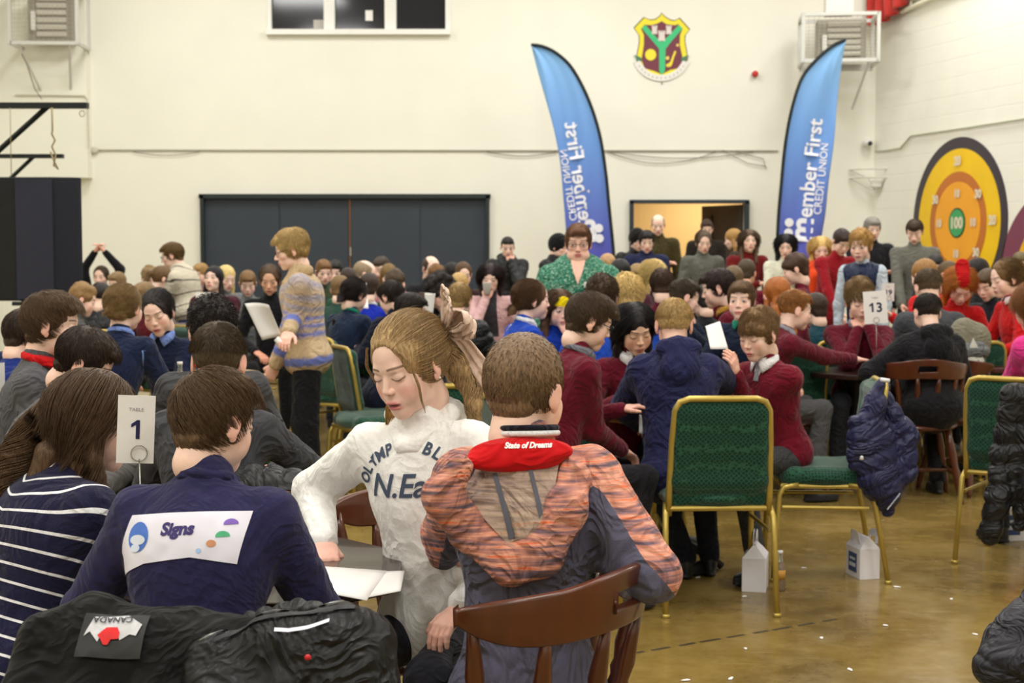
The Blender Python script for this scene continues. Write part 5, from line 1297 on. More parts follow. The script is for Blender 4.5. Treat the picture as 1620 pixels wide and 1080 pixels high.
# --- girl in the white hoodie
girl = person('girl with a beige hair bow in a white printed hoodie, pointing at the answer sheet', W(647, 578, 3.42), 160, 0, kind='near', H=1.48,
              hair=('pony', (172, 142, 100)), top=('hoodie', (248, 247, 244), cloth((248, 247, 244), 'fleece')), topname='hoodie', trousers=(36, 36, 44), lean=4, side=4,
              head=(-17, -19, 5), arms=(W(730, 960, 3.2), W(512, 858, 3.47)), hands=('relaxed', 'point'), poles=(None, (.75, -.2, -.7)), hood=False, mouth=.0035, brow=(112, 84, 58), twist=0, seatz=.47, hs=.98)
hc_ = (172, 142, 100); gh = (176, 138, 78)
# face-framing and fallen hair
add_bundle(girl, [(.066, -.060, .00), (.076, -.03, -.06), (.080, .015, -.12), (.074, .05, -.185), (.070, .055, -.225)], [.010, .016, .024, .024, .008], 700, gh, 'front_lock', wave=.12)
add_bundle(girl, [(-.035, -.095, .02), (-.06, -.105, -.06), (-.085, -.09, -.14), (-.09, -.06, -.20)], [.022, .026, .024, .008], 450, hc_, 'back_lock', wave=.2)
add_bundle(girl, [(.05, -.08, -.02), (.095, -.06, -.10), (.125, -.02, -.15), (.135, .01, -.18)], [.02, .018, .014, .006], 300, gh, 'loose_lock', wave=.3)
add_bundle(girl, [(.045, .070, .075), (.075, .060, .03), (.083, .040, -.04), (.080, .035, -.09)], [.003, .004, .003, .001], 26, hc_, 'wisp', sr=.0006, wave=.06)
add_bundle(girl, [(-.045, .072, .070), (-.072, .066, .02), (-.070, .062, -.05), (-.066, .062, -.10)], [.003, .003, .003, .001], 22, hc_, 'wisp', sr=.0006, wave=.06)
# bow at the back of the head
bowm = cloth((222, 196, 178), 'cotton')
def ribbon(name, path, widths, wdir, pleat=.006, th=.0025):
    V = []; F = []; nx_ = 16; path = np.array(path, float); k_ = len(path); M_ = 18; wd = np.array(wdir, float)
    for j in range(M_):
        t_ = j/(M_-1)*(k_-1); i0 = min(int(t_), k_-2); f = t_-i0
        p0, p1, p2, p3 = path[max(i0-1, 0)], path[i0], path[i0+1], path[min(i0+2, k_-1)]
        c = .5*(2*p1+(p2-p0)*f+(2*p0-5*p1+4*p2-p3)*f*f+(3*p1-p0-3*p2+p3)*f**3); w_ = widths[i0]*(1-f)+widths[i0+1]*f
        tg_ = nrm(path[i0+1]-path[i0]); sd_ = nrm(wd-tg_*(wd@tg_)); nn2 = np.cross(tg_, sd_)
        for i in range(nx_+1):
            u = i/nx_-.5; V.append(c+sd_*u*w_+nn2*pleat*math.sin(u*18)*min(1, w_/.05))
    for j in range(M_-1):
        for i in range(nx_): a = j*(nx_+1)+i; F.append((a, a+1, a+nx_+2, a+nx_+1))
    o = mesh_obj(name, (np.array(V)*girl['hs']) @ girl['Rh'].T+girl['Hc'], F, bowm, girl['root']); md = o.modifiers.new('s', 'SOLIDIFY'); md.thickness = th; md.offset = 0
K0 = (-.030, -.118, .045)
ribbon('bow_loop', [K0, (-.045, -.135, .085), (-.062, -.128, .128), (-.085, -.108, .120), (-.070, -.105, .080), K0], [.012, .050, .066, .060, .045, .012], (-.55, .5, -.5))
ribbon('bow_loop', [K0, (-.060, -.140, .050), (-.115, -.125, .075), (-.128, -.105, .050), (-.085, -.105, .035), K0], [.012, .046, .062, .056, .04, .012], (-.1, .4, .9))
ribbon('bow_tail', [K0, (-.060, -.135, .005), (-.085, -.135, -.050), (-.118, -.130, -.115)], [.014, .040, .055, .062], (.8, .4, .25), .004)
ribbon('bow_tail', [K0, (-.040, -.150, -.01), (-.055, -.155, -.075), (-.060, -.150, -.14)], [.014, .036, .050, .056], (.8, .4, .1), .004)
V, F = blob([ell(K0, (.014, .013, .018))], .003, .01); mesh_obj('bow_knot', V*girl['hs'] @ girl['Rh'].T+girl['Hc'], F, bowm, girl['root'])
m = MB(); m.lathe([(.001, -.003), (.003, 0), (.001, .003)], tuple(girl['Rh'] @ (np.array((-.0835, -.004, -.036))*girl['hs'])+girl['Hc']), 10); m.build('earring', mat('pearl', (235, 232, 226), .2), girl['root'], True)
# soft hood lying behind the neck + printed lettering
I = girl
V, F = blob([cone(I['Nb']+I['rt']*s*.075+I['up']*.005-I['fw']*.02, I['Nb']+I['rt']*s*.018+I['fw']*.078-I['up']*.055, .024, .017) for s in (-1, 1)]+[ell(I['Nb']-I['fw']*.075+I['up']*.0, (.095, .045, .045)), ell(I['Nb']-I['fw']*.09-I['up']*.06, (.08, .03, .06))], .005, .03)
n = normals(V, F); V = V+n*(wob(V, 70, 3, True)*.004)[:, None]; mesh_obj('hood', V, F, cloth((248, 247, 244), 'fleece'), I['root'])
ink = mat('print_slate', (70, 82, 104), .8)
arc = 'OLYMPIC BLUES'
for i, ch_ in enumerate(arc):
    if ch_ == ' ': continue
    a = math.radians(68-136*i/(len(arc)-1)); R_ = .120
    V2, F2 = text_polys(ch_, .036, bold=.0012)
    cx, cy = -.0-R_*math.sin(a), R_*math.cos(a)*.92; ca, sa = math.cos(a), math.sin(a)
    Vr = [(x*ca-y*sa+cx, x*sa+y*ca+cy) for x, y in V2]
    lay('chest_letter', [(Vr, F2)], bvh_of(I), I['Nb']-I['up']*.175+I['fw']*.1, -I['rt'], I['up'], .0025, ink, I['root'], None, .02)
V2, F2 = text_polys('N.East', .078, bold=.0014, shear=.28)
lay('chest_script', [(V2, F2)], bvh_of(I), I['Nb']-I['up']*.170+I['fw']*.1, -I['rt'], I['up'], .0025, ink, I['root'], None, .015)

# --- boy in the orange and grey hoodie
def two_tone():
    m = mat('hoodie_two_tone', (88, 86, 104), .85, spec=.15, sheen=.1, bump=.35, bscale=260, wrinkle=.8); nt = m.node_tree; N = nt.nodes; L = nt.links
    at = N.new('ShaderNodeAttribute'); at.attribute_name = 'zone'; tc = [n for n in N if n.type == 'TEX_COORD'][0]
    mp = N.new('ShaderNodeMapping'); mp.inputs['Scale'].default_value = (9, 9, 120); mp.inputs['Rotation'].default_value = (.1, .35, 0); L.new(tc.outputs['Object'], mp.inputs[0])
    nz = N.new('ShaderNodeTexNoise'); nz.inputs['Scale'].default_value = 1; nz.inputs['Detail'].default_value = 3; L.new(mp.outputs[0], nz.inputs['Vector'])
    r = N.new('ShaderNodeValToRGB'); L.new(nz.outputs[0], r.inputs[0]); e = r.color_ramp.elements
    e[0].position = .36; e[0].color = (*lin((104, 88, 100)), 1); e[1].position = .66; e[1].color = (*lin((236, 122, 84)), 1)
    for p_, c_ in ((.46, (168, 118, 114)), (.54, (206, 138, 116)), (.60, (226, 168, 146))): q = e.new(p_); q.color = (*lin(c_), 1)
    st = N.new('ShaderNodeMath'); st.operation = 'GREATER_THAN'; st.inputs[1].default_value = 0; L.new(at.outputs['Fac'], st.inputs[0])
    mx = N.new('ShaderNodeMixRGB'); L.new(st.outputs[0], mx.inputs[0]); mx.inputs[1].default_value = (*lin((90, 88, 108)), 1); L.new(r.outputs[0], mx.inputs[2]); L.new(mx.outputs[0], N['Principled BSDF'].inputs['Base Color'])
    m2 = m.copy(); m2.name = 'heather_orange'; b2 = m2.node_tree; mx2 = [n for n in b2.nodes if n.type == 'MIX_RGB'][0]; rr = [n for n in b2.nodes if n.type == 'VALTORGB'][0]
    b2.links.new(rr.outputs[0], b2.nodes['Principled BSDF'].inputs['Base Color'])
    m3 = m2.copy(); m3.name = 'hood_lining'; e3 = [n for n in m3.node_tree.nodes if n.type == 'VALTORGB'][0].color_ramp.elements
    for q, c_ in zip(e3, ((140, 122, 116), (168, 146, 134), (184, 160, 144), (192, 172, 156), (206, 160, 138))): q.color = (*lin(c_), 1)
    return m, m2, m3
tt, heather, lining = two_tone()
boy = person('boy with a buzz cut in an orange and grey hoodie, nearest the camera', W(830, 618, 3.0), 8, 0, neck=.82, kind='boy', H=1.46, skin='fair',
             hair=('buzz', (122, 98, 74)), top=('hoodie', (88, 86, 104), tt), topname='hoodie', trousers=(20, 20, 22), lean=1, head=(-36, -8, 2), side=0,
             arms=(W(700, 884, 3.38), W(935, 862, 3.02)), hands=('relaxed', 'fist'), poles=((-.5, -.8, -1.), (.6, -1.3, -.45)), seatz=.46, hs=.99, puff=.004, girth=1.05)
I = boy; V, tg, n = I['V'], I['tg'], I['n']; a_ = (V-I['Nb'])@I['rt']; b_ = (V-I['Nb'])@I['up']
zone = b_+.135+.10*np.abs(a_)
for t0, s in ((7, -1), (9, 1)):
    m_ = (tg == t0) | (tg == t0+1); zone[m_] = (n[m_]@(I['rt']*s*.75+I['up']*(.65 if s > 0 else .2)))*.05-.004
set_float(I['top'], zone, 'zone')
def bk(a, b, off=0.0, I=I):
    o_ = I['Nb']+I['rt']*a+I['up']*b; h = bvh_of(I).ray_cast(Vector(o_-I['fw']*.5), Vector(I['fw']), 1.0)
    return (np.array(h[0]) if h[0] is not None else o_-I['fw']*.1)-I['fw']*off
pth = [(-.150, -.030), (-.185, -.085), (-.130, -.160), (-.050, -.225), (.010, -.205), (.060, -.120), (.085, -.060), (.072, -.030)]; rr_ = [.026, .038, .040, .040, .042, .042, .030, .012]
Q = [bk(a, b, .012) for a, b in pth]; sq_ = (I['fw'], .55)
P = [cone(Q[i], Q[i+1], rr_[i], rr_[i+1], sq_) for i in range(len(Q)-1)]
V, F = blob(P, .0045, .022); n = normals(V, F); V = V+n*(wob(V, 60, 8, True)*.005)[:, None]; ho_ = mesh_obj('hood', V, F, heather, I['root'])
inner_ = [(-.150, -.045), (-.120, -.115), (-.060, -.180), (-.010, -.165), (.030, -.105), (.055, -.030), (.045, .0), (.0, -.030), (-.070, -.045)]
lay('hood_lining', [(inner_, [tuple(range(len(inner_)))])], bvh_of(I), I['Nb'], I['rt'], I['up'], .016, lining, I['root'], None, .012)
for q in ([(-.082, -.048), (-.073, -.047), (-.045, -.168), (-.056, -.172)], [(-.012, -.036), (-.004, -.033), (.012, -.120), (.004, -.132)]):
    lay('hood_seam', [(q, [(0, 1, 2, 3)])], bvh_of(I), I['Nb'], I['rt'], I['up'], .0185, mat('seam_grey', (92, 92, 104), .8), I['root'], None, .012)
V, F = blob([ell(I['Nb']-I['fw']*.062-I['up']*.008-I['rt']*.02, (.105, .036, .030)), ell(I['Nb']-I['fw']*.072-I['up']*.026-I['rt']*.045, (.095, .028, .020))], .005, .02)
rd = mesh_obj('red_jersey', V, F, cloth((206, 18, 24), 'cotton'), I['root']); bvr = BVHTree.FromPolygons([tuple(v) for v in V.tolist()], F.tolist())
for nm, z_, r_, c_ in (('white_band', .024, .0600, (236, 236, 240)), ('navy_band', .035, .0585, (26, 26, 40))):
    m = MB(); m.tube([I['Nb']+I['up']*(z_+.006*math.cos(t))+I['rt']*(r_*math.sin(t))-I['fw']*(.014+r_*math.cos(t)) for t in np.linspace(-2.4, 2.4, 30)], .0062, 8); m.build(nm, cloth(c_, 'knit'), I['root'], True)
V2, F2 = text_polys('State of Dreams', .0145, bold=.0007, shear=.4); lay('neck_script', [(V2, F2)], bvr, I['Nb']+I['up']*.004-I['rt']*.012, I['rt'], I['up'], .002, mat('thread_white', (240, 236, 236), .7), I['root'], None, .01)

# --- boy with the Signs label
sb = person('boy in a navy fleece with a white Signs label stuck on his back', W(338, 668, 2.98), -8, 0, kind='boy', H=1.50, hair=('side', (100, 78, 56)), top=('cotton', (42, 40, 76), cloth((42, 40, 76), 'fleece')), topname='fleece',
            lean=13, head=(-28, -14, 0), arms=(W(250, 930, 3.2), W(455, 935, 3.2)), poles=((-.7, -.2, -.9), (.7, -.2, -.9)), collar=(42, 40, 78), girth=1.08, puff=.006, hs=.90)
I = sb
I['bvh'] = BVHTree.FromPolygons([tuple(v) for v in I['V'].tolist()], I['F'].tolist())
lb = [(-.125, -.075), (.122, -.060), (.105, -.165), (.02, -.155), (-.08, -.170), (-.145, -.195), (-.150, -.15)]
org = I['Nb']; ax, ay = I['rt'], I['up']
lay('back_label', [(lb, [tuple(range(len(lb)))])], bvh_of(I), org, ax, ay, .003, mat('label_white', (232, 230, 244), .6), I['root'], None, .012)
V2, F2 = text_polys('Signs', .034, bold=.0016, shear=.15); V2 = [(x-.012, y-.112+.06*x) for x, y in V2]; lay('label_word', [(V2, F2)], bvh_of(I), org, ax, ay, .0045, mat('ink_purple', (58, 44, 110), .6), I['root'], None, .012)
def disc(cx, cy, rx, ry, nm, col, lv=.0045, a0=0, a1=2*PI, n_=18):
    pts = [(cx+rx*math.cos(t), cy+ry*math.sin(t)) for t in np.linspace(a0, a1, n_)[:(-1 if a1-a0 > 6 else None)]]
    lay(nm, [(pts, [tuple(range(len(pts)))])], bvh_of(I), org, ax, ay, lv, mat('lbl_%d_%d' % (col[0], col[1]), col, .6), I['root'], None, .012)
disc(-.100, -.118, .026, .030, 'blue_mark', (74, 118, 206)); disc(-.100, -.124, .020, .010, 'white_panel', (222, 230, 246), .0055); disc(-.104, -.140, .012, .008, 'white_stroke', (214, 224, 244), .006)
disc(.088, -.087, .013, .010, 'violet_mark', (130, 96, 190), .0045, 0, PI+.3); disc(.077, -.112, .013, .010, 'green_mark', (80, 180, 130), .0045, 0, PI+.3); disc(.058, -.127, .009, .007, 'orange_mark', (214, 150, 110)); disc(.036, -.142, .005, .005, 'pale_mark', (170, 200, 240))

# --- girl in the striped jumper
def striped(nm, base, line, period, duty, wobble=0):
    m = mat(nm, base, .9, spec=.15, sheen=.1, bump=.5, bscale=300, wrinkle=.4); nt = m.node_tree; N = nt.nodes; L = nt.links
    at = N.new('ShaderNodeAttribute'); at.attribute_name = 'along'; a = N.new('ShaderNodeMath'); a.operation = 'MULTIPLY'; a.inputs[1].default_value = 1/period; L.new(at.outputs['Fac'], a.inputs[0])
    f = N.new('ShaderNodeMath'); f.operation = 'FRACT'; L.new(a.outputs[0], f.inputs[0]); g_ = N.new('ShaderNodeMath'); g_.operation = 'LESS_THAN'; g_.inputs[1].default_value = duty; L.new(f.outputs[0], g_.inputs[0])
    mx = N.new('ShaderNodeMixRGB'); mx.inputs[1].default_value = (*lin(base), 1); mx.inputs[2].default_value = (*lin(line), 1); L.new(g_.outputs[0], mx.inputs[0]); L.new(mx.outputs[0], N['Principled BSDF'].inputs['Base Color']); return m
stg = person('girl with long wavy brown hair in a navy jumper with thin white stripes', W(150, 664, 3.32), -48, 0, kind='girl', H=1.52, hair=('longwavy', (84, 62, 42)), top=('knit', (30, 30, 58), striped('navy_stripe', (30, 30, 58), (232, 232, 236), .036, .15)),
             topname='striped_jumper', trousers='denim', lean=22, head=(-26, -16, 0), arms=(W(190, 895, 3.35), W(265, 850, 3.5)), poles=((-.6, -.5, -.8), (.7, -.3, -.8)), girth=1.15, puff=.010)
set_float(stg['top'], stg['al']+1.0, 'along')
hw = (84, 62, 42)
for k_, (pt, rd_, ct) in enumerate((([(-.07, -.03, .03), (-.10, -.06, -.08), (-.115, -.11, -.20), (-.12, -.16, -.31)], [.022, .036, .036, .012], 900), ([(.065, .0, .03), (.085, .01, -.08), (.09, .05, -.19), (.085, .08, -.27)], [.018, .032, .034, .012], 900),
                        ([(0, -.10, .03), (-.02, -.13, -.09), (-.02, -.17, -.22), (-.03, -.19, -.32)], [.028, .05, .045, .012], 1000))):
    add_bundle(stg, pt, rd_, ct, hw, 'hair_lock', wave=.18, wf=2.0, seed=k_+3)

# --- black coats
blk = (34, 34, 36)
P = [cone(W(70, 1010, 2.50), W(150, 975, 2.55), .035, .035), cone(W(150, 980, 2.55), W(300, 1000, 2.55), .035, .032), cone(W(300, 1000, 2.55), W(430, 1005, 2.5), .032, .03),
     cone(W(70, 1010, 2.5), W(40, 1130, 2.42), .035, .06), cone(W(150, 995, 2.52), W(130, 1140, 2.42), .04, .07), cone(W(250, 1010, 2.5), W(250, 1140, 2.42), .04, .07), cone(W(350, 1020, 2.5), W(370, 1140, 2.42), .04, .07),
     ell(W(180, 1045, 2.49), (.13, .05, .07)), ell(W(300, 1070, 2.48), (.12, .05, .07))]
o, V, F = garment('coat', 'black coat with a red maple leaf lining patch, draped over the chair at bottom left', P, (15, 15, 15), .006, .05, quilt=0, kind='cotton', fold=.008, fr=30)
bv = BVHTree.FromPolygons([tuple(v) for v in V.tolist()], F.tolist()); loc = np.array(o.location)
c_ = W(182, 1012, 2.47); s_ = 2.42/2300.
def patch(nm, pts, col, off):
    pl = [((x-182)*s_, (1012-y)*s_) for x, y in pts]; q = lay(nm, [(pl, [tuple(range(len(pl)))])], bv, c_, (1, 0, 0), (0, .5, .866), off+.004, mat('pt_%s' % nm, col, .5, noise=.1, nscale=80), None, None, .006)
    for v in q.data.vertices: v.co = Vector(v.co)-Vector(loc)
    q.parent = o; return q
patch('patch_panel', [(135, 972), (240, 975), (235, 1052), (128, 1048)], (26, 26, 26), .003)
patch('white_mountains', [(150, 979), (205, 976), (231, 994), (224, 1014), (213, 1011), (198, 1021), (190, 1003), (172, 1003), (163, 1024), (148, 1006), (139, 1014)], (196, 196, 200), .005)
patch('maple_leaf', [(174, 999), (192, 999), (197, 1009), (196, 1019), (184, 1020), (180, 1029), (173, 1029), (168, 1020), (162, 1013), (168, 1006)], (214, 22, 22), .007)
V2, F2 = text_polys('CANADA', .016, bold=.0004)
q = lay('patch_word', [([(-x+.0, -y+.034) for x, y in V2], F2)], bv, c_, (1, 0, 0), (0, .5, .866), .012, mat('pt_dark', (50, 50, 56), .6), None, None, .02)
for v in q.data.vertices: v.co = Vector(v.co)-Vector(loc)
q.parent = o
P = [cone(W(335, 1055, 2.42), W(430, 1010, 2.42), .025, .03), cone(W(430, 1010, 2.42), W(540, 990, 2.45), .03, .03), cone(W(540, 990, 2.45), W(590, 1010, 2.45), .03, .03), cone(W(590, 1010, 2.45), W(606, 1130, 2.4), .03, .04),
     cone(W(450, 1030, 2.42), W(440, 1150, 2.38), .045, .07), cone(W(540, 1025, 2.42), W(545, 1150, 2.38), .045, .07), ell(W(500, 1065, 2.42), (.11, .05, .07)), cone(W(340, 1050, 2.42), W(350, 1140, 2.36), .05, .07)]
o2, V, F = garment('coat', 'black padded coat with a silver zip and white pocket edge, beside the maple leaf coat', P, (9, 9, 11), .006, .045, quilt=0, kind='puffer', fold=.007, fr=36)
bv = BVHTree.FromPolygons([tuple(v) for v in V.tolist()], F.tolist()); loc = np.array(o2.location)
def trim(nm, pts, wpx, col, off, rough=.5, metal=0.):
    pl = []
    for sgn in (1, -1):
        seq = pts if sgn > 0 else pts[::-1]
        for x, y in seq: pl.append(((x-182)*s_, (1012-y+sgn*wpx)*s_))
    n_ = len(pts); Fq = [(i, i+1, 2*n_-2-i, 2*n_-1-i) for i in range(n_-1)]
    q = lay(nm, [(pl, Fq)], bv, c_, (1, 0, 0), (0, .5, .866), off+.002, mat('trim_'+nm, col, rough, metal=metal), None, None, .008)
    for v in q.data.vertices: v.co = Vector(v.co)-Vector(loc)
    q.parent = o2
trim('zip', [(335, 1030), (370, 1008), (410, 993), (440, 983), (500, 972), (560, 962)], 1.6, (120, 118, 112), .004, .3, .7)
trim('zip_flap', [(360, 1030), (420, 1000), (500, 985), (580, 975)], 4.5, (16, 16, 20), .003)
trim('white_pocket_edge', [(458, 1021), (480, 1022), (510, 1015), (543, 1004)], 3.2, (232, 232, 250), .006)
m = MB(); m.lathe([(.004, 0), (.006, .004), (.003, .008)], W(487, 1043, 2.28)-loc, 10); m.build('red_toggle', mat('toggle_red', (190, 20, 30), .4), o2, True)
P = [cone(W(400, 982, 2.62), W(470, 974, 2.62), .022, .026), cone(W(470, 974, 2.62), W(570, 978, 2.6), .026, .022)]
garment('scarf', 'ruched dark grey coat collar behind the zipped padded coat', P, (36, 36, 36), .006, .03, quilt=.03, qdir=(1, 0, 0), amp=.008, cat='coat')
# navy coat on the chair behind the girl in white
P = [cone(W(712, 590, 6.45), W(775, 590, 6.45), .05, .05), cone(W(720, 600, 6.45), W(725, 700, 6.4), .06, .07), cone(W(770, 600, 6.45), W(765, 700, 6.4), .06, .07), ell(W(745, 650, 6.4), (.11, .07, .16)), cone(W(765, 690, 6.3), W(790, 690, 6.3), .06, .05)]
garment('coat', 'dark navy padded coat on the green chair behind the girl in white', P, (30, 36, 52), .009, .04, seed=7)
# navy puffer jacket hanging on the side-on chair
P = [cone(W(1394, 604, 6.42), W(1384, 640, 6.42), .020, .045), cone(W(1384, 640, 6.40), W(1366, 700, 6.38), .05, .06), cone(W(1366, 700, 6.38), W(1382, 760, 6.38), .06, .07), cone(W(1398, 630, 6.5), W(1430, 690, 6.48), .04, .06), cone(W(1430, 690, 6.48), W(1430, 745, 6.45), .06, .062),
     cone(W(1385, 690, 6.42), W(1398, 775, 6.40), .08, .075), cone(W(1385, 765, 6.42), W(1402, 806, 6.42), .055, .028), cone(W(1425, 745, 6.45), W(1405, 803, 6.42), .05, .026), cone(W(1352, 668, 6.36), W(1348, 735, 6.36), .03, .022), cone(W(1392, 612, 6.7), W(1400, 720, 6.75), .045, .06)]
o, V, F = garment('puffer_jacket', 'shiny navy quilted puffer jacket hanging from the side-on green chair', P, (34, 36, 72), .008, .035, quilt=.07, qdir=nrm((-.45, 0, 1)), amp=.012, cat='jacket')
loc = np.array(o.location)
for nm, a, b_, c in (('white_loop', (1393, 600), (1407, 602), (235, 235, 240)), ('care_label', (1363, 720), (1363, 727), (232, 232, 238))):
    m = MB(); m.tube([W(a[0], a[1], 6.33)-loc, W(b_[0], b_[1], 6.33)-loc], .010, 6); m.build(nm, mat('tag_white', c, .6), o, True)
m = MB()
for i in range(5): m.tube([W(1404+i*4, 806-i*5, 6.34)-loc, W(1408+i*4, 800-i*5, 6.34)-loc], .003, 4)
m.build('reflective_mark', mat('reflect', (190, 192, 210), .4), o)
# long black puffer over the right-edge chair
P = [cone(W(1605, 625, 6.3), W(1655, 640, 6.25), .06, .07), cone(W(1600, 640, 6.3), W(1588, 720, 6.3), .055, .055), cone(W(1588, 720, 6.3), W(1578, 790, 6.25), .055, .052), cone(W(1578, 790, 6.25), W(1566, 845, 6.25), .052, .048),
     cone(W(1625, 660, 6.3), W(1630, 770, 6.25), .07, .075), cone(W(1630, 770, 6.25), W(1612, 830, 6.25), .07, .03), cone(W(1660, 660, 6.3), W(1665, 840, 6.2), .08, .08)]
garment('puffer_coat', 'long black quilted puffer coat hanging over the green chair at the right edge', P, (24, 24, 27), .009, .03, quilt=.085, amp=.014)
P = [cone(W(1640, 950, 4.35), W(1600, 1010, 4.3), .05, .07), cone(W(1600, 1010, 4.3), W(1575, 1050, 4.25), .07, .06), cone(W(1575, 1055, 4.25), W(1640, 1050, 4.2), .06, .08), ell(W(1650, 1020, 4.3), (.14, .1, .12)), cone(W(1660, 1060, 4.3), W(1660, 1160, 4.3), .14, .10)]
garment('coat', 'dark grey padded coat in the bottom right corner of the photo', P, (34, 34, 42), .008, .03, quilt=.10, qdir=nrm((.5, 0, 1)), amp=.012)
# coat of the fade-haircut boy and grey coat at the pink girl's chair
P = [cone(W(400, 765, 4.05), W(470, 770, 4.05), .06, .05), cone(W(395, 780, 4.02), W(400, 900, 4.0), .07, .08), cone(W(465, 780, 4.02), W(455, 900, 4.0), .05, .06), ell(W(430, 830, 4.0), (.10, .06, .14))]
garment('puffer_coat', 'black vertically quilted coat hanging behind the grey-jumper boy with the fade haircut', P, (34, 34, 36), .009, .03, quilt=.055, qdir=(1, 0, 0), amp=.012)
P = [cone(W(1508, 560, 9.0), W(1550, 555, 9.0), .06, .06), cone(W(1512, 570, 9.0), W(1530, 660, 9.0), .07, .06), cone(W(1545, 570, 9.0), W(1540, 650, 9.0), .05, .05)]
garment('coat', 'grey quilted coat over the wooden chair left of the pink hoodie girl', P, (96, 98, 100), .01, .03)
P = [ell(W(1525, 535, 9.1), (.10, .08, .13)), ell(W(1545, 540, 9.1), (.09, .08, .12)), cone(W(1520, 545, 9.05), W(1540, 575, 9.05), .05, .05)]
o, V, F = garment('hooded_coat', 'khaki hooded coat with a pale silvery lining above the grey quilted coat', P, (128, 124, 106), .01, .03, quilt=0, kind='cotton')
m = MB(); m.prism([(-.05, -.10), (.02, .08), (.09, -.06), (.02, -.12)], 0, .01, (rotx(PI/2), W(1534, 555, 8.96)-np.array(o.location))); m.build('lining', mat('lining_silver', (214, 214, 206), .35, noise=.2, nscale=60), o)
# ============================================================ THE CROWD
BR, DB, BK, BL, GI, LB, GY = (84, 64, 46), (56, 42, 34), (30, 26, 26), (196, 168, 112), (150, 92, 46), (132, 106, 72), (150, 144, 136)
MAR, NAV, RBL, RED, BLK, GRY = (98, 16, 36), (24, 34, 62), (22, 66, 180), (196, 24, 26), (22, 22, 26), (82, 82, 86)
seatlist = []
CG = 'children and adults in the quiz crowd'
def crowd(label, cx, cy, Y, yaw, hair, top, **k):
    lod = k.pop('lod', 1 if Y < 8.0 else 2); ch = k.pop('chair', None)
    kind = k.get('kind', 'boy'); k.setdefault('H', 1.48 if kind in ('boy', 'girl') else (1.76 if kind == 'man' else 1.64))
    inf = person(label, W(cx, cy, Y), yaw, lod, hair=hair, top=top, **k)
    if k.get('sit', True) and ch is not False and Y < 11.5: seatlist.append((inf, yaw, label))
    return inf
# --- woman with the papers
def strp():
    m = mat('beige_blue_knit', (196, 168, 130), .92, sheen=.15, spec=.15, bump=.5, bscale=260, wrinkle=.5); nt = m.node_tree; N = nt.nodes; L = nt.links
    at = N.new('ShaderNodeAttribute'); at.attribute_name = 'along'; r = N.new('ShaderNodeValToRGB'); r.color_ramp.interpolation = 'LINEAR'
    tc = [n for n in N if n.type == 'TEX_COORD'][0]; nz = N.new('ShaderNodeTexNoise'); nz.inputs['Scale'].default_value = 28; L.new(tc.outputs['Object'], nz.inputs['Vector'])
    ml = N.new('ShaderNodeMath'); ml.operation = 'MULTIPLY_ADD'; ml.inputs[1].default_value = .035; L.new(nz.outputs[0], ml.inputs[0]); L.new(at.outputs['Fac'], ml.inputs[2]); L.new(ml.outputs[0], r.inputs[0])
    bg, bu, mx_ = (202, 176, 140), (112, 124, 196), (166, 160, 176)
    st = [(0, bg), (.10, bg), (.12, mx_), (.17, bg), (.19, mx_), (.23, bg), (.25, mx_), (.285, bg), (.30, bu), (.325, bg), (.345, bu), (.37, bg), (.39, bu), (.42, bg), (.52, bg), (.535, bu), (.57, bu), (.585, bg)]
    e = r.color_ramp.elements; e[0].position = 0; e[0].color = (*lin(bg), 1); e[1].position = 1; e[1].color = (*lin(bg), 1)
    for p_, c_ in st[1:]: q = e.new(p_); q.color = (*lin(c_), 1)
    L.new(r.outputs[0], N['Principled BSDF'].inputs['Base Color']); return m
wm = crowd('standing older woman in a beige and blue striped jumper holding papers', 461, 395, 8.75, 98, ('bob', (190, 160, 104)), ('knit', (196, 168, 130), strp()), kind='woman', H=1.62, sit=False, lean=5,
           lod=0, head=(4, -14, 0), glasses=True, arms=(W(433, 585, 8.7), W(455, 530, 8.45)), poles=((.0, -.9, -.5), (.2, -1, -.6)), hands=('grip', 'relaxed'), trousers=(22, 22, 26), legw=1.5, girth=1.16, topname='striped_jumper', hem=-.2, puff=.012)
set_float(wm['top'], np.clip(wm['al'], 0, 1), 'along')
V, F = blob([cone(wm['Nb']+wm['rt']*s*.07-wm['fw']*.03+wm['up']*.0, wm['Nb']+wm['rt']*s*.05+wm['fw']*.09-wm['up']*.06, .030, .022) for s in (-1, 1)]+[cone(wm['Nb']-wm['rt']*.07-wm['fw']*.05, wm['Nb']+wm['rt']*.07-wm['fw']*.05, .034, .034)], .008, .03)
mesh_obj('knitted_collar', V, F, cloth((192, 166, 128)), wm['root'])
decal(wm, 'name_badge', [(-.03, .04), (.03, .03), (.028, -.04), (-.03, -.03)], paper_m, 1, .006, (-.08, -.17))
sheet('large white sheets of paper in the hand of the woman in the striped jumper', [W(387, 480, 8.35), W(425, 482, 8.35), W(446, 532, 8.45), W(415, 538, 8.4)], 'paper_sheets', 'paper', .03)
m = MB(); m.tube([W(437, 535, 8.4), W(448, 546, 8.4), W(450, 552, 8.4)], .018, 8); tag(m.build('tissue', paper_m, smooth=True), 'crumpled white tissue held under the papers of the standing woman', 'tissue')
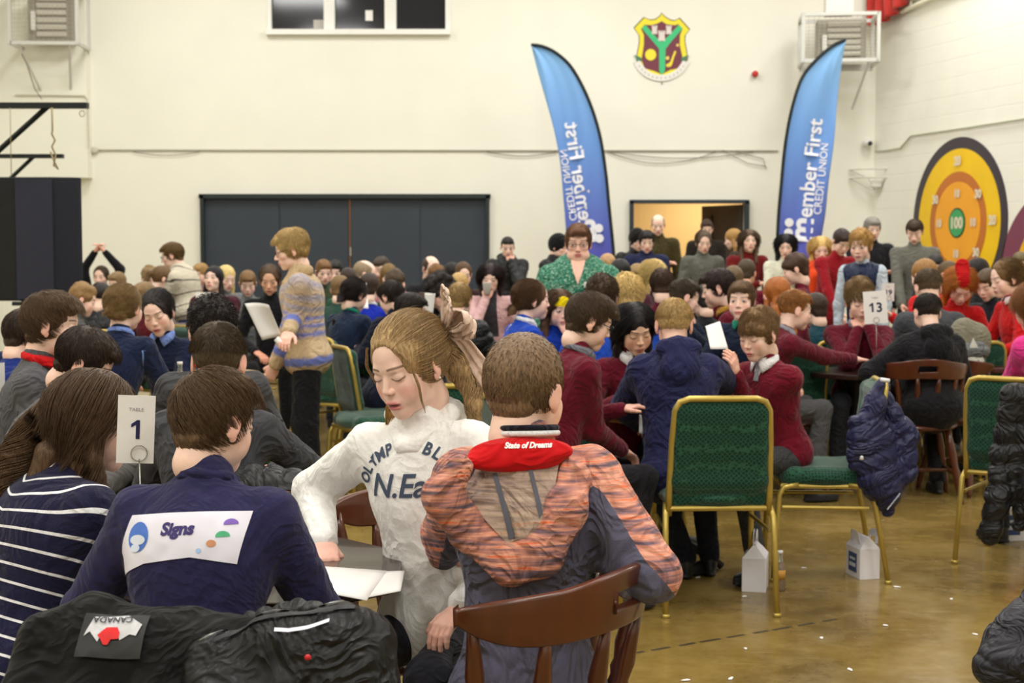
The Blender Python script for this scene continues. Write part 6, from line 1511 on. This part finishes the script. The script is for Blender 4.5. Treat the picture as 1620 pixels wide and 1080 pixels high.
# --- woman in green
def floral():
    m = mat('green_floral', (36, 112, 86), .75, spec=.2, wrinkle=.6); nt = m.node_tree; N = nt.nodes; L = nt.links; tc = [n for n in N if n.type == 'TEX_COORD'][0]
    vo = N.new('ShaderNodeTexNoise'); vo.inputs['Scale'].default_value = 75; vo.inputs['Detail'].default_value = 5; vo.inputs['Roughness'].default_value = .7; L.new(tc.outputs['Object'], vo.inputs['Vector'])
    r = N.new('ShaderNodeValToRGB'); L.new(vo.outputs[0], r.inputs[0]); e = r.color_ramp.elements; e[0].position = .38; e[0].color = (*lin((30, 92, 72)), 1); e[1].position = .62; e[1].color = (*lin((170, 196, 176)), 1)
    for p_, c_ in ((.46, (48, 118, 94)), (.54, (70, 136, 112)), (.58, (140, 174, 154))): q = e.new(p_); q.color = (*lin(c_), 1)
    L.new(r.outputs[0], N['Principled BSDF'].inputs['Base Color']); return m
gw = crowd('standing woman with glasses in a green floral blouse before the mirrored flag', 915, 384, 9.6, 176, ('short', (112, 74, 48)), ('cotton', (40, 116, 90), floral()), kind='heavy', H=1.70, sit=False,
           lod=0, lean=4, glasses=True, arms=('table', 'table'), girth=1.75, trousers=(30, 30, 34), eyes='narrow', puff=.014, topname='floral_blouse', head=(0, -8, 0), skin='pink', hs=1.06)
decal(gw, 'open_neckline', [(-.05, .04), (.05, .04), (.03, -.04), (0, -.12), (-.03, -.04)], mat('skin_plain', SKIN['pink'], .55), 1, .004)
# --- table with the boy in the navy jacket
nj = crowd('fair-haired boy in a hooded navy rain jacket, seen from behind', 1066, 514, 6.32, 2, ('fade', (190, 158, 106)), ('jacket', (34, 36, 74)), lod=0, H=1.50, hood=True, lean=17, topname='rain_jacket', head=(-4, -12, 0),
           arms=(W(1010, 668, 6.62), W(1150, 612, 6.72)), poles=((-1.1, -.2, -.5), (1.2, -.1, -.1)), trousers=(26, 28, 40), puff=.012, girth=1.12, hem=-.25, skin='pink', hs=.98, chair=False, feet=(W(1085, 880, 6.5)*np.array((1, 1, 0)), W(1122, 895, 6.55)*np.array((1, 1, 0))))
gb = crowd('boy in glasses and a maroon jumper with grey collar facing right', 932, 508, 6.0, -72, ('side', (88, 70, 54)), (('knit'), MAR), lod=0, H=1.54, glasses=True, collar=(112, 112, 122), lean=14, head=(-6, -22, 0), arms=('table', W(985, 712, 6.1)), trousers=(24, 24, 30), hs=.97, girth=1.1, poles=(None, (.2, -.8, -.8)))
ag = crowd('girl with black fringe in a maroon jumper, white collar and tie', 1004, 520, 6.75, 188, ('long', (26, 22, 24)), ('knit', MAR), lod=0, kind='girl', H=1.5, skin='asian', collar=(238, 238, 244), vneck=(236, 236, 242), tie=(44, 40, 64), lean=12, head=(8, -24, 6), arms=('table', 'table'), trousers=(24, 24, 30), hs=.99)
fb = crowd('freckled boy in a maroon jumper and grey tie on the side-on green chair', 1200, 528, 6.5, 128, ('mop', (128, 98, 64)), ('knit', (112, 18, 38)), lod=0, H=1.46, collar=(242, 242, 246), vneck=(238, 238, 242), tie=(150, 154, 164), lean=16, head=(4, -18, 0), arms=(W(1165, 590, 6.45), W(1150, 650, 6.7)), chair=False, trousers=(58, 58, 60), brow=(130, 100, 70), mouth=.001, hs=.98, eyes='down', poles=((.2, -.6, -.9), None), twist=0, legyaw=-10)
gj = crowd('ginger boy in a maroon jumper reaching his arm right across the table', 1257, 490, 8.6, -78, ('fade', (150, 100, 52)), ('knit', MAR), lod=1, H=1.62, collar=(150, 150, 160), lean=24, head=(0, -10, 0), arms=('lap', W(1366, 572, 8.75)), trousers=(78, 78, 80), poles=(None, (0, -.4, -1)), chair=False, hands=('relaxed', 'flat'))
cb = crowd('boy with a curly brown fringe in a maroon jumper holding both hands to his mouth', 1361, 474, 9.05, 172, ('mop', (118, 92, 56)), ('knit', MAR), lod=0, H=1.62, collar=(128, 124, 136), lean=10, head=(8, -18, 4), arms=('mouth', 'chin'), hands=('fist', 'fist'), hs=1.13, kind='boy', mouth=.002)
pb = crowd('boy in a black padded coat on the dark spindle chair, seen from behind', 1467, 494, 8.6, 6, ('fade', (44, 36, 30)), ('jacket', (24, 24, 28)), H=1.5, hood=True, lean=8, arms=(W(1385, 582, 8.75), 'table'), poles=((-.9, -.2, -.6), None), trousers=(24, 24, 28), chair=False, topname='padded_coat', puff=.012, lod=1, girth=1.15)
# --- left side near group
tb = crowd('tall boy with a brown fringe in a grey jumper with red collar facing right', 82, 514, 5.1, -78, ('side', (92, 70, 48)), ('cotton', (84, 84, 88)), lod=0, H=1.60, collar=(204, 22, 26), lean=10, head=(-4, -6, 0), arms=('table', W(98, 640, 5.0)), hs=.96)
sbn = crowd('boy in a grey jumper with red collar bending his head low beside the tall boy', 134, 572, 4.75, -62, ('short', (56, 44, 36)), ('cotton', (90, 88, 86)), lod=0, H=1.44, collar=(204, 22, 26), lean=30, head=(-16, -32, 8), arms=('table', 'table'), hs=.95, chair=False)
fd = crowd('boy with a fade haircut in a dark grey jumper, elbow out to the right', 346, 572, 4.25, -4, ('fade', (78, 64, 48)), ('cotton', (62, 62, 66)), lod=0, H=1.52, lean=14, head=(2, -10, 0), arms=('table', W(432, 745, 4.45)), poles=(None, (1.2, -.3, -.4)), hs=.97, skin='pink', girth=1.1, chair=False)
cd = crowd('boy with tight dark curls and a red collar just behind the fade-haircut boy', 336, 522, 4.95, 10, ('curly', (38, 30, 28)), ('cotton', (70, 70, 72)), lod=1, H=1.5, collar=(204, 40, 26), lean=10)
bn = crowd('girl with a blonde bun in a navy jumper with blue piping, seen from behind', 197, 486, 7.0, -12, ('bun', (140, 112, 70)), ('knit', NAV), lod=0, kind='girl', collar=(120, 146, 214), lean=14, topname='navy_jumper', head=(-8, -4, 0), chair=False)
for s in (-1, 1): decal(bn, 'piping', [(s*.13, -.02), (s*.135, -.025), (s*.155, -.10), (s*.15, -.20), (s*.145, -.20), (s*.149, -.10), (s*.128, -.03)][::s], mat('piping_blue', (110, 140, 200), .6), -1, .003)
sm = crowd('smiling girl with centre-parted dark hair in a navy jumper, leaning over the pale table', 250, 494, 7.35, 168, ('bun', (40, 32, 32)), ('knit', NAV), lod=0, kind='girl', collar=(120, 146, 214), lean=18, head=(8, -20, 10), mouth=.003, arms=('write', 'table'))
nb2 = crowd('person in a dark navy sweater bending at the left, head hidden behind the tall boy', 60, 512, 7.2, -120, ('short', DB), ('knit', (28, 38, 74)), lean=26, H=1.6)
nb3 = crowd('child in a royal blue sweater sitting at the left edge behind the grey-jumper boys', 40, 530, 6.4, -40, ('short', DB), ('knit', (24, 44, 116)), lean=20, H=1.44)
bd1 = crowd('fair-haired boy looking down just right of the loudspeaker', 130, 474, 10.2, -70, ('mop', (142, 110, 70)), ('puffer', (70, 72, 70)), lean=15, head=(0, -20, 0))
bd2 = crowd('child with dark hair in a black puffer coat behind the girl with the bun', 159, 470, 11.0, 0, ('fade', (44, 36, 34)), ('puffer', BLK), lean=6)
crowd('person in black with both hands clasped above the head by the left wall', 160, 438, 15.5, 176, ('bun', (74, 58, 44)), ('knit', BLK), kind='woman', arms=('up', 'up'), eyes='open', head=(0, -5, 0))
crowd('blond child partly behind the clasped arms at the left', 186, 448, 14.5, 150, ('short', LB), ('knit', (90, 84, 70)))
crowd('fair boy facing the camera left of the man in the cream sweater', 237, 440, 13.6, 176, ('mop', (138, 112, 74)), ('knit', (150, 140, 130)), eyes='open')
crowd('brown-haired girl in profile just left of the man in the cream sweater', 257, 441, 13.0, -60, ('pony', (110, 84, 54)), ('knit', (120, 110, 110)), kind='girl')
cs = crowd('man in glasses and a cream sweater with thin dark stripes, standing and looking left', 273, 404, 13.2, 82, ('short', (104, 80, 46)), ('knit', (214, 206, 186), striped('cream_stripe', (214, 206, 186), (92, 88, 80), .095, .10)), kind='man', H=1.72, sit=False, lean=16, glasses=True, head=(6, -14, 0), arms=('table', 'table'), trousers=(40, 56, 96), lod=1, girth=1.25, puff=.01)
set_float(cs['top'], np.maximum(cs['al'], .02)+1, 'along')
crowd('small fair child between the cream-sweater man and the dark-haired woman', 318, 433, 15.5, 150, ('short', (160, 124, 76)), ('knit', (190, 150, 150)), eyes='open')
crowd('woman with long black hair in a maroon leather jacket looking up', 338, 442, 12.6, 172, ('long', (26, 20, 22)), ('jacket', (70, 30, 40)), kind='woman', eyes='narrow', head=(-4, 10, 0), lean=0, arms=('fold', 'fold'))
crowd('woman with long pale blonde hair beside the black-haired woman', 358, 440, 13.4, 215, ('long', (222, 196, 130)), ('jacket', (120, 122, 124)), kind='woman')
crowd('boy in a light grey jacket looking down, left of the big dark double doors', 392, 448, 13.0, 190, ('short', (124, 92, 56)), ('jacket', (120, 124, 126)), head=(0, -24, 0))
crowd('woman with pulled-back brown hair in a black top, left of the woman with papers', 427, 443, 11.6, 184, ('bun', (84, 62, 44)), ('knit', BLK), kind='woman', eyes='narrow', arms=('lap', 'lap'), skin='tan', trousers=(22, 22, 24), lod=1)
crowd('brown-haired person behind the collar of the woman with papers', 512, 430, 14.0, 200, ('short', (120, 86, 52)), ('knit', (60, 70, 50)), kind='man', eyes='open')
crowd('man with sunglasses pushed up on his dark hair', 530, 430, 14.6, 180, ('short', BK), ('knit', (50, 60, 46)), kind='man', eyes='open')
crowd('child with short dark hair seen from behind, next to the brass door strip', 551, 445, 12.4, 5, ('short', DB), ('knit', (40, 80, 60)))
crowd('man with very short grey hair in profile before the brass door strip', 577, 434, 12.8, -80, ('crop', (150, 130, 104)), ('jacket', (90, 100, 130)), kind='man', hs=1.04)
crowd('man with cropped hair looking down behind the grey-haired man', 604, 424, 14.6, 150, ('fade', (66, 54, 44)), ('knit', (40, 44, 50)), kind='man', head=(0, -22, 0))
crowd('woman with a pale face and brown hair behind the wavy-haired boy', 615, 437, 13.8, 188, ('long', (120, 94, 52)), ('knit', (180, 120, 130)), kind='woman', eyes='open')
crowd('light brown-haired child from behind, left of the ponytailed girl in green', 538, 458, 11.8, -10, ('short', (122, 96, 62)), ('knit', (40, 70, 60)))
crowd('girl with a long dark ponytail and green collar bending over the table', 562, 466, 10.2, -35, ('lowpony', (40, 30, 28)), ('knit', (24, 38, 62)), kind='girl', collar=(20, 120, 100), head=(-10, -20, 0), lean=16, lod=1)
crowd('dark-haired child in a bright blue jumper behind the upright white sheet', 584, 456, 10.9, 0, ('short', DB), ('knit', (20, 42, 168)), collar=(220, 224, 236))
crowd('boy with wavy brown hair from behind, above the boy in the navy collar', 625, 450, 11.4, -12, ('mop', (70, 54, 38)), ('knit', (30, 60, 52)))
crowd('dark-haired boy with a high navy collar facing left', 619, 470, 9.9, 40, ('short', (42, 32, 28)), ('jacket', (22, 26, 44)), head=(10, -24, 0), collar=(20, 24, 44), lean=14, lod=1)
crowd('boy with dark hair in profile directly above the blonde girl, facing right', 650, 492, 9.1, -66, ('short', (40, 32, 28)), ('knit', (24, 30, 50)), collar=(130, 150, 200), lean=20, head=(-6, -10, 0), lod=1)
crowd('balding man in a black jacket seated in front of the dark doors at right', 682, 425, 14.4, -150, ('crop', (70, 54, 40)), ('jacket', (34, 34, 38)), kind='man', hs=1.05)
crowd('ginger-brown haired person from behind, under the balding man', 690, 438, 13.2, 0, ('mop', (120, 84, 46)), ('knit', (70, 50, 40)))
crowd('boy with a big dark afro-curly mop resting his chin on his hand', 697, 464, 10.0, 205, ('afro', (36, 26, 24)), ('knit', BLK), arms=('chin', 'table'), eyes='open', lod=1, hs=1.02)
crowd('small dark head left of the girl with the ponytail by the doors', 715, 434, 13.8, 20, ('short', BK), ('knit', BLK))
crowd('pale girl with brown hair tied up in front of the dark doors', 733, 434, 13.4, 190, ('pony', (88, 62, 40)), ('knit', (60, 40, 40)), kind='girl', eyes='open')
crowd('blonde child half hidden behind the pale girl by the doors', 727, 452, 12.6, -20, ('long', (190, 156, 100)), ('knit', (180, 170, 150)), kind='girl')
crowd('blond boy in a black hooded puffer coat seen from behind', 727, 475, 9.5, -16, ('short', (158, 130, 82)), ('puffer', (24, 25, 28)), hood=True, lod=1, girth=1.2, topname='padded_coat')
pk = crowd('woman with long dark hair in a pink cardigan drinking from a white cup', 776, 440, 12.0, 176, ('long', (40, 26, 26)), ('knit', (214, 172, 172)), kind='woman', arms=('lap', 'mouth'), hands=('relaxed', 'grip'), trousers='denim', lod=1, topname='cardigan', eyes='narrow', girth=1.1)
decal(pk, 'striped_top', [(-.05, .03), (.05, .03), (.055, -.1), (.07, -.34), (-.07, -.34), (-.055, -.1)], striped('top_stripe', (210, 200, 176), (60, 56, 60), .028, .4), 1, .004)
cup('white cup held to the mouth of the woman in the pink cardigan', pk['toworld'](pk['Hc']+pk['Rh'] @ np.array((.02, .125, -.10))))
crowd('man in a black hooded puffer coat by the white wall, hand at his mouth', 803, 391, 16.4, 185, ('fade', BK), ('puffer', (28, 28, 32)), kind='man', H=1.74, sit=False, arms=('mouth', 'down'), eyes='open', hood=True)
crowd('person in a black hood behind the shoulder of the woman in green', 884, 390, 15.0, -120, ('beanie', (20, 20, 22)), ('puffer', (22, 22, 26)), kind='man', H=1.7, sit=False, head=(0, -12, 0))
bp1 = crowd('girl with a curly brown ponytail in a royal blue jumper, whispering to the right', 842, 474, 8.2, -70, ('lowpony', (92, 66, 42)), ('knit', RBL), kind='girl', collar=(230, 232, 240), lean=12, lod=0, head=(-6, -4, 0))
decal(bp1, 'white_piping', [(-.13, -.08), (-.02, -.03), (-.02, -.036), (-.13, -.088)], paper_m, -1, .004)
crowd('girl with a bright yellow headband in a blue jumper covering her mouth', 884, 488, 8.55, 196, ('long', (88, 64, 44)), ('knit', (22, 58, 160)), kind='girl', headband=(238, 214, 12), arms=('mouth', 'table'), hands=('fist', 'relaxed'), eyes='open', lod=0, head=(6, -10, 0))
crowd('child with dark curls directly behind the boy in glasses', 952, 470, 7.4, -5, ('curly', (72, 54, 38)), ('knit', (28, 70, 176)))
crowd('child with bright blonde curls seen from behind', 992, 470, 7.8, 8, ('curly', (214, 184, 120)), ('knit', (30, 76, 190)), collar=(232, 234, 240), hs=1.04)
crowd('black-haired boy from behind, right of the woman in green', 981, 436, 11.0, 0, ('short', (24, 22, 24)), ('knit', (40, 44, 60)), hs=1.05)
crowd('small fair-haired child holding a card low by the blonde girl', 1008, 440, 11.6, 175, ('short', (140, 112, 70)), ('knit', (60, 40, 50)))
crowd('bald child head and pinkish collar beside the base of the mirrored flag', 961, 420, 14.0, 20, ('short', (188, 150, 110)), ('knit', (120, 90, 90)))
crowd('girl with long straight blonde hair in profile facing right', 1036, 434, 11.0, -110, ('long', (206, 178, 112)), ('knit', (70, 30, 44)), kind='girl', lod=1)
crowd('man with black hair in a navy sports jacket at the left of the open doorway', 1023, 382, 15.4, 180, ('short', BK), ('jacket', (32, 38, 72)), kind='man', H=1.74, sit=False, eyes='open', arms=('fold', 'fold'), puff=.01, lod=1)
crowd('bald older man in an olive jacket standing in the doorway', 1041, 356, 16.6, 176, ('crop', (170, 150, 130)), ('jacket', (70, 62, 34)), kind='man', H=1.80, sit=False, eyes='open', arms=('down', 'fold'), lod=1)
crowd('person in a black furry hood beside the navy-jacket man at the doorway', 1008, 380, 16.2, 200, ('beanie', (20, 16, 16)), ('puffer', (26, 24, 26)), kind='woman', H=1.66, sit=False)
crowd('dark-haired man at the back of the doorway', 1118, 362, 18.4, 178, ('short', (60, 40, 28)), ('jacket', (40, 34, 30)), kind='man', H=1.8, sit=False, eyes='open', arms=('down', 'down'))
crowd('woman with tied hair in an open grey coat over a pale top in the doorway', 1113, 383, 15.2, 184, ('bun', (90, 74, 58)), ('jacket', (104, 106, 98)), kind='woman', H=1.66, sit=False, eyes='narrow', arms=('down', 'down'), lod=1)
crowd('woman with long blonde-brown hair facing left at the right door jamb', 1160, 378, 17.0, 70, ('long', (170, 130, 74)), ('jacket', (60, 50, 40)), kind='woman', H=1.66, sit=False)
crowd('young woman with very long brown hair in a dark red top, right of the doorway', 1185, 381, 15.0, 190, ('long', (94, 74, 56)), ('knit', (112, 26, 26)), kind='woman', H=1.68, sit=False, eyes='open', arms=('down', 'fold'), lod=1, head=(-8, 0, 0))
crowd('boy with short brown hair from behind, in front of the long-haired woman in red', 1181, 432, 12.0, -20, ('short', (70, 56, 40)), ('knit', MAR), skin='tan')
crowd('woman with long black hair in a white top touching her nose before the right flag', 1243, 389, 14.4, 168, ('long', (30, 24, 26)), ('knit', (226, 226, 206)), kind='woman', H=1.62, sit=False, arms=('mouth', 'fold'), eyes='narrow', lod=1)
crowd('boy with dark hair and maroon jumper in profile facing left, before the black-haired woman', 1258, 426, 11.4, 80, ('mop', (68, 46, 34)), ('knit', MAR), hs=1.04)
sc_ = crowd('blonde woman with a bright orange scarf seated by the right wall', 1298, 394, 13.8, 180, ('long', (222, 188, 118)), ('jacket', (44, 40, 38)), kind='woman', eyes='open', arms=('lap', 'lap'), trousers='denim', lod=1, seatz=.55)
V, F = blob([cone(sc_['Nb']+sc_['rt']*s*.06-sc_['fw']*.02, sc_['Nb']+sc_['rt']*s*.05+sc_['fw']*.12-sc_['up']*.12, .05, .055) for s in (-1, 1)]+[cone(sc_['Nb']+sc_['rt']*s*.05+sc_['fw']*.12-sc_['up']*.12, sc_['Nb']+sc_['rt']*s*.09+sc_['fw']*.13-sc_['up']*.34, .06, .05) for s in (-1, 1)]+[ell(sc_['Nb']+sc_['fw']*.05-sc_['up']*.01, (.085, .06, .05))], .012, .03)
mesh_obj('orange_scarf', V, F, cloth((226, 74, 26)), sc_['root'])
crowd('boy with dark hair in a red jumper bending down beside the navy gilet boy', 1331, 382, 13.4, 200, ('short', (52, 38, 34)), ('knit', (150, 24, 36)), H=1.66, sit=False, head=(-6, -34, 0), lean=22)
gl = crowd('boy with long curly blond hair in a navy gilet over pale sleeves, standing and smiling', 1362, 388, 11.8, 150, ('mop', (176, 136, 76)), ('cotton', (196, 208, 222)), H=1.56, sit=False, eyes='open', arms=('down', 'down'), lod=1, hs=1.08, mouth=.001)
V, F = blob([cone(gl['P0']+(0, 0, .0), gl['P0']+(gl['Nb']-gl['P0'])*.7, .140, .142, (gl['fw'], .8)), cone(gl['SH'][0], gl['SH'][1], .056, .056), ell(gl['Nb']-gl['up']*.12, (.150, .115, .13))], .011, .05, [cone(gl['Nb']+gl['fw']*.14+gl['up']*.06, gl['Nb']+gl['fw']*.16-gl['up']*.16, .052, .02)])
mesh_obj('navy_gilet', V, F, cloth((24, 38, 72), 'puffer'), gl['root'])
crowd('grey-haired man in a black jacket standing behind the boy in the gilet', 1380, 362, 14.6, 182, ('short', GY), ('jacket', (32, 32, 36)), kind='man', H=1.80, sit=False, head=(0, -12, 0), eyes='narrow', arms=('down', 'fold'), lod=1)
crowd('bearded man in a grey sweater looking down at his phone by the yellow target', 1447, 366, 14.2, 160, ('fade', (66, 48, 34)), ('knit', (112, 112, 104)), kind='man', H=1.80, sit=False, head=(0, -28, 0), arms=('write', 'write'), hands=('grip', 'grip'), lod=1, trousers=(30, 32, 40))
o = thing('phone', 'dark phone in the hands of the man in the grey sweater', 'phone', W(1466, 416, 14.0)); m = MB(); m.box((0, 0, 0), (.07, .012, .14), R=rotx(-.8)); m.build('phone_body', mat('frame_black', (20, 20, 22), .3), o, bevel=.004)
crowd('dark-haired child in maroon seen from behind, above the girl with the fringe', 1047, 452, 9.6, -6, ('short', (72, 52, 40)), ('knit', (88, 14, 40)), lod=1)
crowd('boy in a navy and green jumper resting his nose on his fist, facing right', 1082, 470, 9.0, -74, ('fade', (70, 58, 46)), ('knit', (22, 34, 54)), collar=(26, 140, 112), arms=('mouth', 'chin'), hands=('fist', 'fist'), lod=1, lean=10)
crowd('dark-haired boy in maroon with a yellow-trimmed collar facing left', 1136, 456, 9.2, 78, ('short', (46, 32, 28)), ('knit', MAR), collar=(190, 146, 60), lean=16, lod=1, hs=1.04)
crowd('boy with a brown fringe in a navy and green jacket looking towards the camera', 1173, 476, 8.6, 156, ('short', (104, 76, 48)), ('jacket', (20, 30, 52)), collar=(30, 140, 116), eyes='open', lod=0, head=(4, 0, 0), hs=1.0)
crowd('tiny dark head between the two boys at the middle table', 1112, 476, 10.2, 20, ('short', (40, 34, 34)), ('knit', BLK))
crowd('brown-haired child behind the boy in the yellow-trimmed collar', 1160, 444, 11.2, 10, ('short', (104, 84, 58)), ('knit', MAR))
crowd('child with long ginger hair seen from behind, left of the ginger boy', 1229, 470, 9.2, 10, ('longwavy', (160, 92, 36)), ('knit', MAR), kind='girl', hs=1.06)
crowd('dark-haired child in a navy and green top half hidden behind the ginger boy', 1290, 490, 9.8, 20, ('short', DB), ('knit', (20, 60, 72)))
crowd('man with a grey-brown fade haircut directly behind the boy in the black padded coat', 1468, 455, 9.6, 4, ('fade', (92, 76, 56)), ('knit', (70, 72, 78)), kind='man', hs=1.06, lod=1, seatz=.5)
crowd('fair-haired child in a red hooded top bending left', 1462, 436, 10.4, 30, ('bun', (152, 112, 64)), ('hoodie', RED), kind='girl', lean=14, hs=1.0, arms=(W(1410, 500, 10.1), 'table'))
crowd('dark-haired person seated before the yellow target', 1480, 422, 13.4, 170, ('short', BK), ('knit', (40, 40, 46)), head=(0, -20, 0))
crowd('brown-haired child low in front of the yellow target', 1500, 434, 12.6, 30, ('short', (92, 74, 50)), ('knit', (120, 24, 28)))
rb_ = crowd('girl with long ginger hair and a tall red ribbon bending over the table', 1519, 452, 10.0, 176, ('longwavy', (184, 110, 44)), ('knit', (180, 22, 24)), kind='girl', head=(0, -46, 0), lean=20, lod=1, hs=1.04)
V, F = blob([cone(rb_['Hc']+np.array((0, .10, .03)), rb_['Hc']+np.array((0, .05, .14)), .045, .05, (np.array((0, 1., 0)), .4))], .008, .02); mesh_obj('red_ribbon', V, F, cloth((176, 10, 14), 'cotton'), rb_['root'])
crowd('woman with long dark hair in black facing left by the purple ring', 1546, 432, 11.6, 110, ('long', (34, 26, 24)), ('knit', BLK), kind='woman', eyes='open', mouth=.001)
crowd('small brown-haired boy looking down beside the girl in red', 1563, 450, 10.6, 130, ('short', (78, 60, 38)), ('knit', (30, 30, 40)), head=(0, -26, 0))
rg = crowd('girl with a red hair bow and white collar in a red jumper, facing left', 1592, 440, 9.6, 98, ('bun', (112, 84, 50)), ('knit', RED), kind='girl', collar=(236, 224, 228), lean=8, lod=1, hs=1.05)
V, F = blob([ell(rg['Hc']+rg['Rh'] @ np.array((0, -.115, -.02)), (.05, .02, .035)), ell(rg['Hc']+rg['Rh'] @ np.array((0, -.12, -.06)), (.03, .02, .04))], .008, .01); mesh_obj('hair_bow', V, F, cloth((150, 12, 20), 'cotton'), rg['root'])
crowd('girl with wavy ginger-brown hair in a bright pink hoodie at the right edge', 1636, 484, 7.3, 26, ('longwavy', (138, 88, 48)), ('hoodie', (222, 58, 140)), kind='girl', hood=True, lean=20, lod=0, hs=1.06, arms=(W(1600, 598, 7.6), W(1690, 600, 7.5)), head=(0, -18, 0), topname='hoodie', H=1.58, chair=False)
crowd('child at the far right edge in a dark top above the girl in pink', 1614, 418, 13.5, 170, ('short', (104, 90, 60)), ('knit', (60, 66, 60)))
crowd('brown-haired child left of the boy in glasses, partly behind the yellow headband', 905, 470, 10.4, 10, ('short', BR), ('knit', (30, 60, 150)))
crowd('small fair child in the row behind the smiling girl in navy', 228, 470, 11.0, 140, ('short', LB), ('knit', (110, 30, 40)))
link_copy(bow, ((350-810)/2300.*4.1, 4.14, 0), math.radians(-5), 'wooden spindle chair under the fade-haircut boy with a quilted coat on its back', WC)
# chairs under everyone who is seated near enough to see one
if True:
    for inf, yaw, label in seatlist:
        p = inf['toworld'](np.array((0, .02, 0)))
        c = link_copy(proto, (p[0], p[1], 0), math.radians(yaw), 'green and gold banquet chair, filled and hidden by the person sitting on it', 'occupied green banquet chairs')

# ---- small litter and the worn dark line on the floor
ln = MB(); p0, p1 = floor_at(985, 1036), floor_at(1330, 978)
for i in range(9):
    a = p0+(p1-p0)*(i/9.0+.01*(i % 3)); b = p0+(p1-p0)*((i+.82)/9.0); d = nrm(b-a); nn3 = np.array((-d[1], d[0], 0))*.010
    ln.add([a-nn3+(0, 0, .0008), b-nn3*.8+(0, 0, .0008), b+nn3+(0, 0, .0008), a+nn3*.7+(0, 0, .0008)], [(0, 1, 2, 3)])
struct(ln.build('trim_2', mat('line_dark', (66, 58, 42), .4, noise=.3, nscale=40)))
for i, (x, y) in enumerate(((1228, 969), (1300, 1010), (1419, 929), (1505, 948), (1542, 1004), (1085, 1077), (1180, 1027), (1272, 899), (1156, 1074), (1400, 990), (1104, 914), (1345, 1060), (1178, 944))):
    p = floor_at(x, y); V, F = blob([ell((0, 0, .0035), (.010+.004*(i % 3), .006, .003)), ell((.006, .004, .003), (.006, .005, .0025))], .0018, .003)
    tag(mesh_obj('paper_scrap', V, F, paper_m, None, True, p), 'tiny white crumb of paper lying on the shiny floor', 'litter', 'crumbs of paper on the floor').rotation_euler = (0, 0, i*1.3)
